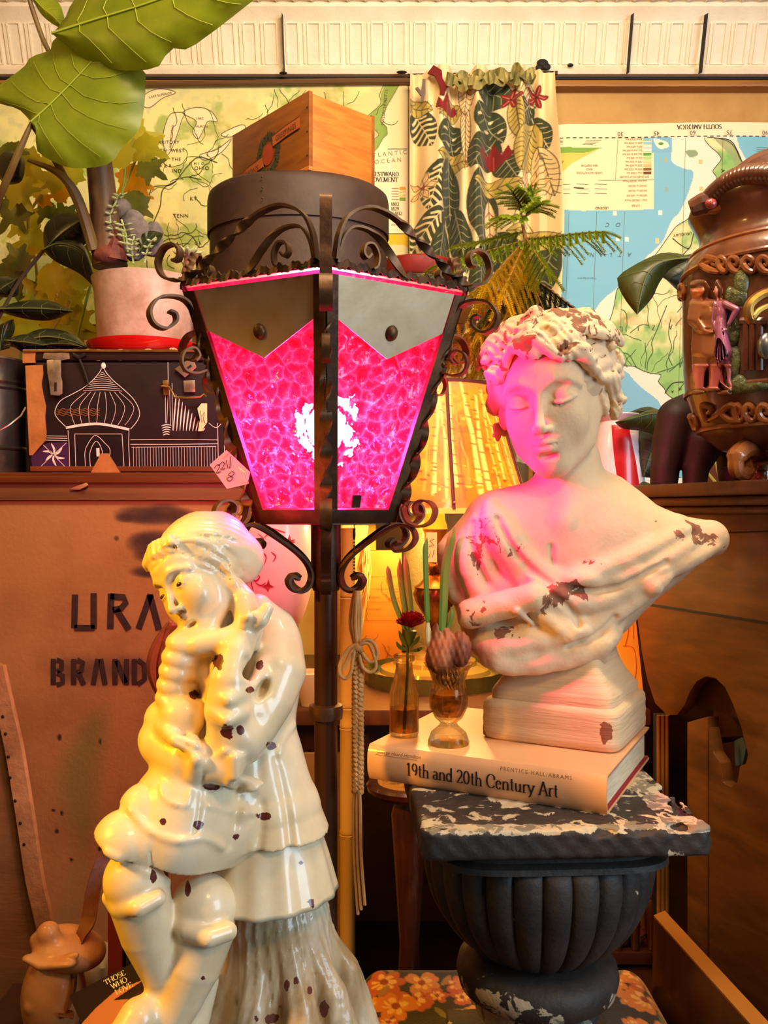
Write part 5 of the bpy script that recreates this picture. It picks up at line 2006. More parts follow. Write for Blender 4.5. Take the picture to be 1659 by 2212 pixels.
for q in ([(330, 1212), (390, 1196), (450, 1216), (500, 1254)], [(345, 1188), (410, 1174), (470, 1200), (512, 1240)], [(372, 1162), (440, 1158), (500, 1196), (526, 1236)], [(336, 1226), (352, 1206)], [(326, 1236), (340, 1216)]):
    surf(q, .0011, .0015, 'sub')
surf([(282, 1748), (318, 1790), (380, 1816), (440, 1810), (480, 1830)], .0028, .004)
surf([(232, 1842), (300, 1876), (372, 1908)], .0030, .004)
surf([(452, 1740), (500, 1752), (560, 1756)], .0022, .004)
surf([(494, 1692), (520, 1704), (556, 1704)], .0030, .003)
surf([(350, 1700), (360, 1726), (400, 1740), (410, 1712)], .0024, .003)
surf([(322, 1830), (330, 1890)], .0010, .001, 'sub')
surf([(440, 1660), (430, 1760), (420, 1800)], .0012, .002, 'sub')
surf([(385, 1600), (420, 1620), (450, 1628)], .0014, .002, 'sub')
surf([(640, 1560), (610, 1600), (600, 1650)], .0020, .004)
for q in ([(560, 1640), (566, 1760), (560, 1830)], [(600, 1640), (620, 1740), (630, 1830)], [(520, 1700), (510, 1780), (500, 1826)]):
    surf(q, .0022, .006, 'sub', .0012)
g_.half((0, 0, -1), -GB - .0005)
V, Fc = g_.mesh()
V = relax(V, Fc, 1, .3)
spots = [(470, 1430, 16, 26, .46), (455, 1450, 20, 40, .10), (490, 1580, 16, 18, .46), (520, 1578, 12, 14, .46), (585, 1612, 14, 12, .46), (420, 1500, 12, 14, .46), (570, 1763, 20, 12, .46), (510, 1808, 16, 10, .46), (650, 1862, 10, 8, .46),
         (352, 1775, 10, 12, .46), (430, 1782, 14, 12, .46), (330, 1892, 8, 20, .46), (405, 1920, 8, 20, .46), (458, 1700, 26, 10, .46), (440, 2112, 10, 8, .46), (360, 1700, 20, 30, .12), (400, 1640, 30, 16, .12), (560, 1440, 12, 16, .46), (540, 1490, 14, 10, .46), (376, 1600, 30, 20, .12)]
np_mesh('figure', V, Fc, m_glaze, girl, attrs={'wear': wear_of(V, spots, -.035)})
# dark eyes
for s in (-1, 1):
    e_ = GT + GR @ (np.array((s * .0255, -.0595, -.004)) * GS)
    MB().ball(e_, (.0040, .0022, .0022), 10, 8, R=Matrix(GR.tolist())).build('eye', M('eye_glaze', (70, 40, 24), .2, coat=.6), girl)

# pleated skirt
cx0, cy0 = P(563, 1106, GY).x, GY + .015
pts, fs = [], []
NS, NA = 16, 140
for j in range(NS):
    t = j / (NS - 1)
    py = 1790 + (1938 - 1790) * t
    z = P(0, py, GY).z
    xc = P(570 + 2 * t, py, GY).x
    rx = (.052 + .018 * t ** .9)
    ry = (.052 + .020 * t)
    for i in range(NA):
        a = 2 * math.pi * i / NA
        pl = 1 + .016 * math.sin(a * 15) * min(1, t * 2.2)
        dz = -.010 * (math.sin(a) * .3 - abs(math.cos(a)) * .35) * t
        pts.append((xc + rx * pl * math.cos(a), GY + .012 + ry * pl * math.sin(a), z + dz))
for i in range(NA):
    x, y, z = pts[(NS - 1) * NA + i]
    pts.append((xc + (x - xc) * .93, GY + .012 + (y - GY - .012) * .93, z + .001))
fc = grid_faces(NA, NS + 1, True)
o = np_mesh('pleated_skirt', np.array(pts), fc[:, ::-1].copy(), m_glaze, girl)
Vv = np.array(pts)
a = o.data.attributes.new('wear', 'FLOAT', 'POINT')
a.data.foreach_set('value', wear_of(Vv, [(650, 1862, 10, 10, .46), (672, 1950, 12, 10, .46), (458, 1895, 8, 26, .46)], -.05).astype(np.float32))

# stump
sp = SDF((P(455, 0, GY).x - .03, GY - .085, GB - .003), (P(760, 0, GY).x + .03, GY + .13, P(0, 1930, GY).z), .0026)
sp.cap([GP(600, 1990, .02), GP(605, 2120, .02), GP(612, 2330, .02)], [.052, .054, .070], .01)
for a, rr_, dx in ((-2.6, .022, -.055), (-1.9, .02, -.03), (-1.2, .022, .01), (-.6, .02, .04), (.2, .02, .06), (2.9, .02, -.06)):
    bx, by = P(608, 2330, GY).x, GY + .02
    sp.cap([tuple(Vector(GP(600, 2030, .02)) + Vector((math.cos(a) * .045, math.sin(a) * .045, 0))), (bx + math.cos(a) * .062, by + math.sin(a) * .062, .74), (bx + math.cos(a) * .082, by + math.sin(a) * .080, GB)], [.010, .014, .022], .014)
sp.ripple(lambda x, y, z: .0008 * np.sin(np.arctan2(y - GY - .02, x - P(605, 0, GY).x) * 31 + 3 * np.sin(z * 40)) + .0005 * np.sin(np.arctan2(y - GY - .02, x - P(605, 0, GY).x) * 63 + 5 * np.sin(z * 55)))
sp.half((0, 0, -1), -GB - .0005)
V, Fc = sp.mesh()
m_bark = M('bark_glaze', (226, 208, 178), .36, col2=(160, 132, 92), scale=22, stretch=(1, 1, .3), coat=.3, bump=.3, bscale=50, chips=[((96, 52, 40), 50, .74, 'wear')])
np_mesh('tree_stump', V, Fc, m_bark, girl, attrs={'wear': wear_of(V, [(620, 2130, 8, 16, .46), (640, 2120, 6, 14, .46), (700, 2180, 14, 24, .46), (590, 2200, 22, 14, .46), (555, 2200, 10, 10, .46), (670, 2140, 8, 12, .46)], -.04)})

# ---------------------------------------------------------------- the big plywood crate on the left
CRY = 1.72
CTOP = P(0, 1022, 1.74).z
m_ply = M('crate_plywood', (146, 102, 54), .75, col2=(120, 80, 40), scale=7, stretch=(.4, 1, 2), bump=.2, bscale=60)
m_board = M('crate_board', (132, 90, 46), .6, col2=(100, 64, 30), scale=9, stretch=(.25, 1, 3), bump=.12, bscale=40)
m_varn = M('varnished_edge', (124, 66, 26), .35, col2=(84, 42, 16), scale=12, stretch=(.2, 1, 2))
xl, xr = P(-330, 0, CRY).x, P(578, 0, CRY).x
crate = thing('plywood_crate', 'large plywood crate stencilled in black under the painted suitcase', 'crate', ((xl + xr) / 2, CRY + .3, 0))
za, zb = P(0, 1082, CRY).z, .04
mb = MB().box(((xl + xr) / 2, CRY + .33, (CTOP - .012) / 2 + .01), (xr - xl - .02, .62, CTOP - .03))
mb.build('carcass', m_board, crate)
MB().box(((xl + xr) / 2, CRY + .32, CTOP - .006), (xr - xl + .01, .66, .012)).build('lid_board', m_varn, crate, bevel=.002)
MB().box(((xl + xr) / 2, CRY - .004, P(0, 1035, CRY).z - .001), (xr - xl, .022, .014)).build('lid_moulding', m_varn, crate, bevel=.003)
MB().box(((xl + xr) / 2, CRY + .003, (P(0, 1042, CRY).z + za) / 2), (xr - xl, .02, P(0, 1042, CRY).z - za - .0015)).build('top_rail', m_board, crate, bevel=.0015)
# front panel with sprayed-over marks
X0, Y0, X1, Y1 = -330, 1082, 578, 2280
S = .34
cv = Canvas(int((X1 - X0) * S), int((Y1 - Y0) * S), (164, 118, 64))
n1 = cv.noise(40, 21)
cv.blend(np.clip((n1 - .45) * 3, 0, 1) * .5, (132, 90, 46))
cv.blend(np.clip((cv.noise(9, 22) - .6) * 5, 0, 1) * .25, (176, 132, 82))


def cr(x, y):
    return ((x - X0) * S, (y - Y0) * S)


for x, y, w, h in ((300, 1112, 62, 22), (350, 1106, 50, 20), (390, 1120, 40, 24), (330, 1122, 70, 16), (330, 1165, 60, 22), (310, 1176, 45, 26), (360, 1180, 50, 26), (320, 1200, 40, 18), (310, 1236, 38, 14), (330, 1240, 40, 12), (268, 1120, 26, 12), (250, 1164, 7, 7)):
    cv.ell(*cr(x, y), w * S, h * S, (52, 32, 26), 0, .75, .55)
for x, y, w, h in ((220, 1450, 120, 40), (160, 1450, 60, 36), (290, 1446, 60, 40)):
    cv.ell(*cr(x, y), w * S, h * S, (74, 48, 30), 0, .5, .8)
r = random.Random(12)
for k in range(16):
    x, y = r.uniform(20, 300), r.uniform(1580, 2000)
    cv.ell(*cr(x, y), r.uniform(3, 6) * S, r.uniform(4, 9) * S, (34, 20, 12), 0, .9, .4)
m_panel = M('crate_panel_paint', attr='Col', rough=.75, bump=.25, bscale=90)
cv.sheet('front_panel', lambda U, V: np.stack([(X0 + U * (X1 - X0) - 829.5) / F * CRY, np.full_like(U, CRY), EYE - (Y0 + V * (Y1 - Y0) - 1106) / F * CRY], -1), m_panel, crate)
MB().box(((xl + xr) / 2, CRY + .008, (za + P(0, 2280, CRY).z) / 2), (xr - xl, .012, za - P(0, 2280, CRY).z)).build('panel_core', m_ply, crate)
mpc = px_map(CRY, .0015)
m_sten = M('stencil_paint', (56, 36, 26), .8, col2=(40, 24, 18), scale=60)


def letter(strokes, w, name='stencil_letter'):
    lb = MB()
    for q in strokes:
        stroke(lb, q, w, mpc)
    lb.build(name, m_sten, crate, smooth=False)


letter([[(163, 1284), (161, 1356)], [(161, 1356), (205, 1356)], [(203, 1281), (203, 1358)]], 13)
letter([[(241, 1282), (239, 1358)], [(239, 1288), (268, 1290), (272, 1302), (262, 1314), (244, 1318)], [(252, 1316), (279, 1360)]], 14)
letter([[(300, 1358), (326, 1284)], [(324, 1284), (344, 1360)]], 14)
for x, q in ((110, [[(6, 0), (6, 56)], [(13, 2), (24, 6), (24, 22), (14, 27)], [(14, 30), (26, 36), (26, 52), (13, 56)]]), (154, [[(6, 0), (6, 56)], [(13, 2), (26, 8), (22, 26), (13, 28)], [(16, 30), (28, 56)]]),
             (198, [[(4, 56), (14, 0)], [(20, 0), (30, 56)]]), (244, [[(5, 0), (5, 56)], [(9, 4), (28, 52)], [(30, 0), (30, 56)]]), (286, [[(5, 0), (5, 56)], [(12, 2), (26, 12), (27, 44), (12, 55)]])):
    letter([[(x + a, 1423 + b) for a, b in t] for t in q], 11)
# torn lifted splinter on the rail, nail holes
fl = MB()
fl.prism([P(148, 1057, CRY - .008), P(164, 1050, CRY - .014), P(186, 1043, CRY - .018), P(190, 1048, CRY - .02), P(172, 1058, CRY - .012)], (0, .004, 0))
fl.build('splinter', M('splinter_wood', (196, 150, 96), .7), crate)
MB().prism([P(150, 1061, CRY - .0085), P(170, 1058, CRY - .0085), P(190, 1052, CRY - .0085), P(191, 1045, CRY - .0085), P(186, 1057, CRY - .0085), P(168, 1062, CRY - .0085)], (0, .001, 0)).build('splinter_hole', m_black, crate)

# ---------------------------------------------------------------- painted suitcase
SY_ = 1.74
sx0, sx1 = P(56, 0, SY_).x, P(482, 0, SY_).x
sz0, sz1 = CTOP, P(0, 757, SY_).z
suit = thing('painted_suitcase', 'black suitcase painted with a white onion-domed mosque', 'suitcase', ((sx0 + sx1) / 2, SY_ + .12, sz0))
m_lac = M('black_lacquer', (26, 16, 16), .6, col2=(38, 22, 22), scale=16, spec=.25, bump=.06, bscale=50)
m_white = M('white_line_paint', (238, 222, 210), .6)
m_tan = M('tan_hide', (186, 124, 62), .6, col2=(158, 98, 44), scale=24, bump=.25, bscale=90)
m_nick = M('nickel', (206, 188, 160), .35, metal=.75, col2=(150, 128, 100), scale=40, bump=.1, bscale=90)
m_brass = M('brass', (196, 150, 76), .3, metal=.85, col2=(150, 104, 44), scale=30)
zl = P(0, 782, SY_).z
MB().box(((sx0 + sx1) / 2, SY_ + .115, (sz0 + zl) / 2), (sx1 - sx0, .23, zl - sz0)).build('body', m_lac, suit, bevel=.004)
MB().box(((sx0 + sx1) / 2, SY_ + .115, (zl + sz1) / 2 + .001), (sx1 - sx0 + .004, .236, sz1 - zl - .003)).build('lid', M('lid_dark', (40, 22, 18), .4, coat=.3), suit, bevel=.003)
MB().box(((sx0 + sx1) / 2, SY_ - .004, sz1 - .002), (sx1 - sx0 + .008, .006, .005)).build('lid_edge', m_brass, suit, bevel=.001)
MB().box(((sx0 + sx1) / 2, SY_ - .002, P(0, 1013, SY_).z), (sx1 - sx0 - .02, .005, .010)).build('bottom_strip', m_varn, suit, bevel=.001)
mps = px_map(SY_, .0012)


def sq_(x, y):
    return (x / 3.19, 400 + y / 3.19)


def art(lines, w, taper=False, name='painted_line'):
    for q in lines:
        lb = MB()
        stroke(lb, [sq_(*t) for t in spline(q, 6)], w, mps, taper)
        lb.build(name, m_white, suit, smooth=False)


art([[(460, 1670), (392, 1600), (382, 1550), (420, 1485), (500, 1440), (575, 1398), (640, 1345), (690, 1285), (708, 1240)], [(708, 1240), (732, 1290), (785, 1350), (850, 1405), (925, 1480), (962, 1560), (950, 1620), (900, 1682)]], 1.4)
art([[(455, 1672), (590, 1650), (710, 1648), (892, 1684)]], 5.5)
art([[(470, 1690), (478, 1800), (482, 1940)], [(890, 1690), (888, 1800), (896, 1940)], [(524, 1940), (516, 1715)], [(516, 1715), (842, 1715)], [(842, 1715), (856, 1940)],
     [(592, 1940), (586, 1850), (604, 1790), (658, 1725), (726, 1780), (760, 1830), (742, 1940)], [(624, 1940), (622, 1840), (664, 1765), (705, 1830), (708, 1940)], [(900, 1754), (1200, 1752), (1500, 1756)], [(900, 1786), (1200, 1786), (1500, 1782)],
     [(908, 1806), (1490, 1800)], [(320, 1728), (465, 1730)], [(322, 1742), (466, 1745)], [(318, 1757), (466, 1760)], [(275, 1945), (460, 1775)], [(300, 1790), (455, 1945)], [(1500, 1640), (1506, 1940)], [(1545, 1750), (1600, 1748)], [(1545, 1750), (1550, 1930)],
     [(1440, 1640), (1495, 1670), (1560, 1600)]], 1.2)
art([[(675, 1812), (678, 1870)]], 7)
for k in range(9):
    y = 1292 + k * 15
    w = 14 + k * 15
    art([[(708 - w, y + 6), (708, y - 2), (708 + w, y + 8)]], .9)
for k in range(8):
    t = -1 + 2 * (k + .5) / 8
    art([[(708 + t * 130, 1425), (700 + t * 245 + 5, 1520), (700 + t * 230, 1600), (690 + t * 195, 1655)]], .9)
for k in range(30):
    art([[(920 + k * 19.5, 1806), (922 + k * 19.5, 1938)]], .7)
art([[(1158, 1220), (1160, 1400), (1150, 1640)], [(1186, 1365), (1190, 1690)], [(1170, 1400), (1176, 1660)], [(1140, 1380), (1142, 1640)]], 1.0)
for k in range(10):
    art([[(1215 + k * 22, 1440 + k * 26), (1205 + k * 22, 1560 + k * 14), (1196 + k * 22, 1695)]], 3.0, True)
for k in range(5):
    art([[(1112 + k * 3, 1660 + k * 16), (1148, 1650 + k * 16), (1182 - k * 3, 1656 + k * 16)]], 2.4, True)
lb = MB()
lb.ball(P(*sq_(712, 1245), SY_ - .002), (.005, .002, .0065), 10, 6)
lb.build('dome_finial', m_white, suit)
mp0 = px_map(SY_, .0007)
MB().flat([mp0(*sq_(*q)) for q in ((215, 1870), (330, 1775), (466, 1772), (480, 1942), (222, 1945))]).build('purple_panel', M('purple_paint', (64, 26, 66), .5), suit)
for k in range(6):
    a = k * math.pi / 3 + .3
    art([[(372, 1858), (372 + 38 * math.cos(a + .3), 1858 + 38 * math.sin(a + .3)), (372 + 80 * math.cos(a), 1858 + 80 * math.sin(a))]], 4.5, True)
# golden scribble across the dome
lb = MB()
for k in range(4):
    stroke(lb, [sq_(395 + t * 14, 1545 + k * 13 + 7 * math.sin(t * 1.7 + k)) for t in range(22)], 1.1, mps)
lb.build('gold_scribble', M('gold_paint', (150, 92, 34), .5), suit)['kind'] = 'stuff'
for x, y in ((680, 1172), (832, 1170), (1022, 1166), (1190, 1160)):
    lb = MB()
    lb.flat([mps(*sq_(x + 46 * math.cos(a), y + 40 * math.sin(a))) for a in np.linspace(0, 2 * math.pi, 22)[:-1]])
    rd = lb.build('rosette', M('rosette_paint', (206, 178, 120), .6), suit)
    lb = MB()
    mps3 = px_map(SY_, .0022)
    for k in range(6):
        stroke(lb, [sq_(x - 38 + 9 * k + 10 * math.cos(t * .5 + k), y - 32 + t * 8) for t in range(9)], 1.2, mps3)
    lb.build('rosette_line', m_lac, rd)['kind'] = 'stuff'
torn = [(178, 1245), (296, 1240), (300, 1300), (288, 1370), (300, 1440), (318, 1520), (312, 1600), (322, 1700), (318, 1760), (280, 1800), (228, 1862), (206, 1862)]
MB().prism([px_map(SY_, .003)(*sq_(*q)) for q in torn], (0, .0035, 0)).build('hide_corner', m_tan, suit)
MB().prism([px_map(SY_, .004)(*sq_(*q)) for q in [(162, 1155), (250, 1152), (246, 1226), (162, 1228)]], (0, .004, 0)).build('hide_corner', m_tan, suit)
MB().prism([px_map(SY_, .005)(*sq_(*q)) for q in [(630, 1985), (700, 1850), (748, 1850), (836, 1985)]], (0, .005, 0)).build('hide_corner', m_tan, suit)
# latch with hasp
lt = MB()
lt.prism([px_map(SY_, .005)(*sq_(*q)) for q in [(300, 1195), (310, 1150), (400, 1140), (480, 1160), (486, 1200), (400, 1215)]], (0, .004, 0))
lt.build('latch_plate', m_nick, suit, bevel=.0006)
hp = MB()
hp.prism([px_map(SY_, .010)(*sq_(*q)) for q in [(334, 1210), (430, 1210), (430, 1320), (440, 1360), (440, 1440), (420, 1455), (360, 1450), (350, 1360), (338, 1300)]], (0, .005, 0))
hs_ = hp.build('latch', m_nick, suit, bevel=.0012)
MB().prism([px_map(SY_, .0108)(*sq_(*q)) for q in [(388, 1365), (404, 1365), (404, 1425), (388, 1425)]], (0, .001, 0)).build('keyhole', m_black, hs_)
h2 = MB()
h2.prism([px_map(SY_, .008)(*sq_(*q)) for q in [(1210, 1270), (1330, 1185), (1360, 1260), (1280, 1330)]], (0, .004, 0))
h2.build('latch', m_nick, suit, bevel=.001)
MB().prism([px_map(SY_, .0085)(*sq_(*q)) for q in [(1262, 1280), (1322, 1240), (1330, 1254), (1270, 1294)]], (0, .001, 0)).build('keyhole', m_black, suit)
h3 = MB()
h3.prism([px_map(SY_, .006)(*sq_(*q)) for q in [(1268, 1350), (1345, 1346), (1350, 1428), (1272, 1430)]], (0, .004, 0))
h3.build('lock_plate', m_nick, suit, bevel=.001)
hk = MB()
hk.tube([P(*sq_(x, y), SY_ - d) for x, y, d in ((1112, 1386, .006), (1165, 1390, .012), (1190, 1430, .014), (1205, 1462, .015), (1290, 1466, .015), (1380, 1460, .015), (1405, 1440, .012), (1420, 1460, .012))], .0022, 8)
hk.build('carry_hook', m_brass, suit)
MB().prism([px_map(SY_, .006)(*sq_(*q)) for q in [(1125, 1350), (1160, 1345), (1168, 1450), (1130, 1450)]], (0, .005, 0)).build('hinge_bracket', m_brass, suit, bevel=.001)
# knotted thong and paper label
th = MB()
th.tube([P(*sq_(x, y), SY_ - .006) for x, y in ((540, 1180), (556, 1220), (580, 1280), (600, 1340), (612, 1385))], [.002, .0026, .002, .0018, .0016], 6)
th.tube([P(*sq_(x, y), SY_ - .006) for x, y in ((500, 1165), (545, 1190), (590, 1165))], .004, 6)
th.build('leather_thong', m_black, suit)
tg_ = MB()
tg_.prism([px_map(SY_, .016)(*sq_(*q)) for q in [(1372, 1545), (1400, 1510), (1438, 1510), (1438, 1640), (1400, 1700), (1376, 1700), (1390, 1620)]], (0, .0008, 0))
tg_.build('paper_label', M('label_paper', (240, 214, 160), .8), suit)
lb = MB()
for q in ([(1395, 1560), (1400, 1640)], [(1405, 1600), (1420, 1570), (1410, 1640)], [(1418, 1625), (1426, 1650)]):
    stroke(lb, [sq_(*t) for t in q], 1.0, px_map(SY_, .0165))
lb.build('label_writing', m_ink, suit)['kind'] = 'stuff'

# ---------------------------------------------------------------- tin pail beside the suitcase
pc = P(-42, 0, 1.80)
pail = thing('tin_pail', 'ribbed galvanised tin pail standing beside the painted suitcase', 'pail', (pc.x, 1.80, CTOP))
rp, zt_ = .0905, P(0, 765, 1.72).z
m_zinc = M('galvanised_tin', (150, 146, 138), .25, metal=.9, col2=(110, 104, 96), scale=12)
pp = [(rp * .97, 0), (rp, .004), (rp, .045), (rp + .004, .05), (rp, .055), (rp, .165), (rp + .004, .17), (rp, .176), (rp + .003, .182), (rp, .188), (rp, zt_ - CTOP - .012), (rp + .004, zt_ - CTOP - .004), (rp + .002, zt_ - CTOP), (rp - .003, zt_ - CTOP - .004), (rp - .003, .01), (0, .01)]
MB().lathe(pp, (pc.x, 1.80, CTOP), 48).build('body', m_zinc, pail)
MB().tube([P(-60, 960, 1.69), P(-20, 942, 1.688), P(20, 918, 1.695), P(45, 898, 1.715), P(55, 880, 1.74)], .0016, 6).build('wire_handle', m_nick, pail)

# ---------------------------------------------------------------- potted elephant ear on a red saucer
PX_, PY_ = P(312, 0, 1.85).x, 1.855
sauc = thing('plant_saucer', 'glossy red plastic saucer on top of the suitcase', 'saucer', (PX_, PY_, sz1))
MB().lathe([(.0, .0), (.098, 0), (.104, .004), (.116, .026), (.1175, .030), (.114, .031), (.102, .008), (0, .006)], (PX_, PY_, sz1), 48).build('dish', M('red_plastic', (206, 24, 18), .3, coat=.5), sauc)


def leaf_mat(name, c1, c2, trans=.35, rough=.42, scale=14):
    if name in MATS:
        return MATS[name]
    m = bpy.data.materials.new(name)
    g = G(m)
    vec = g.coords()
    col = g.ramp(g.noise(vec, scale, 4), [(.35, rgb(c1)), (.65, rgb(c2))])
    bs = g.node('ShaderNodeBsdfPrincipled', {'Roughness': rough, 'Base Color': col})
    tl = g.node('ShaderNodeBsdfTranslucent', {'Color': col})
    mx = g.node('ShaderNodeMixShader', {0: trans, 1: bs.outputs[0], 2: tl.outputs[0]})
    g.t.links.new(mx.outputs[0], g.node('ShaderNodeOutputMaterial').inputs[0])
    MATS[name] = m
    return m


m_ear = leaf_mat('elephant_ear_leaf', (138, 150, 28), (116, 132, 22), .45)
m_ear_vein = M('leaf_vein', (146, 156, 46), .5)
m_stalk = M('plant_stalk', (112, 92, 44), .5, col2=(88, 62, 34), scale=20, stretch=(1, 1, .2))
m_trunk = M('ear_trunk', (104, 74, 46), .55, col2=(70, 46, 32), scale=14, stretch=(3, 3, .4), bump=.2, bscale=40)
pot = thing('elephant_ear_plant', 'elephant ear plant with huge pointed leaves in a whitewashed metal pot', 'potted plant', (PX_, PY_, sz1 + .008))
pz = sz1 + .008
m_pot = M('whitewashed_tin', (206, 178, 160), .55, metal=.15, col2=(170, 136, 112), scale=16, bump=.2, bscale=60, chips=[((120, 84, 60), 40, .70)])
MB().lathe([(.0, 0), (.092, 0), (.0945, .01), (.103, .13), (.107, .150), (.1085, .157), (.105, .157), (.100, .145), (.0, .140)], (PX_, PY_, pz), 48).build('pot', m_pot, pot)
MB().lathe([(.0, .150), (.099, .143), (.099, .138), (0, .138)], (PX_, PY_, pz), 32).build('soil', M('soil', (52, 34, 22), .95, bump=.8, bscale=120), pot)


def big_leaf(name, mid, left, right, Yf, mat, parent, veins=7, ripple=.004, n=26, m=9):
    """leaf between a midrib and its two margins (photo pixels); Yf(px,py,s) gives the distance"""
    def res(pts, k):
        p = np.array(spline(pts, 10))
        d = np.r_[0, np.cumsum(np.hypot(*np.diff(p, axis=0).T))]
        t = np.linspace(0, d[-1], k)
        return np.stack([np.interp(t, d, p[:, 0]), np.interp(t, d, p[:, 1])], 1)
    A, B, C = res(mid, n), res(left, n), res(right, n)
    V = []
    ss = np.linspace(-1, 1, 2 * m + 1)
    for i in range(n):
        for s in ss:
            q = A[i] * (1 - abs(s)) + (B[i] if s < 0 else C[i]) * abs(s)
            y = Yf(q[0], q[1], s) + ripple * abs(s) * math.sin((i / n - abs(s) * .16) * veins * 6.28) * (1.0 if abs(s) > .05 else 0)
            V.append(P(q[0], q[1], y))
    lf = np_mesh(name, np.array(V), grid_faces(2 * m + 1, n), mat, parent)
    vb = MB()
    k = 2 * m + 1
    q_ = min(1.0, (Vector(V[m]) - Vector(V[(n - 1) * k + m])).length * 4)
    vb.tube([Vector(V[i * k + m]) + Vector((0, -.002, 0)) for i in range(n)], [.0028 * q_ * (1 - .8 * i / n) for i in range(n)], 6)
    for v in range(1, veins):
        i0 = int(v * n / veins)
        for sg in (-1, 1):
            pts = []
            for j in range(0, m + 1, 2):
                ii = min(n - 1, i0 + int(abs(j) * .16 * n / m))
                pts.append(Vector(V[ii * k + m + sg * j]) + Vector((0, -.0015, 0)))
            vb.tube(pts, [.0010 * q_ * (1 - .7 * t / len(pts)) for t in range(len(pts))], 5)
    vb.build('leaf_vein', m_ear_vein if mat is m_ear else M('leaf_vein_dark', (92, 100, 48), .5), lf)
    return lf


# upper leaf, blade towards the window
big_leaf('leaf', [(113, 73), (200, 45), (320, 8), (450, -40), (600, -110)],
         [(113, 73), (140, 40), (160, 0), (230, -70), (330, -120), (450, -150), (600, -110)],
         [(113, 73), (159, 111), (205, 138), (263, 152), (336, 147), (356, 122), (372, 105), (405, 106), (450, 76), (490, 46), (530, 14), (565, -20), (600, -110)],
         lambda x, y, s: 1.60 - .00030 * (x - 300) + (.05 * s * s if s < 0 else -.03 * s + .06 * s * s), m_ear, pot, 8)
# middle leaf hanging in front of the trunk
big_leaf('leaf', [(67, 264), (110, 225), (155, 180), (200, 132), (214, 118)],
         [(67, 264), (40, 236), (0, 224), (-30, 205), (0, 182), (51, 145), (67, 123), (108, 108), (116, 84), (140, 74), (170, 84), (214, 118)],
         [(67, 264), (80, 290), (78, 324), (125, 354), (169, 364), (236, 354), (262, 321), (300, 280), (311, 233), (314, 189), (310, 148), (260, 132), (214, 118)],
         lambda x, y, s: 1.66 + (.05 * s * s if s < 0 else -.05 * s + .06 * s * s), m_ear, pot, 7)
# top-left leaf tip coming in over the edge
big_leaf('leaf', [(60, -20), (90, 15), (120, 40), (140, 66)], [(60, -20), (84, 24), (108, 48), (140, 66)], [(60, -20), (120, 0), (138, 34), (140, 66)], lambda x, y, s: 1.75 + .02 * s * s, m_ear, pot, 4, .002)
tr_ = MB()
tr_.tube([P(238, 575, 1.845), P(230, 500, 1.845), P(222, 420, 1.84), P(214, 350, 1.83), P(205, 300, 1.80)], [.036, .031, .028, .026, .02], 14)
tr_.build('trunk', m_trunk, pot)
tr_ = MB()
tr_.tube([P(246, 560, 1.83), P(250, 520, 1.825), P(236, 470, 1.83)], [.03, .012, .004], 8)
tr_.ball(P(232, 552, 1.82), (.03, .02, .02), 10, 8)
tr_.build('root_collar', M('root_red', (120, 56, 40), .7, col2=(80, 34, 26), scale=40, bump=.6, bscale=80), pot)
for q, rr_ in (([(202, 540, 1.82), (182, 470, 1.80), (158, 410, 1.78), (120, 370, 1.76), (60, 346, 1.75)], [.012, .012, .010, .007, .003]),
               ([(205, 545, 1.84), (168, 440, 1.82), (110, 330, 1.74), (67, 266, 1.67)], [.008, .008, .007, .005]),
               ([(215, 360, 1.84), (190, 240, 1.80), (150, 150, 1.78), (105, 110, 1.77), (70, 20, 1.76), (60, -20, 1.75)], [.012, .008, .006, .005, .005, .004]),
               ([(222, 380, 1.84), (240, 260, 1.82), (280, 120, 1.76), (320, 8, 1.61)], [.012, .009, .007, .005]),
               ([(67, 268, 1.66), (40, 330, 1.66), (10, 400, 1.68), (-40, 520, 1.75)], [.004, .0065, .007, .007])):
    MB().tube([P(*t) for t in spline(q, 5)], list(np.interp(np.linspace(0, 1, len(spline(q, 5))), np.linspace(0, 1, len(rr_)), rr_)), 8).build('leaf_stalk', m_stalk, pot)

# ---- succulents and stones in the same pot
m_succ = M('succulent', (176, 184, 140), .6, col2=(150, 164, 112), scale=30)
m_rock = M('grey_stone', (124, 112, 108), .85, col2=(86, 76, 74), scale=40, bump=.7, bscale=90)
r = random.Random(9)
for x, y, s_ in ((285, 480, .026), (300, 505, .03), (326, 528, .026), (262, 452, .022), (332, 500, .02), (290, 540, .024)):
    c = P(x, y, 1.86)
    st = MB()
    rock = []
    for k in range(7):
        th = math.pi * k / 6
        for i in range(10):
            a = 2 * math.pi * i / 10
            q = s_ * (1 + .25 * mnoise.noise(Vector((x + 2 * math.cos(a) * math.sin(th), y + 2 * math.sin(a) * math.sin(th), 2 * math.cos(th)))))
            rock.append(c + Vector((q * math.sin(th) * math.cos(a), .7 * q * math.sin(th) * math.sin(a), -q * math.cos(th))))
    st.add(rock, [(k * 10 + i, k * 10 + (i + 1) % 10, (k + 1) * 10 + (i + 1) % 10, (k + 1) * 10 + i) for k in range(6) for i in range(10)])
    st.build('stone', m_rock, pot)


def bead_stem(pts, Y, n, L):
    """succulent stem with paired stubby leaves"""
    sp_ = spline(pts, 6)
    mb = MB()
    mb.tube([P(x, y, Y) for x, y in sp_], .0022, 6)
    for k in range(n):
        t = int((.25 + .72 * k / n) * (len(sp_) - 1))
        x, y = sp_[t]
        for sg in (-1, 1):
            mb.tube([P(x, y, Y), P(x + sg * L * .6, y - 3, Y - .01), P(x + sg * L, y - 5, Y - .012)], [.0012, .0030, .0008], 6)
    mb.build('succulent_stem', m_succ, pot)


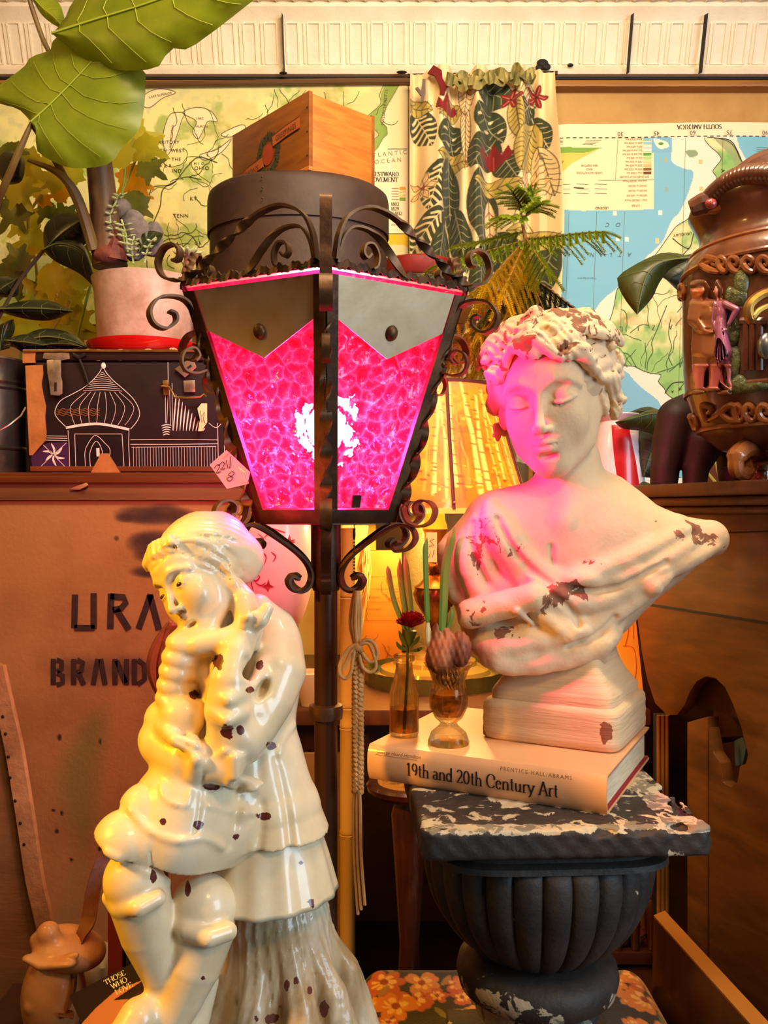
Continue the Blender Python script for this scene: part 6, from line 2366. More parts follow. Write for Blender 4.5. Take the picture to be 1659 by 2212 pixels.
bead_stem([(262, 560), (248, 510), (238, 470), (254, 430), (262, 418)], 1.82, 7, 13)
bead_stem([(288, 570), (286, 535), (290, 510)], 1.80, 4, 14)
bead_stem([(312, 568), (322, 530), (338, 512)], 1.80, 3, 11)
bead_stem([(276, 545), (272, 505), (262, 474)], 1.82, 4, 20)
ro = MB()
for ring, (nn, ln, el) in enumerate(((9, 34, .25), (7, 26, .7), (4, 16, 1.2))):
    for k in range(nn):
        a = 2 * math.pi * (k + ring * .4) / nn
        c = P(405, 552, 1.80)
        d = Vector((math.cos(a) * math.cos(el), math.sin(a) * math.cos(el) * .8, math.sin(el)))
        L = ln / F * 1.8
        ro.tube([c, c + d * L * .6, c + d * L], [.003, .0058, .0012], 6)
ro.build('succulent_rosette', m_succ, pot)
MB().tube([P(405, 552, 1.80), P(404, 575, 1.81), P(400, 592, 1.82)], [.006, .008, .008], 8).build('succulent_stem', M('dry_stem', (150, 110, 84), .8, bump=.5, bscale=100), pot)
big_leaf('leaf', [(300, 545), (318, 520), (340, 500)], [(300, 545), (300, 515), (318, 500), (340, 500)], [(300, 545), (335, 530), (352, 508), (340, 500)], lambda x, y, s: 1.84, leaf_mat('dark_leaf', (52, 60, 26), (38, 46, 20), .15), pot, 4, .002)

# ---------------------------------------------------------------- leafy vine and rubber plant behind the pail
m_vine = leaf_mat('vine_leaf', (184, 178, 34), (206, 190, 40), .5)
m_vine_y = leaf_mat('vine_leaf_yellow', (240, 176, 24), (220, 150, 18), .5)
m_vine_d = leaf_mat('vine_leaf_dark', (112, 116, 30), (84, 90, 24), .3)
m_dark = leaf_mat('rubber_leaf', (40, 46, 24), (28, 34, 18), .12, .3)
VP = (P(40, 0, 2.12).x, 2.12)
vine = thing('climbing_vine', 'yellow-green lobed vine trailing behind the elephant ear pot', 'potted plant', (VP[0], VP[1], CTOP))
MB().lathe([(0, 0), (.06, 0), (.085, .14), (.09, .15), (.08, .15), (.076, .13), (0, .13)], (VP[0], VP[1], CTOP), 28).build('pot', M('clay_pot', (120, 66, 40), .8), vine)


def lobed(name, px, py, size, ang, Y, mat, parent, tip=0.0, lobes=5, curl=.25):
    """palmate leaf: size in pixels, ang = direction of its tip in the picture"""
    n = 40
    s = size / F * Y
    V = [P(px, py, Y)]
    for rg in (.5, 1.0):
        for i in range(n):
            a = 2 * math.pi * i / n - math.pi
            rr_ = .52
            for k in range(lobes):
                la = (k - (lobes - 1) / 2) * 1.0
                ln = 1.0 - .16 * abs(k - (lobes - 1) / 2)
                rr_ = max(rr_, ln * math.exp(-((a - la) / .36) ** 2))
            rr_ *= rg * (1 + (.05 * math.sin(a * 23) if rg > .6 else 0))
            x, z = rr_ * math.cos(a + ang), rr_ * math.sin(a + ang)
            V.append(V[0] + Vector((x * s, s * (curl * rr_ * rr_ + tip * (x * math.cos(ang) + z * math.sin(ang))), z * s)))
    fs = [(0, 1 + i, 1 + (i + 1) % n) for i in range(n)]
    fs += [(1 + i, 1 + n + i, 1 + n + (i + 1) % n, 1 + (i + 1) % n) for i in range(n)]
    return np_mesh(name, np.array([tuple(v) for v in V]), fs, mat, parent)


r = random.Random(31)
vl = [(40, 410, 46, -1.0, 0), (84, 398, 44, -.4, 0), (120, 392, 34, 2.5, 0), (92, 430, 24, .4, 1), (130, 420, 26, 1.0, 1), (100, 452, 30, -2, 2), (55, 480, 48, 2.8, 0), (70, 520, 44, -2.9, 0), (40, 560, 36, 2.2, 2), (20, 600, 50, -1.2, 2),
      (110, 600, 52, -.6, 0), (150, 640, 46, -.8, 0), (165, 690, 40, -.5, 0), (120, 700, 50, -.9, 0), (90, 640, 46, 2.4, 0), (60, 720, 44, 2.0, 0), (150, 730, 44, .2, 0), (30, 700, 40, -2.6, 0), (20, 330, 40, -1.0, 2), (60, 350, 44, -.8, 0),
      (170, 600, 40, .6, 0), (175, 560, 36, 1.0, 2), (140, 470, 40, 2.0, 2), (30, 450, 50, -2.2, 2), (290, 300, 50, .3, 0), (312, 318, 46, -.4, 0), (320, 360, 40, -.6, 2), (285, 385, 46, -1.4, 1), (300, 420, 30, -1.2, 1), (290, 440, 44, -1.6, 2), (255, 330, 46, 2.2, 0), (150, 370, 44, -2.5, 0), (115, 345, 40, 2.4, 0)]
for x, y, sz, an, c in vl:
    far = x > 240
    lobed('leaf', x, y, sz * 1.3, an, (2.06 if far else 1.98) + r.uniform(-.05, .06), (m_vine, m_vine_y, m_vine_d)[c], vine, r.uniform(-.3, .3), 5, r.uniform(.1, .35))
for q in ([(52, 640), (58, 560), (60, 520)], [(64, 650), (100, 600), (118, 562)], [(40, 800), (55, 700), (80, 600), (60, 480), (90, 420)], [(60, 790), (120, 700), (150, 650)], [(150, 800), (200, 600), (262, 420), (272, 340), (290, 300)], [(255, 460), (262, 420), (300, 330)]):
    MB().tube([P(x, y, 2.0 + .06 * (x > 200)) for x, y in spline(q, 5)], .0032, 6).build('stem', M('vine_stem', (150, 150, 46), .6), vine)
rub = thing('rubber_plant', 'dark glossy broad-leaved plant drooping over the suitcase corner', 'potted plant', (P(-60, 0, 1.98).x, 1.98, CTOP))
MB().lathe([(0, 0), (.05, 0), (.07, .12), (.074, .13), (.066, .13), (.062, .11), (0, .11)], (P(-60, 0, 1.98).x, 1.98, CTOP), 24).build('pot', M('clay_pot'), rub)
for mid, lf_, rt_, Y in (([(96, 540), (140, 500), (196, 462)], [(96, 540), (96, 490), (130, 462), (196, 462)], [(96, 540), (150, 545), (190, 520), (196, 462)], 1.90),
                         ([(92, 540), (130, 526), (180, 545), (205, 600)], [(92, 540), (130, 520), (180, 528), (205, 600)], [(92, 540), (120, 565), (170, 590), (205, 620), (205, 600)], 1.84),
                         ([(-20, 668), (50, 666), (110, 668), (158, 672)], [(-20, 668), (50, 650), (110, 650), (158, 672)], [(-20, 668), (50, 688), (110, 692), (158, 672)], 1.86),
                         ([(20, 748), (90, 728), (150, 735), (192, 752)], [(20, 748), (80, 712), (150, 718), (192, 752)], [(20, 748), (80, 762), (150, 764), (192, 752)], 1.80),
                         ([(10, 735), (60, 740), (120, 750)], [(10, 735), (60, 722), (120, 750)], [(10, 735), (60, 764), (120, 750)], 1.78),
                         ([(95, 745), (140, 742), (180, 750)], [(95, 745), (140, 734), (180, 750)], [(95, 745), (140, 758), (180, 750)], 1.77),
                         ([(10, 400), (26, 370), (44, 330)], [(10, 400), (-8, 370), (6, 330), (44, 330)], [(10, 400), (46, 392), (54, 350), (44, 330)], 1.84),
                         ([(-20, 640), (10, 620), (40, 600)], [(-20, 640), (-10, 600), (40, 600)], [(-20, 640), (36, 640), (40, 600)], 1.88),
                         ([(0, 760), (10, 700), (30, 690)], [(0, 760), (-12, 710), (30, 690)], [(0, 760), (30, 720), (30, 690)], 1.86)):
    big_leaf('leaf', mid, lf_, rt_, lambda x, y, s, Y=Y: Y + .03 * s * s, m_dark, rub, 5, .001, 14, 5)
for q in ([(-60, 800), (-10, 700), (40, 610), (94, 541)], [(-60, 760), (-20, 670)], [(-60, 780), (-20, 760), (20, 748)], [(-60, 700), (-20, 520), (10, 400)], [(-60, 770), (0, 740), (95, 745)]):
    MB().tube([P(x, y, 1.88) for x, y in spline(q, 5)], .004, 6).build('stem', M('dark_stem', (54, 44, 22), .6), rub)

# ---------------------------------------------------------------- leaning plank at the far left
lean = thing('leaning_plank', 'splintered plank with a nailed edging strip leaning at the crate', 'plank', P(40, 2212, 1.42))
LYP = 1.42
MB().prism([P(x, y, LYP) for x, y in ((-260, 1300), (0, 1440), (14, 1500), (40, 1620), (66, 1780), (84, 1900), (112, 2030), (150, 2700), (-260, 2700))], (0, .016, 0)).build('board', m_ply, lean)
ed = MB()
path = [(0, 1440), (20, 1530), (40, 1620), (66, 1780), (84, 1900), (112, 2030), (150, 2300)]
ed.bar([P(x - 8, y, LYP - .006) for x, y in spline(path, 4)], Vector((1, 0, .15)), .026, .012)
ed.build('edging_strip', M('kraft_edge', (186, 136, 84), .75, col2=(140, 94, 52), scale=18, bump=.5, bscale=60), lean)
for k, (x, y) in enumerate(((8, 1548), (14, 1585), (20, 1635), (24, 1680), (35, 1730), (46, 1778), (54, 1824))):
    MB().ball(P(x - 2, y, LYP - .0125), (.0026, .0012, .0026), 8, 6).build('nail_head', m_black, lean)
sp_ = MB()
r = random.Random(14)
for k in range(16):
    x, y = spline(path, 4)[min(23, 2 + k)]
    sp_.tube([P(x - 18, y, LYP - .005), P(x - 20 + r.uniform(-6, 3), y + r.uniform(6, 16), LYP - .012)], [.0014, .0004], 4)
sp_.build('splinter', M('splinter_wood'), lean)['kind'] = 'stuff'

# ---------------------------------------------------------------- wall shelf, hat box, wooden box
m_darkwood = M('dark_wood', (66, 40, 24), .45, col2=(42, 25, 15), scale=10, stretch=(.3, .3, 2), bump=.08, bscale=40)
HY = 1.98
hzb = P(645, 640, 1.80).z
shelf_ = thing('wall_shelf', 'dark plank shelf on brackets behind the lantern', 'shelf', (P(645, 0, HY).x, 2.6, hzb - .02))
MB().box((-.10, 2.2, hzb - .01), (.56, .78, .02)).build('board', m_darkwood, shelf_)
for dx in (-.13, .13):
    MB().prism([(P(645, 0, HY).x + dx, 2.59, hzb - .02), (P(645, 0, HY).x + dx, 2.05, hzb - .02), (P(645, 0, HY).x + dx, 2.59, hzb - .2)], (.02, 0, 0)).build('bracket', m_darkwood, shelf_)
hx = P(645, 0, HY).x
hat = thing('hat_box', 'oval dark brown hat box with a deep lid under the pine box', 'hat box', (hx, HY, hzb))
m_hat = M('hat_box_fibre', (62, 38, 26), .6, col2=(50, 30, 20), scale=30, bump=.12, bscale=140)
rx_, ry_ = 196 / F * 1.97, .165
zl0, zl1 = P(0, 470, 1.84).z, P(0, 372, 1.84).z


def oval(prof):
    mb = MB()
    mb.lathe(prof, (0, 0, 0), 64)
    mb.v = [Vector((hx + v.x * rx_, HY + v.y * ry_, v.z)) for v in mb.v]
    return mb


oval([(.96, hzb), (.975, hzb + .003), (.975, zl1 - .02), (.0, zl1 - .02)]).build('body', m_hat, hat)
oval([(.985, zl0), (1.0, zl0 - .001), (1.0, zl1 - .022), (.985, zl1 - .008), (.94, zl1 - .001), (.0, zl1)]).build('lid', m_hat, hat, angle=60)
for x, y in ((566, 382), (567, 405), (567, 428)):
    MB().ball(P(x, y, 1.845 - .03), .0022, 8, 6).build('stud', m_darkwood, hat)
# wooden gift box, corner towards the camera
zb0 = zl1
bA_ = P(668, 358, 1.83)
bA_.z = zb0
bL = P(502, 384, 2.05) - P(668, 358, 1.83)
bR_ = P(818, 396, 1.945) - P(668, 358, 1.83)
bL.z = bR_.z = 0
e_l, e_r = bL.normalized(), bR_.normalized()
e_r = (e_r - e_l * e_r.dot(e_l)).normalized()
LL, LRr, HH = bL.length, bR_.length * .98, (358 - 187) / F * 1.83 + .002
box = thing('pine_gift_box', 'small varnished pine box with a painted wreath and ribbon greeting', 'box', bA_ + (e_l * LL + e_r * LRr) / 2)
m_pine = M('varnished_pine', (196, 122, 48), .4, col2=(168, 94, 32), scale=11, stretch=(1, 1, 7), coat=.2, dist=.4)
m_pine2 = M('varnished_pine_dark', (150, 86, 30), .4, col2=(124, 66, 22), scale=11, stretch=(1, 1, 5))
def bx3(a, b, c):
    return bA_ + e_l * a + e_r * b + Vector((0, 0, c))


def slab3(a0, a1, b0, b1, c0, c1, name, mat):
    mb = MB()
    mb.prism([bx3(a0, b0, c0), bx3(a1, b0, c0), bx3(a1, b1, c0), bx3(a0, b1, c0)], (0, 0, c1 - c0))
    return mb.build(name, mat, box, bevel=.001)


t_ = .009
slab3(0, LL, 0, t_, .010, HH, 'side_board', m_pine2)
slab3(0, LL, LRr - t_, LRr, .010, HH, 'side_board', m_pine2)
slab3(0, t_, t_, LRr - t_, .010, HH - .004, 'end_board', m_pine)
slab3(LL - t_, LL, t_, LRr - t_, .010, HH - .004, 'end_board', m_pine)
slab3(-.003, LL + .003, -.003, LRr + .003, 0, .009, 'bottom_board', m_pine)
e_nl = -e_r
mbx = lambda a, c: bx3(a, -.0012, c)
mbx2 = lambda a, c: bx3(a, -.0020, c)
cw, chh = LL * .50, HH * .46
wre = MB()
ring = [(cw + .036 * math.cos(a) * (1 + .07 * math.sin(9 * a)), chh + .040 * math.sin(a) * (1 + .07 * math.sin(9 * a))) for a in np.linspace(0, 2 * math.pi, 60)]
for k in range(59):
    stroke(wre, ring[k:k + 2], .017, mbx)
wre.build('painted_wreath', M('wreath_green', (64, 66, 44), .6), box)
MB().flat([mbx2(cw + .021 * math.cos(a), chh + .023 * math.sin(a)) for a in np.linspace(0, 2 * math.pi, 24)[:-1]]).build('painted_apple', M('apple_red', (170, 62, 32), .6), box)
m_rib = M('ribbon_red', (150, 66, 30), .6)
m_ribl = M('ribbon_line', (92, 44, 22), .6)
for pts in ([(LL * .03, HH * .86), (LL * .42, HH * .66)], [(LL * .58, HH * .44), (LL * .93, HH * .16)]):
    lb = MB()
    stroke(lb, [tuple(p) for p in spline([pts[0], ((pts[0][0] + pts[1][0]) / 2, (pts[0][1] + pts[1][1]) / 2 - .004), pts[1]], 6)], .020, mbx2)
mbr = lambda a, c: bx3(a, -.0028, c)
rb_ = []
for (xa, ya), (xb, yb) in ((((.10) * LL, .66 * HH), (.44 * LL, .60 * HH)), ((.56 * LL, .40 * HH), (.92 * LL, .30 * HH))):
    lb = MB()
    stroke(lb, [(xa, ya), ((xa + xb) / 2, (ya + yb) / 2 + .002), (xb, yb)], .024, mbx2)
    lb.build('painted_ribbon', M('ribbon_tan', (186, 96, 44), .6), box)
    lb = MB()
    for d in (-.012, .012):
        stroke(lb, [(xa, ya + d), ((xa + xb) / 2, (ya + yb) / 2 + d + .002), (xb, yb + d)], .0012, mbr)
    lb.build('ribbon_line', m_ribl, box)['kind'] = 'stuff'
mtx = lambda a, c: bx3(LL - a, -.0030, c)
text(box, "SEASON'S", mtx, LL - .74 * LL, .345 * HH, .012, m_ribl, flip=-1, xs=.95, ang=.03)
text(box, 'GREETINGS', mtx, LL - .27 * LL, .625 * HH, .012, m_ribl, flip=-1, xs=.85, ang=.08)
nl = MB()
for c in (.2, .5, .8):
    nl.ball(bx3(.006, -.0005, HH * c), .002, 6, 4)
nl.build('nail', m_black, box)['kind'] = 'stuff'

# ---------------------------------------------------------------- zinc bucket with a red rim behind the lantern
by_ = 2.285
bc = P(900, 0, by_)
zs_ = .852
m_tabletop = M('table_wood', (92, 56, 28), .4, col2=(64, 38, 18), scale=9, stretch=(2, .3, 1), coat=.2)
tabx0, tabx1 = -.215, .47
tab = thing('side_table', 'long dark side table crowded with lamps and glass behind the lantern post', 'table', ((tabx0 + tabx1) / 2, 1.85, 0))
MB().box(((tabx0 + tabx1) / 2, 1.90, zs_ - .014), (tabx1 - tabx0, .68, .028)).build('top', m_tabletop, tab, bevel=.004)
MB().box(((tabx0 + tabx1) / 2, 1.90, zs_ - .065), (tabx1 - tabx0 - .06, .60, .07)).build('apron', m_darkwood, tab)
for x in (tabx0 + .05, tabx1 - .05):
    for y in (1.60, 2.20):
        MB().lathe([(.02, 0), (.026, .1), (.018, .14), (.026, .3), (.03, .5), (.022, .6), (.032, .66), (.032, zs_ - .08)], (x, y, 0), 14).build('leg', m_darkwood, tab)
MB().box((tabx0 + .075, 1.575, zs_ / 2 - .03), (.15, .012, zs_ - .1)).build('side_panel', m_ply, tab)
m_bktz = M('bucket_zinc', (142, 128, 106), .5, metal=.5, col2=(110, 96, 76), scale=14)
bkt = thing('flower_bucket', 'zinc flower bucket with a rusty red rim behind the hat box', 'bucket', (bc.x, by_, hzb))
zt2 = P(0, 548, by_ - .1).z
MB().lathe([(.06, hzb), (.065, hzb + .01), (.095, zt2 - .045), (.0975, zt2 - .04), (.0, zt2 - .05)], (bc.x, by_, 0), 40).build('body', m_bktz, bkt)
MB().lathe([(.097, zt2 - .045), (.101, zt2 - .04), (.104, zt2 - .004), (.101, zt2), (.096, zt2 - .004), (.094, zt2 - .045)], (bc.x, by_, 0), 40).build('rim', M('rim_red', (140, 34, 20), .5, col2=(112, 26, 16), scale=20), bkt)

# ---------------------------------------------------------------- pink painted globe lamp
gx, gy = P(588, 0, 1.645).x, 1.645
glamp = thing('globe_lamp', 'rosy glass globe lamp painted with red scrolls behind the girl', 'lamp', (gx, gy, zs_ + .0))
ztop, zbot = P(0, 1030, 1.6).z, P(0, 1388, 1.6).z
zc_, hz_ = (ztop + zbot) / 2, (ztop - zbot) / 2
gr = 92 / F * 1.60
m_opal = M('rose_opal_glass', (244, 190, 186), .3, coat=.4, sss=.2)
pr = [(gr * .40, zbot - .006), (gr * .42, zbot)] + [(gr * math.sin(t) ** .8, zc_ - hz_ * math.cos(t)) for t in np.linspace(.42, 2.72, 22)] + [(gr * .42, ztop + .004)]
MB().lathe(pr, (gx, gy, 0), 48).build('globe', m_opal, glamp)
MB().lathe([(.046, zs_), (.046, zs_ + .012), (.04, zs_ + .02), (.022, zs_ + .035), (.03, zs_ + .06), (.05, zbot - .03), (.052, zbot - .012), (.036, zbot)], (gx, gy, 0), 32).build('font', m_brass, glamp)


def on_globe(px, py):
    n = max(-.985, min(.985, (P(0, py, 1.6).z - zc_) / hz_))
    t = math.acos(-n)
    rr_ = gr * math.sin(t) ** .8 + .0008
    x = P(px, py, 1.6).x - gx
    x = max(-rr_ * .99, min(rr_ * .99, x))
    return Vector((gx + x, gy - math.sqrt(rr_ * rr_ - x * x), P(0, py, 1.6).z))


m_scroll = M('scroll_red', (170, 40, 44), .5)
for q in ([(560, 1150), (575, 1165), (566, 1185), (580, 1200), (575, 1220)], [(570, 1215), (556, 1205), (560, 1190), (572, 1196), (568, 1208)], [(560, 1225), (548, 1240), (556, 1252), (566, 1244), (558, 1236)], [(590, 1190), (600, 1200), (594, 1212)], [(575, 1160), (590, 1150), (600, 1160)],
          [(545, 1160), (552, 1200), (546, 1240), (552, 1280)], [(556, 1255), (568, 1262), (580, 1255)], [(590, 1140), (620, 1150)], [(618, 1168), (640, 1166)], [(500, 1060), (520, 1090), (516, 1120)], [(520, 1050), (530, 1080), (524, 1110)], [(540, 1050), (546, 1090)]):
    lb = MB()
    stroke(lb, spline(q, 8), 3.0, on_globe, True)
    lb.build('painted_scroll', m_scroll, glamp)
for x, y in ((583, 1262), (626, 1168)):
    MB().flat([on_globe(x + a, y + b) for a, b in ((-12, 2), (-2, -3), (2, -14), (5, -2), (14, 3), (4, 5), (1, 14), (-4, 5))]).build('painted_star', m_scroll, glamp)
# shallow glass dish beside it, and a lit yellow parchment screen behind
m_cream = M('cream_dish', (228, 206, 160), .4, coat=.3)
dx_, dy_ = P(670, 0, 1.60).x, 1.60
dish = thing('cream_bowl', 'shallow cream bowl on the side table beside the lantern post', 'bowl', (dx_, dy_, zs_))
MB().lathe([(.0, 0), (.016, 0), (.018, .008), (.026, .03), (.03, .06), (.028, .061), (.024, .032), (.0, .014)], (dx_, dy_, zs_), 32).build('bowl', m_cream, dish)
m_parch = M('parchment', (246, 206, 96), .8, col2=(238, 186, 70), scale=9, bump=.1, bscale=40)
scr = thing('parchment_screen', 'tall yellow parchment panel lit by the landscape lamp', 'screen', (P(710, 0, 2.17).x, 2.17, zs_))
sa_, sb_ = P(645, 1120, 2.17), P(812, 1450, 2.17)
MB().box(((sa_.x + sb_.x) / 2, 2.17, (sa_.z + zs_) / 2), (sb_.x - sa_.x, .012, sa_.z - zs_)).build('panel', m_parch, scr)

# ---------------------------------------------------------------- bamboo cane and frayed fibre behind the post
BYc = 1.535
bam = thing('bamboo_cane', 'pale bamboo cane standing behind the lantern post', 'cane', (P(752, 0, BYc).x, BYc, 0))
for k, (y0, y1) in enumerate(((1140, 1290), (1291, 1528), (1529, 1571), (1572, 1800), (1801, 2212), (2213, 2660))):
    za_, zb_2 = P(0, y0, BYc).z, max(0.0, P(0, y1, BYc).z)
    MB().lathe([(.0135, zb_2), (.0145, zb_2 + .003), (.0132, zb_2 + .008), (.0132, za_ - .006), (.0145, za_ - .001), (.0135, za_)], (P(751, 0, BYc).x, BYc, 0), 16).build('culm', M('bamboo', (196, 150, 66), .45, col2=(170, 122, 48), scale=12, stretch=(1, 1, .15)), bam)
frl = thing('frayed_driftwood', 'pale splintered driftwood stick glowing in the lamp light', 'driftwood', (P(775, 0, 1.97).x, 1.97, zs_))
r = random.Random(17)
MB().prism([P(x, y, 1.96) for x, y in ((738, 1135), (742, 1200), (735, 1300), (742, 1400), (745, 1444), (775, 1444), (778, 1400), (790, 1310), (796, 1250), (800, 1190), (792, 1165), (796, 1135))], (0, .03, 0)).build('slab', M('driftwood', (240, 206, 120), .8, col2=(226, 180, 84), scale=20, stretch=(3, 1, .3), bump=.5, bscale=60), frl, bevel=.003)
sp_ = MB()
for k in range(30):
    x = r.uniform(782, 800)
    y = r.uniform(1165, 1250)
    sp_.tube([P(x, y, 1.955), P(x + r.uniform(-4, 3), y + 30, 1.95), P(x - r.uniform(0, 10), y + r.uniform(50, 85), 1.952)], [.0016, .0012, .0004], 4)
sp_.build('fibre', M('fibre', (246, 214, 130), .8), frl)['kind'] = 'stuff'

# ---------------------------------------------------------------- braided cord hung from the lantern bracket
RY = .97
m_cord = M('tan_cord', (200, 146, 82), .65, col2=(172, 118, 60), scale=40, bump=.15, bscale=120)
cord = thing('braided_cord', 'tan braided leather cord with a bow hanging from the lantern scroll', 'cord', P(775, 1990, RY))
r = random.Random(3)
for k in range(5):
    a = -1 + .5 * k
    MB().tube([P(x, y, RY - .004 * math.cos(a * 2)) for x, y in spline([(771 + a * 4, 1276), (769 + a * 9, 1310), (768 + a * 11, 1350), (771 + a * 5, 1390), (772 + a * 3, 1404)], 5)], .0020, 7).build('loop_strand', m_cord, cord)
for q in ([(770, 1392), (752, 1402), (736, 1430), (734, 1455), (746, 1466), (758, 1452), (762, 1425), (766, 1400)], [(768, 1398), (756, 1412), (744, 1440), (742, 1448)], [(776, 1395), (790, 1382), (806, 1388), (815, 1410), (810, 1426), (796, 1428), (782, 1410)], [(778, 1392), (795, 1390), (806, 1410), (812, 1440), (800, 1452), (784, 1442), (776, 1415)]):
    MB().tube([P(x, y, RY - .008) for x, y in spline(q, 6)], .0020, 8).build('bow_loop', m_cord, cord)
MB().ball(P(772, 1398, RY - .006), (.0056, .005, .005), 12, 8).build('knot', m_cord, cord)
for s_ in range(3):
    pts = []
    for k in range(151):
        t = k / 150
        y = 1402 + t * (1712 - 1402)
        a = t * 62 + s_ * 2.094
        pts.append(P(773 + 7.6 * math.sin(a), y, RY - .0032 * math.sin(2 * a)))
    MB().tube(pts, .0033, 7).build('braid_strand', m_cord, cord)
for k, (a, b) in enumerate(((764, 768), (771, 775), (778, 783))):
    MB().tube([P(x, y, RY - .002 * k) for x, y in spline([(773 + (k - 1) * 3, 1705), (a, 1740), (b - 3, 1850), (b + 5, 1975 - 10 * k)], 6)], .0019, 6).build('cord_tail', m_cord, cord)

# ---------------------------------------------------------------- landscape lampshade lamp
LXx, LYy = P(940, 0, 1.82).x, 1.82
lamp = thing('landscape_lamp', 'table lamp with a golden birch forest shade on a green glass base', 'lamp', (LXx, LYy, zs_))
zs1, zs0 = P(0, 822, LYy - .1).z, P(0, 1100, LYy - .17).z
rt, rbm = 128 / F * LYy, 205 / F * LYy
cv = Canvas(420, 150, (242, 160, 40))
n1 = cv.noise(30, 41)
cv.blend(np.clip((n1 - .45) * 4, 0, 1) * .7, (250, 190, 50))
cv.blend(np.clip((cv.noise(10, 42) - .55) * 5, 0, 1) * .5, (214, 104, 24))
cv.blend(np.clip((cv.yy / cv.h - .72) * 5, 0, 1) * .75, (206, 104, 26))
cv.blend(np.clip((.10 - cv.yy / cv.h) * 12, 0, 1) * .6, (214, 140, 110))
dk = np.clip((np.sin(cv.xx * .045 + .6) - .1) * 2, 0, 1) * np.clip(1 - np.abs(cv.yy / cv.h - .55) * 2.6, 0, 1)
cv.blend(dk * .55, (104, 62, 24))
r = random.Random(44)
for k in range(70):
    x = r.uniform(0, 420)
    big = r.random() < .55
    w = r.uniform(1.6, 4.2) if big else 1.0
    y1_ = r.uniform(112, 140)
    y0_ = r.uniform(0, 20) if big else r.uniform(30, 70)
    c = (250, 214, 120) if big else r.choice([(150, 80, 24), (226, 170, 80)])
    cv.line([(x + r.uniform(-6, 6), y0_), (x + r.uniform(-2, 2), (y0_ + y1_) / 2), (x, y1_)], w, c)
    if big:
        for j in range(9):
            yy_ = y0_ + (y1_ - y0_) * j / 9 + r.uniform(0, 6)
            cv.line([(x - w / 2, yy_), (x + w / 2, yy_ + .6)], 1.0, (110, 62, 22))
for k in range(260):
    cv.ell(r.uniform(0, 420), r.uniform(100, 148), r.uniform(1, 3), r.uniform(.8, 2), r.choice([(250, 190, 60), (190, 86, 24), (246, 160, 40), (150, 70, 24)]))
for k in range(160):
    cv.ell(r.uniform(0, 420), r.uniform(10, 80), r.uniform(1, 3), r.uniform(1, 2), r.choice([(250, 196, 60), (226, 120, 24), (240, 150, 30)]), 0, .7)


def shade_pos(U, V):
    a = U * 2 * math.pi - math.pi / 2
    rr_ = rt + (rbm - rt) * (V ** 1.12)
    return np.stack([LXx + rr_ * np.cos(a), LYy + rr_ * np.sin(a), zs1 + (zs0 - zs1) * V], -1)


m_shade = bpy.data.materials.new('painted_shade')
g = G(m_shade)
at = g.node('ShaderNodeAttribute', attribute_name='Col').outputs['Color']
bs = g.node('ShaderNodeBsdfPrincipled', {'Roughness': .3, 'Base Color': at, 'Coat Weight': .5})
tl = g.node('ShaderNodeBsdfTranslucent', {'Color': at})
mx = g.node('ShaderNodeMixShader', {0: .075, 1: bs.outputs[0], 2: tl.outputs[0]})
g.t.links.new(mx.outputs[0], g.node('ShaderNodeOutputMaterial').inputs[0])
cv.sheet('lamp_shade', shade_pos, m_shade, lamp, 360, 130)
m_lace = M('shade_lacing', (92, 48, 44), .5)
for k in range(6):
    a = -math.pi / 2 + .12 + k * math.pi / 3
    MB().tube([(LXx + (rt + (rbm - rt) * t ** 1.12 + .001) * math.cos(a), LYy + (rt + (rbm - rt) * t ** 1.12 + .001) * math.sin(a), zs1 + (zs0 - zs1) * t) for t in np.linspace(0, 1, 10)], .0034, 6).build('shade_seam', m_lace, lamp)
m_lampglow = M('shade_lining', (250, 220, 90), .6)
MB().lathe([(rt - .002, zs1), (rt + .002, zs1 + .002), (rt + .002, zs1 - .004), (rt - .002, zs1 - .004), (rt - .002, zs1)], (LXx, LYy, 0), 48).build('top_ring', m_lace, lamp)
MB().lathe([(rbm - .004, zs0 - .008), (rbm + .002, zs0 - .008), (rbm + .001, zs0 + .002), (rbm - .004, zs0 + .002), (rbm - .004, zs0 - .008)], (LXx, LYy, 0), 48).build('bottom_ring', m_lampglow, lamp)
for k in range(26):
    a = 2 * math.pi * k / 26
    q = (LXx + (rbm + .0015) * math.cos(a), LYy + (rbm + .0015) * math.sin(a), zs0 + .012)
    if k == 0:
        sd0, q0 = MB().ball(q, .003, 8, 6).build('shade_stud', m_nick, lamp), Vector(q)
    else:
        c = copy_part(sd0, lamp)
        c.location = Vector(q) - q0
MB().lathe([(.02, P(0, 1205, LYy).z), (.022, zs0 - .05), (.026, zs0 - .04), (.02, zs0 - .02), (.018, zs0 + .03)], (LXx, LYy, 0), 28).build('socket', M('lamp_brass', (226, 176, 74), .3, metal=.8), lamp)
m_lit = bpy.data.materials.new('lit_lamp_bulb')
g = G(m_lit)
em = g.node('ShaderNodeEmission', {'Strength': 250.0})
em.inputs[0].default_value = (1.0, .70, .22, 1)
g.t.links.new(em.outputs[0], g.node('ShaderNodeOutputMaterial').inputs[0])
MB().ball((LXx, LYy, zs0 + .040), (.03, .03, .036), 16, 12).build('bulb', m_lit, lamp)
MB().tube([P(1010, 1098, 1.60), P(1006, 1108, 1.60), P(998, 1118, 1.6), P(994, 1128, 1.6)], .0009, 5).build('pull_cord', m_nick, lamp)
tgp = MB().prism([P(x, y, 1.60) for x, y in ((920, 1150), (944, 1150), (944, 1215), (920, 1215))], (0, .001, 0)).build('paper_tag', M('tag_yellow', (246, 220, 120), .8), lamp)
lb = MB()
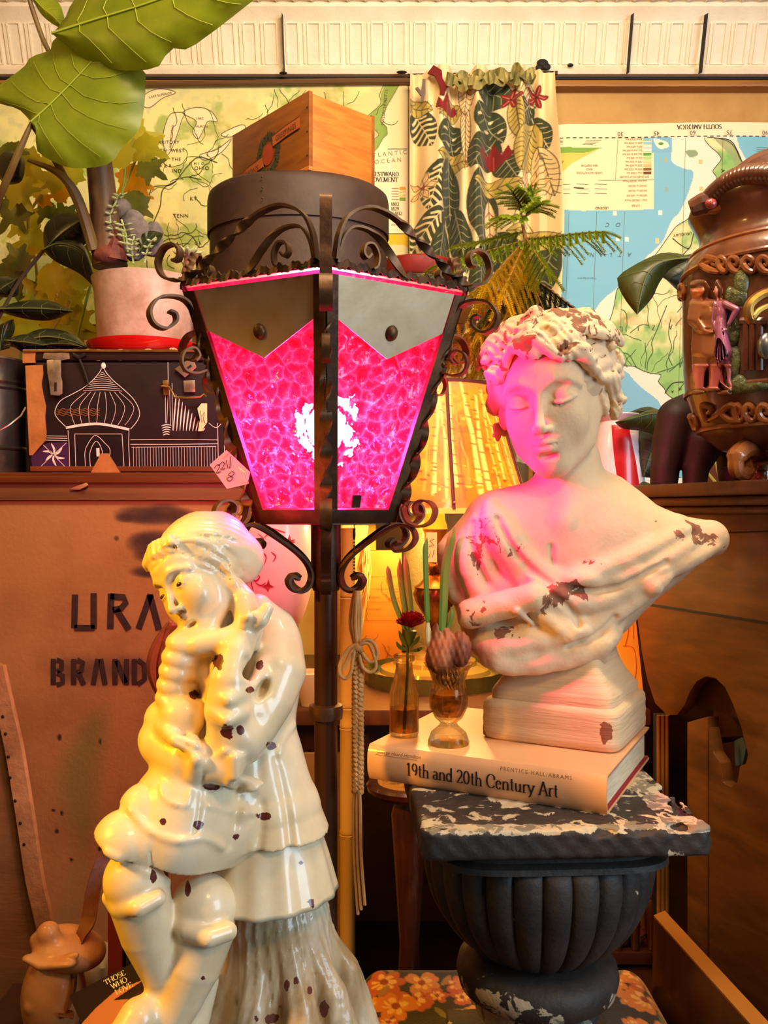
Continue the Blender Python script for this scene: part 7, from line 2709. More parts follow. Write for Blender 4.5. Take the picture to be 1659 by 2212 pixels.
for q in ([(926, 1205), (930, 1190), (934, 1204), (938, 1188)], [(927, 1180), (938, 1178), (928, 1168), (938, 1164)]):
    stroke(lb, q, 1.4, px_map(1.60, .001))
lb.build('tag_writing', m_ink, lamp)['kind'] = 'stuff'
# ---- bronze urn on a ribbed green glass font, the lamp's foot
m_bronze = M('aged_bronze', (150, 104, 44), .32, metal=.85, col2=(92, 58, 24), scale=30, bump=.3, bscale=70)
zz_ = lambda y: P(0, y, LYy).z
MB().lathe([(.045, zz_(1425)), (.03, zz_(1415)), (.014, zz_(1400)), (.013, zz_(1345)), (.018, zz_(1335)), (.025, zz_(1325)), (.039, zz_(1300)), (.044, zz_(1282)), (.040, zz_(1272)), (.044, zz_(1268)), (.034, zz_(1262)), (.018, zz_(1245)), (.012, zz_(1238)), (.0, zz_(1236))], (LXx, LYy, 0), 60, wave=lambda an, k: 1 + (.04 * abs(math.sin(an * 10)) if .35 < k < .62 else 0)).build('bronze_urn', m_bronze, lamp, angle=60)
for k in range(6):
    a = k * 1.05
    MB().ball((LXx + .012 * math.cos(a), LYy + .012 * math.sin(a), zz_(1226) + .002 * (k % 2)), (.010, .010, .013), 8, 6).build('bronze_petal', m_bronze, lamp)
m_green = M('green_glass', (110, 112, 40), .08, trans=.25, coat=.6, col2=(66, 72, 24), scale=6)
zj = lambda y: P(0, y, LYy - .12).z
rj = 150 / F * LYy
MB().lathe([(rj * .80, zs_), (rj * .92, zs_ + .004), (rj, zs_ + .03), (rj * 1.0, zj(1512)), (rj * .95, zj(1498)), (rj * .9, zj(1494))], (LXx, LYy, 0), 96, wave=lambda an, k: 1 + .018 * abs(math.sin(an * 14)) * (k > .1)).build('glass_font', m_green, lamp, angle=70)
MB().lathe([(rj * .99, zj(1496)), (rj * .96, zj(1490)), (rj * .80, zj(1474)), (rj * .78, zj(1464)), (rj * .60, zj(1456)), (rj * .58, zj(1446)), (rj * .42, zj(1440)), (rj * .40, zj(1432)), (rj * .3, zj(1428))], (LXx, LYy, 0), 60).build('stepped_lid', M('gold_green_glass', (186, 156, 56), .1, trans=.15, coat=.6), lamp)

# ---- map carton
cy_ = 2.0
cart = thing('map_carton', 'tall amber carton printed with an old mountain map', 'carton', (P(822, 0, cy_).x, cy_, zs_))
ca_, cb_ = P(776, 1190, cy_), P(868, 0, cy_)
MB().box(((ca_.x + cb_.x) / 2, cy_ + .025, (ca_.z + zs_) / 2), (cb_.x - ca_.x, .05, ca_.z - zs_)).build('carton_body', M('amber_card', (226, 158, 50), .5, col2=(206, 134, 36), scale=8), cart, bevel=.002)
mpm = px_map(cy_, .002)
m_br = M('brown_print', (120, 72, 24), .7)
text(cart, 'ADIRONDACK', mpm, 805, 1290, 3.4, m_br)
text(cart, 'MOUNTAINS', mpm, 808, 1316, 3.8, m_br)
text(cart, 'SARATOGA', mpm, 800, 1432, 4, m_br)
lb = MB()
r = random.Random(5)
for k in range(9):
    stroke(lb, wander(r, r.uniform(780, 840), r.uniform(1225, 1420), 1.5, 8, 7, .7), 1.0, mpm)
for y in (1245, 1272, 1300, 1340):
    stroke(lb, [(778, y), (866, y)], .6, mpm)
lb.build('map_line', m_br, cart)['kind'] = 'stuff'
# ---- textured glass cylinder vase behind
m_frost = M('pebbled_glass', (206, 186, 110), .25, trans=.5, bump=.8, bscale=70, coat=.4)
cyl = thing('pebbled_vase', 'tall pebbled amber glass vase behind the flower sprouts', 'vase', (P(918, 0, 2.13).x, 2.13, zs_))
MB().lathe([(.0, 0), (.05, 0), (.055, .01), (.055, .34), (.053, .345), (.050, .34), (.050, .012), (0, .012)], (P(918, 0, 2.13).x, 2.13, zs_), 36).build('vase', m_frost, cyl)
# ---- yellow paper figure leaning behind the bust
YPY = 1.585
yp = thing('yellow_poster', 'bright yellow paper poster propped behind the bust', 'poster', (P(1370, 0, YPY).x, YPY, zs_))
MB().prism([P(x, y, YPY) for x, y in ((1300, 1330), (1372, 1322), (1380, 1400), (1390, 1500), (1390, 1527), (1300, 1527))], (0, .004, 0)).build('sheet', M('yellow_paper', (250, 206, 60), .7, col2=(246, 190, 40), scale=10), yp)
lb = MB()
mpy = px_map(YPY, .001)
for q in ([(1360, 1335), (1356, 1370), (1350, 1395)], [(1366, 1335), (1368, 1380)], [(1345, 1395), (1368, 1400), (1374, 1440), (1370, 1480)]):
    stroke(lb, spline(q, 4), 1.5, mpy)
stroke(lb, [(1362, 1326), (1366, 1346)], 5, mpy)
lb.build('printed_line', M('poster_orange', (224, 110, 30), .7), yp)['kind'] = 'stuff'

# ---------------------------------------------------------------- Norfolk pine
ny = 2.17
nx = P(1146, 0, ny).x
pine = thing('norfolk_pine', 'young Norfolk pine with drooping feathery branches before the curtain', 'potted plant', (nx, ny, zs_))
MB().lathe([(0, 0), (.07, 0), (.085, .12), (.09, .13), (.08, .13), (.076, .11), (0, .11)], (nx, ny, zs_), 28).build('pot', M('clay_pot'), pine)
ptop = P(1118, 430, ny).z
MB().tube([(nx - .004, ny, zs_ + .1), (nx, ny, 1.3), (nx + .002, ny, P(0, 640, ny).z), (nx - .012, ny, P(0, 520, ny).z), (P(1120, 0, ny).x, ny, ptop)], [.009, .007, .006, .005, .002], 8).build('trunk', M('pine_bark', (150, 104, 58), .8, bump=.5, bscale=90), pine)
m_nd = [leaf_mat('needle_bright', (160, 176, 42), (128, 148, 32), .35), leaf_mat('needle_gold', (222, 186, 36), (188, 156, 28), .4), leaf_mat('needle_dark', (72, 78, 26), (52, 58, 20), .25)]
r = random.Random(77)


def sprig(V, Fs, p0, d, L, nl, r):
    """branchlet bristling with needles"""
    d = d.normalized()
    n = max(6, int(L / .0036))
    a_ = d.orthogonal().normalized()
    b_ = d.cross(a_)
    for k in range(n):
        t = (k + .5) / n
        c = p0 + d * (L * t) + Vector((0, 0, -.22 * L * t * t))
        for q in range(5):
            an = k * 2.4 + q * 1.257
            o = (a_ * math.cos(an) + b_ * math.sin(an)) * nl + d * nl * .95
            w = d.cross(o).normalized() * .0019
            i = len(V)
            V += [c + w, c - w, c + o]
            Fs.append((i, i + 1, i + 2))


def branch(p0, p1, sag, nb, bl, droop, mat, twist=0.0):
    V, Fs = [], []
    ax = p1 - p0
    Lb = ax.length
    d0 = ax.normalized()
    side = d0.cross(Vector((0, 0, 1)))
    side = side.normalized() if side.length > .1 else Vector((1, 0, 0))
    st = MB()
    pts = []
    for k in range(nb + 1):
        t = k / nb
        c = p0 + ax * t + Vector((0, 0, -sag * math.sin(math.pi * t * .5) ** 2))
        pts.append(c)
        if k >= 1:
            for sg in (-1, 1):
                dd = side * sg * .8 + d0 * .55 + Vector((0, 0, -droop + r.uniform(-.15, .15)))
                sprig(V, Fs, c, dd, bl * 1.25 * (1 - .45 * abs(t - .45)) * r.uniform(.8, 1.1), .0062, r)
    sprig(V, Fs, pts[-1], d0 + Vector((0, 0, -droop * .3)), bl * .8, .0062, r)
    for a, b in zip(pts[:-1], pts[1:]):
        sprig(V, Fs, a, b - a, (b - a).length, .005, r)
    st.v, st.f = V, Fs
    o0 = ORG[pine]
    br = np_mesh('branch', np.array([tuple(v) for v in V]), np.array(Fs), m_nd[mat], pine, smooth=False)
    MB().tube(pts, [.0022 * (1 - .6 * k / len(pts)) for k in range(len(pts))], 6).build('twig', M('pine_bark'), br)


def tz(y):
    return Vector((nx + (-.012 if y < 560 else 0), ny, P(0, y, ny).z))


for ya, xb, yb, Yb, sag, nb, bl, dr, mt in [(520, 950, 560, 1.90, .012, 9, .055, .25, 0), (515, 1300, 510, 1.90, -.01, 9, .060, .45, 0), (520, 1050, 590, 1.80, .02, 8, .07, 1.2, 1), (525, 1085, 600, 1.78, .03, 7, .07, 1.4, 1), (515, 1180, 560, 1.86, .02, 6, .06, .8, 0),
                                           (460, 1108, 416, 2.0, 0, 6, .045, .0, 0), (460, 1168, 440, 1.98, 0, 5, .045, .1, 0), (470, 1080, 470, 1.98, 0, 5, .045, .1, 0), (500, 1000, 520, 2.1, .01, 7, .05, .3, 0), (470, 1150, 420, 2.03, 0, 5, .04, .0, 0),
                                           (600, 1280, 660, 1.92, .03, 9, .07, .9, 2), (610, 1200, 680, 1.86, .04, 7, .07, 1.0, 2), (620, 1010, 700, 1.88, .02, 8, .075, 1.2, 1), (640, 970, 730, 1.86, .02, 8, .07, 1.3, 1), (610, 1060, 660, 1.85, .01, 7, .065, .9, 2), (640, 1090, 700, 1.9, .02, 7, .06, 1.0, 2),
                                           (600, 985, 650, 1.86, .02, 8, .07, 1.2, 1), (620, 1035, 690, 1.84, .03, 7, .07, 1.3, 1), (660, 985, 740, 1.88, .03, 8, .07, 1.2, 1), (680, 1030, 760, 1.86, .03, 7, .06, 1.1, 1), (540, 1010, 620, 1.88, .02, 8, .07, 1.1, 1), (560, 1090, 660, 1.84, .03, 7, .07, 1.3, 1), (720, 1000, 800, 1.90, .02, 7, .06, .8, 1), (720, 1060, 790, 1.88, .03, 7, .06, .8, 2), (700, 1240, 730, 1.95, .03, 7, .06, .9, 2), (760, 980, 850, 1.95, .02, 7, .06, .8, 2)]:
    branch(tz(ya), P(xb, yb, Yb + .13), sag, int(nb * 1.35), bl, dr, mt)

# ---------------------------------------------------------------- the old organ cabinet on the right, side panel towards us
q0, q1 = Vector((.52, 1.2, 0)), Vector((.425, 1.48, 0))
dv = (q1 - q0).normalized()
nv = Vector((dv.y, -dv.x, 0))                     # points right, into the cabinet


def cp(px, py, off=0.0):
    return on_plane(px, py, q0 + nv * off, nv)


m_org = M('organ_walnut', (128, 78, 34), .4, col2=(92, 54, 22), scale=7, stretch=(1, 1, 5), coat=.15, dist=.3)
m_org2 = M('organ_walnut_dark', (84, 48, 24), .4, col2=(58, 32, 16), scale=8, stretch=(4, 4, 1), coat=.15)
org = thing('organ_cabinet', 'tall walnut organ cabinet with scalloped side brackets under the majolica urn', 'cabinet', (.62, 1.25, 0))
outl = [(1385, 1122), (1930, 1062), (1930, 2900), (1531, 2600), (1531, 1570), (1540, 1625), (1556, 1648), (1562, 1690), (1578, 1700), (1592, 1690), (1598, 1655), (1610, 1650), (1615, 1630), (1600, 1570), (1582, 1520), (1565, 1485), (1545, 1466),
        (1525, 1462), (1505, 1472), (1490, 1495), (1478, 1525), (1462, 1545), (1440, 1545), (1415, 1520), (1398, 1470), (1386, 1410), (1374, 1320)]
pl = [cp(*t) for t in outl]
for v in pl:
    v.z = max(v.z, .02)
MB().prism(pl, nv * .02).build('side_panel', m_org, org, bevel=.002)
leg = [cp(x, y, .006) for x, y in ((1484, 1560), (1529, 1548), (1529, 2600), (1500, 2600), (1484, 2100))]
for v in leg:
    v.z = max(v.z, .02)
MB().prism(leg, nv * .02).build('front_leg', m_org, org, bevel=.002)
MB().prism([cp(1484, 1560, .03), cp(1529, 1548, .03), cp(1529, 2300, .03), cp(1484, 2300, .03)], nv * .02).build('inner_stile', m_org2, org)
gv = MB()
gv.prism([cp(1374, 1299, -.0006), cp(1930, 1385, -.0006), cp(1930, 1390, -.0006), cp(1374, 1304, -.0006)], nv * .003)
gv.build('panel_groove', m_black, org)
MB().prism([cp(1470, 1152, -.0006), cp(1930, 1138, -.0006), cp(1930, 1141, -.0006), cp(1470, 1155, -.0006)], nv * .003).build('panel_groove', m_black, org)
LTZ = 1.243


def lidslab(o0, o1, za_, zb_, t0, t1, name, mat):
    a, b = q0 + dv * t0, q0 + dv * t1
    mb = MB()
    mb.prism([Vector((v.x, v.y, za_)) for v in (a + nv * o0, b + nv * o0, b + nv * o1, a + nv * o1)], (0, 0, zb_ - za_))
    return mb.build(name, mat, org, bevel=.004)


lidslab(-.034, .5, LTZ - .020, LTZ, -.45, .40, 'top_board', m_org2)
lidslab(-.020, .48, LTZ - .034, LTZ - .0205, -.44, .29, 'top_moulding', m_org2)
lidslab(-.008, .47, LTZ - .046, LTZ - .0345, -.43, .28, 'top_fillet', m_org2)
lidslab(.12, .46, .02, LTZ - .047, -.42, .26, 'carcass', m_org2)
lidslab(.02, .12, .9, LTZ - .047, -.42, .26, 'upper_box', m_org2)
lidslab(-.01, .48, 0, .02, -.44, .27, 'plinth', m_org2)
# fluted pilaster seen behind the planter
fy = 1.475
for k, x in enumerate((1428, 1437, 1446)):
    MB().lathe([(.0036, .03), (.0036, P(0, 1545, fy).z)], (P(x, 0, fy).x - .004, fy, 0), 10).build('pilaster_reed', M('gilt_reed', (150, 104, 44), .4, metal=.3), org)
MB().box((P(1437, 0, fy).x - .004, fy + .01, P(0, 1545, fy).z / 2 + .01), (.022, .012, P(0, 1545, fy).z - .02)).build('pilaster', m_black, org)
# cut glass oddment standing inside the cut-out
gb = thing('cut_glass_drop', 'pale blue cut glass prism inside the organ side opening', 'glass prism', cp(1600, 1660, .06))
MB().prism([cp(1585, 1600, .05), cp(1603, 1592, .05), cp(1612, 1615, .05), cp(1604, 1652, .05), cp(1588, 1655, .05)], nv * .02).build('prism_body', M('pale_glass', (150, 178, 200), .1, coat=.5), gb, bevel=.001)
MB().prism([cp(1552, 1592, .055), cp(1600, 1590, .055), cp(1585, 1602, .055), cp(1560, 1605, .055)], nv * .01).build('prism_cap', m_brass, gb)

# ---------------------------------------------------------------- majolica urn on the organ
vy = 1.30
va = P(1712, 0, vy)
vase = thing('majolica_urn', 'large brown majolica urn with moulded figures and scroll bands', 'urn', (va.x, vy, LTZ))
sc = vy / F
vz = lambda y: P(0, y, vy).z
VPR = [(150, 1010), (120, 1000), (105, 985), (150, 968), (182, 940), (194, 925), (202, 900), (212, 868), (220, 845), (224, 800), (226, 740), (226, 660), (227, 610), (226, 575), (216, 555), (200, 540), (190, 520), (192, 500), (206, 470), (214, 455), (210, 440), (190, 436), (150, 440)]
m_maj = M('majolica_brown', (112, 62, 38), .3, col2=(76, 40, 26), scale=14, coat=.5, bump=.2, bscale=40)
m_maj2 = M('majolica_ochre', (158, 92, 42), .32, col2=(112, 58, 28), scale=24, coat=.5)
prf = [(r_ * sc, vz(y)) for r_, y in VPR]
MB().lathe([(.0, prf[0][1] - .001)] + prf + [(0, prf[-1][1] - .02)], (va.x, vy, 0), 72).build('body', m_maj, vase, angle=50)


def on_vase(px, py, lift=.0):
    """where the sight line through a photo pixel meets the urn"""
    Y = vy - .14
    zs, rs = [p[1] for p in prf], [p[0] for p in prf]
    for _ in range(6):
        rr_ = float(np.interp(P(px, py, Y).z, zs, rs)) + lift
        x = max(-.985 * rr_, min(.985 * rr_, P(px, py, Y).x - va.x))
        Y = vy - math.sqrt(rr_ * rr_ - x * x)
    return Vector((va.x + x, Y, P(px, py, Y).z))


def blob(px, py, rx, ry, rd, mat, name, ang=0.0, lift=0.0):
    c = on_vase(px, py, lift)
    n = Vector((c.x - va.x, c.y - vy, 0)).normalized()
    R_ = Matrix([n.cross(Vector((0, 0, 1))) * -1, n, Vector((0, 0, 1))]).transposed() @ Matrix.Rotation(ang, 3, 'Y')
    return MB().ball(c, (rx * sc, rd, ry * sc), 14, 10, R=R_).build(name, mat, vase)


def relief(pts, r, mat, name, lift=.002):
    sp_ = spline(pts, 6)
    rr_ = r if not hasattr(r, '__len__') else list(np.interp(np.linspace(0, 1, len(sp_)), np.linspace(0, 1, len(r)), r))
    return MB().tube([on_vase(x, y, lift) for x, y in sp_], rr_, 8).build(name, mat, vase)


for y in (548, 590, 848, 928):
    MB().lathe([(float(np.interp(vz(y), [p[1] for p in prf], [p[0] for p in prf])) + d, vz(y) + h_) for d, h_ in ((-.002, -.004), (.003, -.003), (.004, 0), (.003, .003), (-.002, .004))], (va.x, vy, 0), 72).build('beaded_band', m_maj2, vase)
for k in range(5):
    x = 1512 + k * 33
    for y0, s_ in ((570, 1), (890, 1.1)):
        relief([(x + 16, y0 + 18), (x + 4, y0 + 14 * s_), (x - 6, y0), (x + 2, y0 - 13 * s_), (x + 14, y0 - 8), (x + 12, y0 + 3), (x + 5, y0)], [.0035, .005, .0055, .005, .004, .003, .002], m_maj2, 'scroll_relief')
        relief([(x + 14, y0 + 20), (x + 24, y0 + 6), (x + 30, y0 - 14)], [.002, .0045, .001], m_maj2, 'leaf_relief')
m_gn = M('majolica_green', (100, 104, 50), .4, col2=(64, 66, 30), scale=70, coat=.3, bump=1.0, bscale=130)
m_fig = M('majolica_figure', attr='Col', rough=.3, coat=.5)


def figure(dx, sx, coat):
    """moulded figure: sculpted flat in pixel units, then laid on the curved wall"""
    q = SDF((14.3, -.06, -8.62), (16.1, .30, -5.98), .018)
    def p(x, y, d=0.0):
        return (15.3 + dx / 100 + (x - 1530) * sx / 100, d, -y / 100)
    q.ell(p(1530, 628, .10), (.11 * sx, .11, .14), .03)
    q.cap([p(1523, 616, .13), p(1534, 610, .12), p(1544, 622, .10), p(1546, 642, .07)], [.05, .07, .06, .04], .03)
    q.ell(p(1521, 630, .19), (.025, .03, .03), .02)
    q.cap([p(1532, 642, .06), p(1536, 656, .06)], [.06, .08], .04)
    q.cap([p(1522, 652, .12), p(1538, 660, .15), p(1552, 650, .10)], .035, .03)
    q.ell(p(1543, 676, .07), (.22 * sx, .13, .30), .06)
    q.cap([p(1526, 658, .12), p(1518, 690, .17), p(1534, 714, .18)], [.085, .07, .045], .04)
    q.cap([p(1560, 656, .10), p(1590, 668, .12), p(1572, 700, .15)], [.09, .075, .045], .04)
    q.cap([p(1544, 700, .06), p(1550, 760, .06)], [.18 * sx, .30 * sx], .06)
    for k in range(5):
        q.cap([p(1540 + k * 4, 712, .20), p(1528 + k * 11, 786, .26)], .022, .03, mode='sub')
    q.cap([p(1528, 712, .18), p(1546, 718, .20), p(1566, 712, .17)], .03, .03)
    q.cap([p(1540, 775, .08), p(1535, 806, .08), p(1540, 842, .08)], [.10, .075, .05], .03)
    q.cap([p(1564, 775, .08), p(1569, 804, .08), p(1566, 836, .08)], [.10, .075, .05], .03)
    for x, y in ((1534, 848), (1562, 842)):
        q.ell(p(x, y, .10), (.10, .09, .055), .02)
    for x in (1537, 1567):
        q.cap([p(x - 8, 790, .15), p(x + 8, 790, .15)], .03, .02)
    V, Fc = q.mesh()
    W = np.array([tuple(on_vase(v[0] * 100, -v[2] * 100, v[1] * 100 * sc)) for v in V])
    py = -V[:, 2] * 100
    c = np.tile(np.array(coat) / 255., (len(V), 1))
    xr = (V[:, 0] - 15.3 - dx / 100) * 100 / sx
    c[py < 648] = np.array((214, 124, 92)) / 255.
    c[(py < 622) | ((py < 650) & (xr > 9))] = np.array((104, 56, 34)) / 255.
    c[py > 786] = np.array((206, 110, 120)) / 255.
    c[py > 838] = np.array((120, 70, 36)) / 255.
    np_mesh('figure_relief', W, Fc, m_fig, vase, colors=c)


figure(0, 1.0, (150, 80, 112))
figure(-33, .62, (150, 92, 58))
for x, y, rx, ry in ((1600, 610, 16, 34), (1592, 640, 20, 22), (1578, 720, 16, 34), (1576, 780, 18, 40), (1580, 830, 26, 20), (1620, 836, 40, 12), (1572, 640, 10, 20)):
    blob(x, y, rx, ry, .007, m_gn, 'tree_relief')
for x in (1612, 1626, 1640):
    relief([(x, 700), (x, 800)], .005, m_maj, 'pillar_relief', .003)
relief([(1600, 694), (1660, 694)], .006, m_maj, 'pillar_relief', .003)
# the bands and the scene run on round the urn
for o in [c for c in vase.children]:
    n = o.name.split('.')[0]
    ks = (1, 2, 3, 4, 5) if n in ('scroll_relief', 'leaf_relief') else (2, 4) if n.split('_')[0] in ('figure', 'tree', 'pillar') else ()
    for k in ks:
        copy_part(o, vase).matrix_basis = Matrix.Rotation(k * math.pi / 3, 4, 'Z')
# moulded lip with a draped figure, scroll feet, gilt handle
li = MB()
for k in range(46):
    t = k / 45
    a = math.pi + .25 + t * 1.9
    li.ball((va.x + .137 * math.cos(a), vy + .137 * math.sin(a), vz(452) + .012 * math.sin(t * 9) + .035 * max(0, t - .1)), (.018, .018, .016), 8, 6)
li.build('moulded_lip', m_maj, vase)['kind'] = 'stuff'
for pts, r_ in (([(1492, 452), (1520, 440), (1550, 432), (1590, 398), (1640, 366), (1700, 350)], [.012, .016, .015, .018, .022, .026]), ([(1520, 452), (1560, 446), (1600, 420), (1660, 400)], [.006, .010, .012, .012])):
    MB().tube([P(x, y, 1.21 + .0003 * (1700 - x)) for x, y in spline(pts, 6)], list(np.interp(np.linspace(0, 1, 6 * (len(pts) - 1) + 1), np.linspace(0, 1, len(r_)), r_)), 10).build('lip_drape', m_maj2 if pts[0][0] > 1500 else m_maj, vase)
MB().ball(P(1536, 440, 1.205), (.008, .006, .007), 10, 8).build('lip_rosette', M('majolica_red', (150, 54, 44), .3, coat=.5), vase)
for a in (-2.6, -1.9, -.9, .2, 1.6):
    c = Vector((va.x + .10 * math.cos(a), vy + .10 * math.sin(a), LTZ))
    d = Vector((math.cos(a), math.sin(a), 0))
    pts = [c + d * x + Vector((0, 0, z)) for x, z in spline([(-.03, .040), (.0, .046), (.024, .036), (.026, .016), (.010, .010), (.0, .018), (.006, .026)], 5)]
    MB().tube(pts, [.014] * 12 + [.011] * 12 + [.008] * (len(pts) - 24), 10).build('scroll_foot', m_maj2, vase)
MB().lathe([(.08, LTZ + .034), (.085, LTZ + .046), (.07, prf[0][1] + .002)], (va.x, vy, 0), 40).build('foot_ring', m_maj, vase)
MB().tube([P(x, y, 1.16) for x, y in spline([(1668, 630), (1640, 640), (1618, 662), (1622, 690), (1640, 672), (1665, 660)], 6)], [.007] * 20 + [.005] * 11, 8).build('gilt_handle', m_brass, vase)
MB().ball(P(1655, 748, 1.165), (.012, .009, .018), 12, 8).build("gilt_mask", M('pewter', (120, 120, 124), .3, metal=.8), vase)

# ---------------------------------------------------------------- dark animal figure behind the urn
ay = 1.535
an = thing('elephant_figure', 'dark brown wooden elephant figure behind the majolica urn', 'figurine', (P(1500, 0, ay).x, ay, LTZ))
ed_ = SDF((P(1395, 0, ay).x, ay - .05, LTZ - .004), (P(1395, 0, ay).x + .22, ay + .075, LTZ + .20), .0035)
EP = lambda x, y, d=0: tuple(P(x, y, ay + d))
ed_.ell(EP(1530, 905, .01), (.082, .045, .052), .01)
ed_.cap([EP(1462, 905), EP(1448, 960), EP(1436, 1010, -.005), EP(1432, 1075, -.005)], [.034, .031, .024, .022], .012)
ed_.cap([EP(1520, 960, -.01), EP(1504, 1010, -.012), EP(1498, 1075, -.012)], [.034, .022, .018], .012)
ed_.cap([EP(1580, 940, .02), EP(1585, 1075, .02)], [.03, .022], .012)
ed_.half((0, 0, -1), -LTZ - .0005)
V, Fc = ed_.mesh()
np_mesh('body', V, Fc, M('dark_carved_wood', (46, 28, 20), .6, col2=(32, 19, 14), scale=30, bump=.15, bscale=90), an)

# ---------------------------------------------------------------- low cabinet below the blue map, vessel and plant on it
BCT = 1.205
bcb = thing('low_bookcase', 'dark low bookcase against the wall below the upside-down map', 'bookcase', (.95, 2.15, 0))
MB().box((.95, 2.15, BCT / 2 - .01), (.88, .66, BCT - .02)).build('carcass', m_darkwood, bcb)
MB().box((.95, 2.15, BCT - .01), (.90, .68, .02)).build('top', m_darkwood, bcb, bevel=.003)
wy = 1.95
wx = P(1330, 0, wy).x
ves = thing('striped_pitcher', 'white ceramic pitcher with a broad red diagonal stripe behind the bust', 'pitcher', (wx + .02, wy, BCT))
m_wh = M('white_ceramic', (222, 214, 216), .3, coat=.5)
vzz = lambda y: P(0, y, wy).z
MB().lathe([(.0, BCT), (.060, BCT), (.062, BCT + .01), (.056, vzz(1000)), (.045, vzz(930)), (.040, vzz(912)), (.052, vzz(898)), (.050, vzz(896)), (.036, vzz(914)), (0, vzz(930))], (wx + .004, wy, 0), 40).build('body', m_wh, ves)
MB().prism([Vector((wx + .004 + x, wy, z)) for x, z in ((.03, vzz(905)), (.052, vzz(896)), (.066, vzz(898)), (.046, vzz(912)))], (0, .02, 0)).build('spout', M('cream_ceramic', (232, 196, 150), .4, coat=.3), ves, bevel=.004)
sb = []
for k in range(30):
    t = k / 29
    a = -2.15 + 1.3 * (1 - t) * .9
    z = vzz(1092) + t * (vzz(922) - vzz(1092))
    rr_ = float(np.interp(z, [BCT, vzz(1000), vzz(930), vzz(912)], [.062, .056, .045, .040])) + .0008
    row = [(wx + .004 + rr_ * math.cos(a + b - .75 * (1 - t) + .45), wy + rr_ * math.sin(a + b - .75 * (1 - t) + .45), z) for b in np.linspace(-.42, .42, 10)]
    sb += row
np_mesh('red_stripe', np.array(sb), grid_faces(10, 30), M('red_glaze', (176, 16, 22), .3, coat=.4), ves)
pl2 = thing('broad_leaf_plant', 'broad green leaves reaching from behind the majolica urn', 'potted plant', (P(1560, 0, 2.02).x, 2.02, BCT))
MB().lathe([(0, 0), (.05, 0), (.065, .1), (.068, .11), (.06, .11), (.056, .09), (0, .09)], (P(1560, 0, 2.02).x, 2.02, BCT), 24).build('pot', M('clay_pot'), pl2)
m_g1 = leaf_mat('broad_leaf', (66, 76, 26), (52, 62, 20), .25)
m_g2 = leaf_mat('broad_leaf_dark', (40, 52, 30), (30, 42, 26), .15)
for mid, lf_, rt_, Y, mt in (([(1500, 556), (1430, 566), (1395, 600), (1376, 680)], [(1500, 556), (1430, 546), (1345, 588), (1334, 612), (1352, 650), (1376, 680)], [(1500, 556), (1450, 580), (1425, 610), (1408, 645), (1376, 680)], 1.72, m_g1),
                             ([(1510, 545), (1475, 590), (1440, 605)], [(1510, 545), (1450, 560), (1425, 590), (1440, 605)], [(1510, 545), (1510, 640), (1475, 636), (1440, 605)], 1.78, m_g2),
                             ([(1500, 900), (1420, 893), (1372, 902), (1328, 912)], [(1500, 900), (1420, 884), (1372, 896), (1328, 912)], [(1500, 900), (1440, 940), (1380, 930), (1345, 926), (1328, 912)], 1.84, m_g1),
                             ([(1440, 930), (1410, 970), (1390, 1030)], [(1440, 930), (1380, 930), (1366, 990), (1390, 1030)], [(1440, 930), (1432, 990), (1424, 1030), (1390, 1030)], 1.90, m_g2),
                             ([(1440, 896), (1400, 886), (1350, 894)], [(1440, 896), (1400, 878), (1350, 894)], [(1440, 896), (1400, 900), (1350, 894)], 1.95, m_g2),
                             ([(1430, 1060), (1390, 1050), (1372, 1062)], [(1430, 1060), (1390, 1040), (1372, 1062)], [(1430, 1060), (1400, 1075), (1372, 1062)], 1.75, m_g1)):
    big_leaf('leaf', mid, lf_, rt_, lambda x, y, s, Y=Y: Y + .03 * s * s, mt, pl2, 6, .002, 16, 6)
for q in ([(1560, 1050), (1540, 800), (1520, 600), (1500, 556)], [(1560, 1050), (1530, 950), (1500, 900)], [(1560, 1060), (1500, 990), (1440, 930)], [(1550, 1060), (1480, 1075), (1430, 1060)]):
    MB().tube([P(x, y, 1.93 if i < 8 else 1.85) for i, (x, y) in enumerate(spline(q, 5))], .0035, 6).build('stem', M('vine_stem'), pl2)

# ---------------------------------------------------------------- glass bottle with a carnation, hyacinth vase
BTOP = BZ + .042
m_glass = bpy.data.materials.new('clear_glass')
g = G(m_glass)
ga = g.node('ShaderNodeBsdfGlass', {'Roughness': .02, 'IOR': 1.3})
ga.inputs[0].default_value = (.96, .93, .82, 1)
gt = g.node('ShaderNodeBsdfTransparent')
gt.inputs[0].default_value = (.95, .90, .74, 1)
mx = g.node('ShaderNodeMixShader', {0: .45, 1: ga.outputs[0], 2: gt.outputs[0]})
g.t.links.new(mx.outputs[0], g.node('ShaderNodeOutputMaterial').inputs[0])
b_y = 1.112
bxx = P(873, 0, b_y).x
bot = thing('bud_bottle', 'small clear glass bottle holding a red carnation on the book', 'bottle', (bxx, b_y, BTOP))
pz_ = lambda y: BTOP + (1590 - y) * b_y / F
k_ = b_y / F
MB().lathe([(.0, .0005), (29 * k_, .0005), (32 * k_, .004), (32 * k_, pz_(1500) - BTOP), (28 * k_, pz_(1480) - BTOP), (19 * k_, pz_(1458) - BTOP), (18 * k_, pz_(1432) - BTOP), (23 * k_, pz_(1428) - BTOP), (23 * k_, pz_(1416) - BTOP), (19 * k_, pz_(1414) - BTOP), (16 * k_, pz_(1432) - BTOP), (26 * k_, pz_(1482) - BTOP), (29.5 * k_, pz_(1500) - BTOP), (29.5 * k_, .006), (0, .006)], (bxx, b_y, BTOP), 32).build('glass', m_glass, bot)
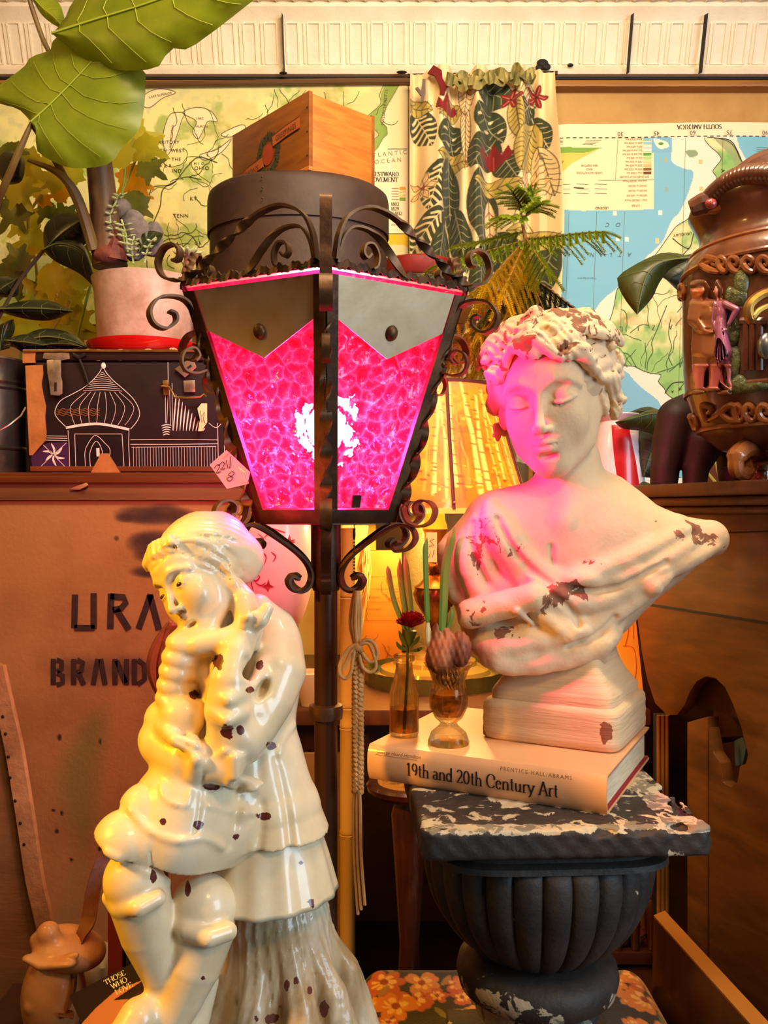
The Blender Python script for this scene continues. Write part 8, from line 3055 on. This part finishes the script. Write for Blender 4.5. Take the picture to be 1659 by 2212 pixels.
MB().lathe([(0, .0065), (29 * k_, .0065), (29 * k_, pz_(1530) - BTOP), (0, pz_(1530) - BTOP)], (bxx, b_y, BTOP), 28).build('water', M('amber_water', (196, 140, 50), .05, trans=.85, ior=1.2), bot)
car = thing('red_carnation', 'red carnation standing in the small glass bottle', 'flower', (bxx, b_y, BTOP + .008))
m_stem = M('flower_stem', (78, 92, 36), .5)
MB().tube([(bxx, b_y, BTOP + .008), (bxx + .004, b_y, pz_(1450)), P(880, 1400, b_y), P(884, 1375, b_y)], .0018, 6).build('stem', m_stem, car)
MB().tube([P(884, 1395, b_y), P(886, 1378, b_y), P(888, 1362, b_y)], [.003, .006, .008], 10).build('calyx', m_stem, car)
r = random.Random(21)
m_car = M('carnation_red', (178, 14, 22), .7)
for k in range(34):
    a, el = r.uniform(0, 6.28), r.uniform(.35, 1.6)
    c = P(888, 1356, b_y)
    d = Vector((math.cos(a) * math.cos(el), math.sin(a) * math.cos(el), math.sin(el)))
    s_ = d.cross(Vector((.1, .2, 1))).normalized()
    L = .021 * r.uniform(.75, 1)
    V = []
    for i in range(4):
        for j in range(7):
            u_ = i / 3
            w_ = (j / 6 - .5) * 2 * (.1 + .75 * u_)
            V.append(tuple(c + d * (L * u_) + s_ * (w_ * .0105) + Vector((0, 0, .0016 * math.sin(j * 2.6) * u_))))
    np_mesh('petal', np.array(V), grid_faces(7, 4), m_car, car)
for q in ([(878, 1398), (868, 1380), (862, 1362)], [(886, 1398), (900, 1384), (906, 1374)], [(880, 1405), (864, 1398), (856, 1386)], [(886, 1406), (902, 1404), (912, 1398)]):
    MB().bar([P(x, y, b_y - .004) for x, y in spline(q, 4)], Vector((1, 0, .4)), [.001 + .004 * math.sin(math.pi * t / 8) for t in range(9)], .0008).build('leaf', m_stem, car)
h_y = 1.072
hx_ = P(969, 0, h_y).x
k_ = h_y / F
hz = lambda y: (1604 - y) * k_
hv = thing('hyacinth_vase', 'footed clear glass vase with amber water and a sprouting bulb', 'vase', (hx_, h_y, BTOP))
op = [(44, 1604), (45, 1598), (38, 1580), (20, 1564), (18, 1558), (30, 1548), (41, 1525), (42, 1505), (38, 1485), (36, 1468), (42, 1448), (54, 1430)]
ip = [(51, 1430), (39, 1448), (33, 1468), (35, 1485), (39, 1505), (38, 1525), (28, 1543), (0, 1548)]
MB().lathe([(0, .0004)] + [(a * k_, hz(y) + .0004) for a, y in op] + [(a * k_, hz(y)) for a, y in ip], (hx_, h_y, BTOP), 40).build('glass', m_glass, hv)
MB().lathe([(0, hz(1546)), (27 * k_, hz(1542)), (37 * k_, hz(1525)), (38 * k_, hz(1505)), (35.5 * k_, hz(1494)), (0, hz(1494))], (hx_, h_y, BTOP), 32).build('water', M('amber_water'), hv)
hb = thing('hyacinth_bulb', 'papery brown bulb with tall green sprouts in the footed vase', 'bulb', (hx_, h_y, BTOP + hz(1440)))
sb_ = SDF((hx_ - .035, h_y - .03, BTOP + hz(1480)), (hx_ + .035, h_y + .03, BTOP + hz(1340)), .0016)
sb_.ell((hx_ - .010, h_y, BTOP + hz(1415)), (.018, .017, .022), .004)
sb_.ell((hx_ + .014, h_y, BTOP + hz(1400)), (.014, .014, .022), .004)
sb_.cap([(hx_ - .012, h_y, BTOP + hz(1400)), (hx_ - .014, h_y, BTOP + hz(1352))], [.010, .005], .006)
sb_.cap([(hx_ + .0, h_y - .004, BTOP + hz(1395)), (hx_ - .003, h_y, BTOP + hz(1360))], [.009, .005], .006)
sb_.ripple(lambda x, y, z: .001 * np.sin(x * 900) * np.sin(z * 300))
V, Fc = sb_.mesh()
np_mesh('bulb', V, Fc, M('bulb_skin', (196, 116, 70), .6, col2=(120, 56, 32), scale=60, stretch=(1, 1, .3), chips=[((226, 170, 120), 50, .66), ((48, 20, 16), 40, .68)]), hb)
rt_ = MB()
for k in range(14):
    a = k * .45
    rt_.tube([(hx_ + .012 * math.cos(a), h_y + .012 * math.sin(a), BTOP + hz(1440)), (hx_ + .014 * math.cos(a + .4), h_y + .014 * math.sin(a + .4), BTOP + hz(1462)), (hx_ + .008 * math.cos(a + 1), h_y + .008 * math.sin(a + 1), BTOP + hz(1484))], [.0022, .0014, .0006], 5)
rt_.build('root', M('bulb_root', (110, 60, 30), .7), hb)['kind'] = 'stuff'
m_spr = M('sprout_green', (92, 120, 36), .45, col2=(120, 140, 46), scale=12, stretch=(1, 1, .2))
m_spw = M('sprout_white', (214, 186, 130), .5)
for q, w, mt in (([(924, 1345), (921, 1270), (919, 1190), (923, 1162)], 8, m_spr), ([(956, 1385), (958, 1300), (963, 1220), (974, 1170), (981, 1138)], 13, m_spr), ([(966, 1365), (976, 1330), (974, 1310)], 6, m_spr), ([(884, 1360), (872, 1300), (864, 1240), (864, 1205)], 9, m_spr), ([(890, 1360), (886, 1300), (878, 1230), (874, 1196)], 9, m_spr), ([(876, 1360), (852, 1300), (840, 1240), (837, 1222)], 8, m_spr),
                 ([(930, 1400), (926, 1370), (924, 1335)], 9, m_spw), ([(956, 1400), (955, 1380), (956, 1345)], 12, m_spw)):
    dd = h_y if q[0][0] > 900 else 1.145
    sp_ = spline(q, 6)
    n_ = len(sp_)
    MB().tube([P(x, y, dd) for x, y in sp_], [w * k_ * (.55 if i == 0 else 1) * (1 if i < n_ - 5 else max(.12, (n_ - 1 - i) / 5)) for i in range(n_)], 8, sq=.5).build('sprout', mt, hb)

# ---------------------------------------------------------------- tapestry stool under the planter
STZ = .53
stool = thing('tapestry_stool', 'upholstered stool in black floral tapestry under the stone planter', 'stool', (.17, 1.06, 0))
cv = Canvas(220, 200, (30, 20, 16))
r = random.Random(50)
for k in range(85):
    x, y = r.uniform(0, 220), r.uniform(0, 200)
    s_ = r.uniform(9, 17)
    c1 = r.choice([(214, 120, 34), (226, 150, 60), (190, 84, 40), (206, 130, 70)])
    for j in range(9):
        a = j * .7 + r.random()
        cv.ell(x + math.cos(a) * s_ * .55, y + math.sin(a) * s_ * .45, s_ * .42, s_ * .28, c1, a)
        cv.ell(x + math.cos(a) * s_ * .35, y + math.sin(a) * s_ * .3, s_ * .22, s_ * .16, (236, 186, 100), a)
    cv.ell(x, y, s_ * .2, s_ * .2, (150, 50, 24))
for k in range(70):
    x, y, a = r.uniform(0, 220), r.uniform(0, 200), r.uniform(0, 6.28)
    cv.ell(x, y, 7, 2.4, r.choice([(120, 110, 50), (90, 84, 44), (160, 120, 60)]), a)
X0_, X1_, Y0_, Y1_ = -.045, .395, .82, 1.34


def seat(U, V):
    x = X0_ + U * (X1_ - X0_)
    y = Y1_ - V * (Y1_ - Y0_)
    ex = np.clip(1 - np.minimum(U, 1 - U) / .10, 0, 1)
    ey = np.clip(1 - np.minimum(V, 1 - V) / .10, 0, 1)
    e = np.clip(np.hypot(ex, ey), 0, 1)
    return np.stack([x, y, STZ - .07 * (1 - np.sqrt(np.clip(1 - e ** 2, 0, 1)))], -1)


cv.sheet('seat_cover', seat, M('tapestry', attr='Col', rough=.9, bump=.5, bscale=400, sheen=.2), stool)
MB().box(((X0_ + X1_) / 2, (Y0_ + Y1_) / 2, STZ - .085), (X1_ - X0_, Y1_ - Y0_, .04)).build('seat_frame', m_darkwood, stool, bevel=.004)
pp_ = [(X0_ - .002, Y0_ - .002), (X1_ + .002, Y0_ - .002), (X1_ + .002, Y1_ + .002), (X0_ - .002, Y1_ + .002)]
MB().tube([(x, y, STZ - .066) for x, y in pp_], .006, 8, closed=True).build('piping', M('piping_orange', (170, 96, 40), .8), stool)
for x in (X0_ + .04, X1_ - .04):
    for y in (Y0_ + .04, Y1_ - .04):
        MB().lathe([(.014, 0), (.02, .06), (.016, .2), (.024, .36), (.024, STZ - .1)], (x, y, 0), 12).build('leg', m_darkwood, stool)

# ---------------------------------------------------------------- small round table with a marble inlay
ry__ = 1.44
rx__ = P(884, 0, ry__).x
rt = thing('round_table', 'small dark round table with an amber marble inlay beside the planter', 'table', (rx__, ry__, 0))
rz_ = P(0, 1700, ry__ - .03).z
MB().lathe([(.0, rz_ - .02), (.058, rz_ - .02), (.068, rz_ - .012), (.070, rz_ - .004), (.066, rz_), (.052, rz_), (.052, rz_ - .002), (0, rz_ - .002)], (rx__, ry__, 0), 48).build('rim', M('mahogany', (70, 30, 16), .25, coat=.6, col2=(46, 20, 12), scale=10), rt)
MB().lathe([(0, rz_ - .0015), (.0515, rz_ - .0015), (.0515, rz_ + .0004), (0, rz_ + .0004)], (rx__, ry__, 0), 40).build('marble_inlay', M('amber_marble', (176, 128, 58), .2, col2=(112, 70, 30), scale=24, dist=2, coat=.5), rt)
MB().lathe([(.05, 0), (.045, .02), (.03, .05), (.018, .2), (.026, .3), (.016, .5), (.03, rz_ - .05), (.02, rz_ - .02)], (rx__, ry__, 0), 24).build('pedestal', M('mahogany'), rt)

# ---------------------------------------------------------------- spindle chair and leaning board at lower right
chy = 1.525
chair = thing('spindle_chair', 'dark spindle-back chair with an orange floral cushion behind the planter', 'chair', (P(1330, 0, chy).x, chy, 0))
m_cw = M('chair_wood', (58, 28, 16), .35, coat=.3)
cz = lambda y: P(0, y, chy).z
for x in (1290, 1336, 1372, 1408):
    c = (P(x, 0, chy).x, chy, 0)
    MB().lathe([(.007, cz(2050)), (.009, cz(1990)), (.012, cz(1960)), (.007, cz(1940)), (.012, cz(1925)), (.007, cz(1910)), (.010, cz(1895)), (.006, cz(1880)), (.008, cz(1850))], c, 12).build('spindle', m_cw, chair)
MB().box((P(1345, 0, chy).x, chy, cz(1835)), (.125, .02, .028)).build('top_rail', m_cw, chair, bevel=.005)
MB().box((P(1345, 0, chy).x, chy, cz(2065)), (.125, .02, .022)).build('bottom_rail', m_cw, chair, bevel=.004)
for x in (1268, 1424):
    MB().lathe([(.012, 0), (.012, cz(1840))], (P(x, 0, chy).x, chy, 0), 12).build('back_post', m_cw, chair)
MB().box((P(1345, 0, chy).x, chy - .06, cz(2085) - .02), (.15, .16, .03)).build('seat', m_cw, chair, bevel=.006)
MB().box((P(1345, 0, chy + .02).x, chy + .022, cz(1960)), (.12, .018, .15)).build('cushion', M('orange_cloth', (176, 84, 30), .85, col2=(60, 30, 16), scale=24, lo=.52, hi=.56, bump=.2, bscale=90), chair, bevel=.007)
pb = thing('leaning_board', 'varnished board edge leaning out from the organ at the floor', 'board', (.5, 1.0, .2))
A_, B_ = P(1412, 1982, 1.36), P(1720, 2330, .95)
up_ = Vector((.04, .03, 0))
MB().prism([A_, B_, B_ + Vector((0, .0, -.5)), A_ + Vector((-.01, .0, -.5))], Vector((.016, .010, 0))).build('board', m_org2, pb)
MB().prism([A_ + Vector((0, 0, .0005)), B_ + Vector((0, 0, .0005)), B_ + Vector((.022, .016, .0005)), A_ + Vector((.022, .016, .0005))], (0, 0, .003)).build('edge_strip', M('edge_gilt', (168, 106, 40), .4), pb)

# ---------------------------------------------------------------- stand for the girl, box and oddments at lower left
stx = P(540, 0, GY).x
stand = thing('plant_stand', 'dark round stand carrying the ceramic girl', 'stand', (stx, GY + .01, 0))
MB().lathe([(.0, GB - .025), (.105, GB - .025), (.11, GB - .012), (.105, GB - .0008), (0, GB - .0008)], (stx, GY + .01, 0), 40).build('top', m_darkwood, stand)
MB().lathe([(.05, 0), (.046, .02), (.02, .06), (.026, .3), (.018, .5), (.05, GB - .026)], (stx, GY + .01, 0), 24).build('pedestal', m_darkwood, stand)
lbx = thing('storage_box', 'low dark storage box below the paperback and the ceramic heads', 'box', (P(180, 0, 1.25).x, 1.27, 0))
LBZ = .455
MB().box((P(200, 0, 1.27).x, 1.27, LBZ / 2), (.34, .27, LBZ)).build('box_body', m_darkwood, lbx, bevel=.004)
fy_ = 1.26
fig = thing('ceramic_head', 'peach ceramic head of a woman in a brimmed hat', 'figurine', (P(105, 0, fy_).x, fy_, LBZ))
fs_ = SDF((P(35, 0, fy_).x, fy_ - .07, LBZ - .003), (P(235, 0, fy_).x, fy_ + .075, .66), .0024)
FP = lambda x, y, d=0: tuple(P(x, y, fy_ + d))
fs_.ell(FP(116, 2150, .0), (.044, .044, .066), .01)
fs_.ell(FP(84, 2150, -.02), (.018, .020, .040), .01)
fs_.cap([FP(72, 2160, -.03), FP(66, 2176, -.036)], [.006, .007], .006)
fs_.cap([FP(84, 2200, -.028), FP(96, 2206, -.03)], .006, .006)
fs_.ell(FP(150, 2048, .01), (.052, .05, .024), .008, rot=rotm(0, 14, 0))
fs_.cap([FP(60, 2070, -.03), FP(92, 2082, -.035), FP(150, 2080, -.04)], [.008, .012, .010], .008, flat=((0, 0, 1), 1.8))
fs_.cap([FP(80, 2030, -.01), FP(104, 2016, -.01), FP(120, 2040, -.01)], [.010, .016, .012], .008)
for k in range(14):
    fs_.ell(FP(92 + k * 5.5, 2086 - 1.5 * k + 3 * math.sin(k * .4), -.036), (.005, .005, .005), .001)
fs_.cap([FP(115, 2220, .0), FP(125, 2300, .0)], [.03, .05], .02)
fs_.half((0, 0, -1), -LBZ - .0005)
V, Fc = fs_.mesh()
np_mesh('head', V, Fc, M('peach_ceramic', (226, 160, 96), .4, col2=(206, 132, 72), scale=20, coat=.3), fig)
sh = thing('white_shell_figure', 'cream fluted shell ornament behind the paperback', 'ornament', (P(212, 0, 1.365).x, 1.365, LBZ))
MB().lathe([(.042, LBZ), (.042, .49), (.036, .515), (.020, .530), (.005, .537)], (P(212, 0, 1.365).x, 1.365, 0), 40, wave=lambda a, k: 1 + .08 * math.sin(7 * a + 5 * k)).build('shell', M('cream_shell', (226, 206, 160), .5, bump=.3, bscale=60), sh)
# paperback with a portrait cover
pbk = thing('paperback', 'worn paperback with a close-up face on its cover lying at the stand', 'paperback', P(240, 2200, 1.12))
cA, cB, cC, cD = P(150, 2152, 1.16), P(292, 2078, 1.16), None, P(212, 2290, 1.06)
cC = cB + cD - cA
cn = (cB - cA).cross(cD - cA).normalized()
cn = -cn if cn.y > 0 else cn
cv = Canvas(120, 130, (196, 128, 100))
cv.poly([(0, 0), (120, 0), (120, 40), (70, 34), (30, 46), (0, 60)], (26, 14, 14))
cv.poly([(60, 48), (120, 40), (120, 62), (84, 60)], (40, 20, 18))
cv.ell(92, 62, 24, 6, (60, 26, 22), -.2, .9, .4)
cv.ell(96, 66, 9, 4, (20, 10, 10), -.2)
cv.ell(70, 84, 14, 22, (226, 160, 130), .4, .6, .8)
cv.ell(96, 96, 30, 26, (170, 60, 50), 0, .55, .9)
cv.poly([(44, 100), (62, 96), (60, 106), (46, 108)], (70, 26, 24))
cv.poly([(60, 118), (80, 110), (100, 116), (80, 126)], (190, 30, 36))
cv.poly([(0, 70), (14, 90), (10, 130), (0, 130)], (50, 24, 20))


def cov(U, V):
    U, V = U[:, None], V[:, None]
    a, b, c, d = [np.array(v)[None, :] for v in (cA, cB, cC, cD)]
    return (a * (1 - U) + b * U) * (1 - V) + (d * (1 - U) + c * U) * V + np.array(cn) * .0008


cv.sheet('cover', cov, M('glossy_cover', attr='Col', rough=.35, coat=.3), pbk)
MB().prism([cA, cB, cC, cD], cn * -.022).build('page_block', m_pages, pbk)
lf = .0016
mpb = lambda a, b: (cA * (1 - a) + cB * a) * (1 - b) + (cD * (1 - a) + cC * a) * b + cn * lf
m_wtxt = M('white_print', (246, 236, 226), .6)
for k, s_ in enumerate(('THOSE', 'WHO', 'LOVE')):
    serif_text(pbk, s_, mpb, .66 + .02 * k, .12 + .105 * k, .078, m_wtxt, align='CENTER', xs=1.05, w=.15)
# two dark albums standing behind
for k, (x, c, lab) in enumerate(((262, (92, 20, 14), 'dark red album standing on the storage box'), (300, (24, 18, 18), 'black album standing on the storage box beside the red one'))):
    c0 = P(x, 0, 1.24)
    alb = thing('album', lab, 'album', (c0.x, 1.28, LBZ), 'albums on the storage box')
    zt3 = P(0, 1925 + 30 * k, 1.22).z
    MB().box((c0.x, 1.29, (LBZ + zt3) / 2), (.020, .16, zt3 - LBZ)).build('cover', M('album_%d' % k, c, .4), alb, bevel=.002)
    MB().box((c0.x, 1.292, (LBZ + zt3) / 2), (.012, .15, zt3 - LBZ - .008)).build('pages', m_pages, alb)
# leather strap and pouch hanging off the crate
ly = 1.40
stp = thing('leather_strap_pouch', 'brown leather pouch on a long curling strap hanging before the crate', 'pouch', P(160, 2240, ly))
m_lth = M('brown_leather', (136, 78, 36), .5, col2=(96, 50, 22), scale=20, bump=.3, bscale=60)
path = spline([(372, 1352), (366, 1480), (352, 1600), (318, 1680), (280, 1740), (258, 1790), (232, 1850), (214, 1880), (200, 1930), (190, 1990), (172, 2030), (164, 2090), (160, 2140), (146, 2186), (142, 2196)], 6)
n_ = len(path)
MB().bar([P(x, y, ly - .02 - .17 * min(1, i / n_)) for i, (x, y) in enumerate(path)], [Vector((math.cos(.4 + 1.1 * math.sin(i * .11)), -math.sin(.4 + 1.1 * math.sin(i * .11)), .1)) for i in range(n_)], .021, .0028).build('strap', m_lth, stp)
for k, (dx, r_) in enumerate(((0, .014), (-14, .012), (10, .012))):
    MB().tube([P(x + dx * math.sin(math.pi * i / 18), y, ly - .006 * k) for i, (x, y) in enumerate(spline([(372, 1345), (356, 1390), (346, 1440), (350, 1490), (358, 1528)], 5)[:19])], [r_ * (.35 + .65 * math.sin(math.pi * min(1, (i + 1) / 19))) for i in range(19)], 10).build('pouch_fold', m_lth, stp)

# ---------------------------------------------------------------- tidy up
bpy.data.objects.remove(_fo)
for o in SC.objects:
    n = o.name.split('.')[0]
    if n in ('river_and_trail_line', 'frame_line', 'border_line', 'river_line', 'fine_line', 'shoreline', 'key_line'):
        o['kind'] = 'stuff'
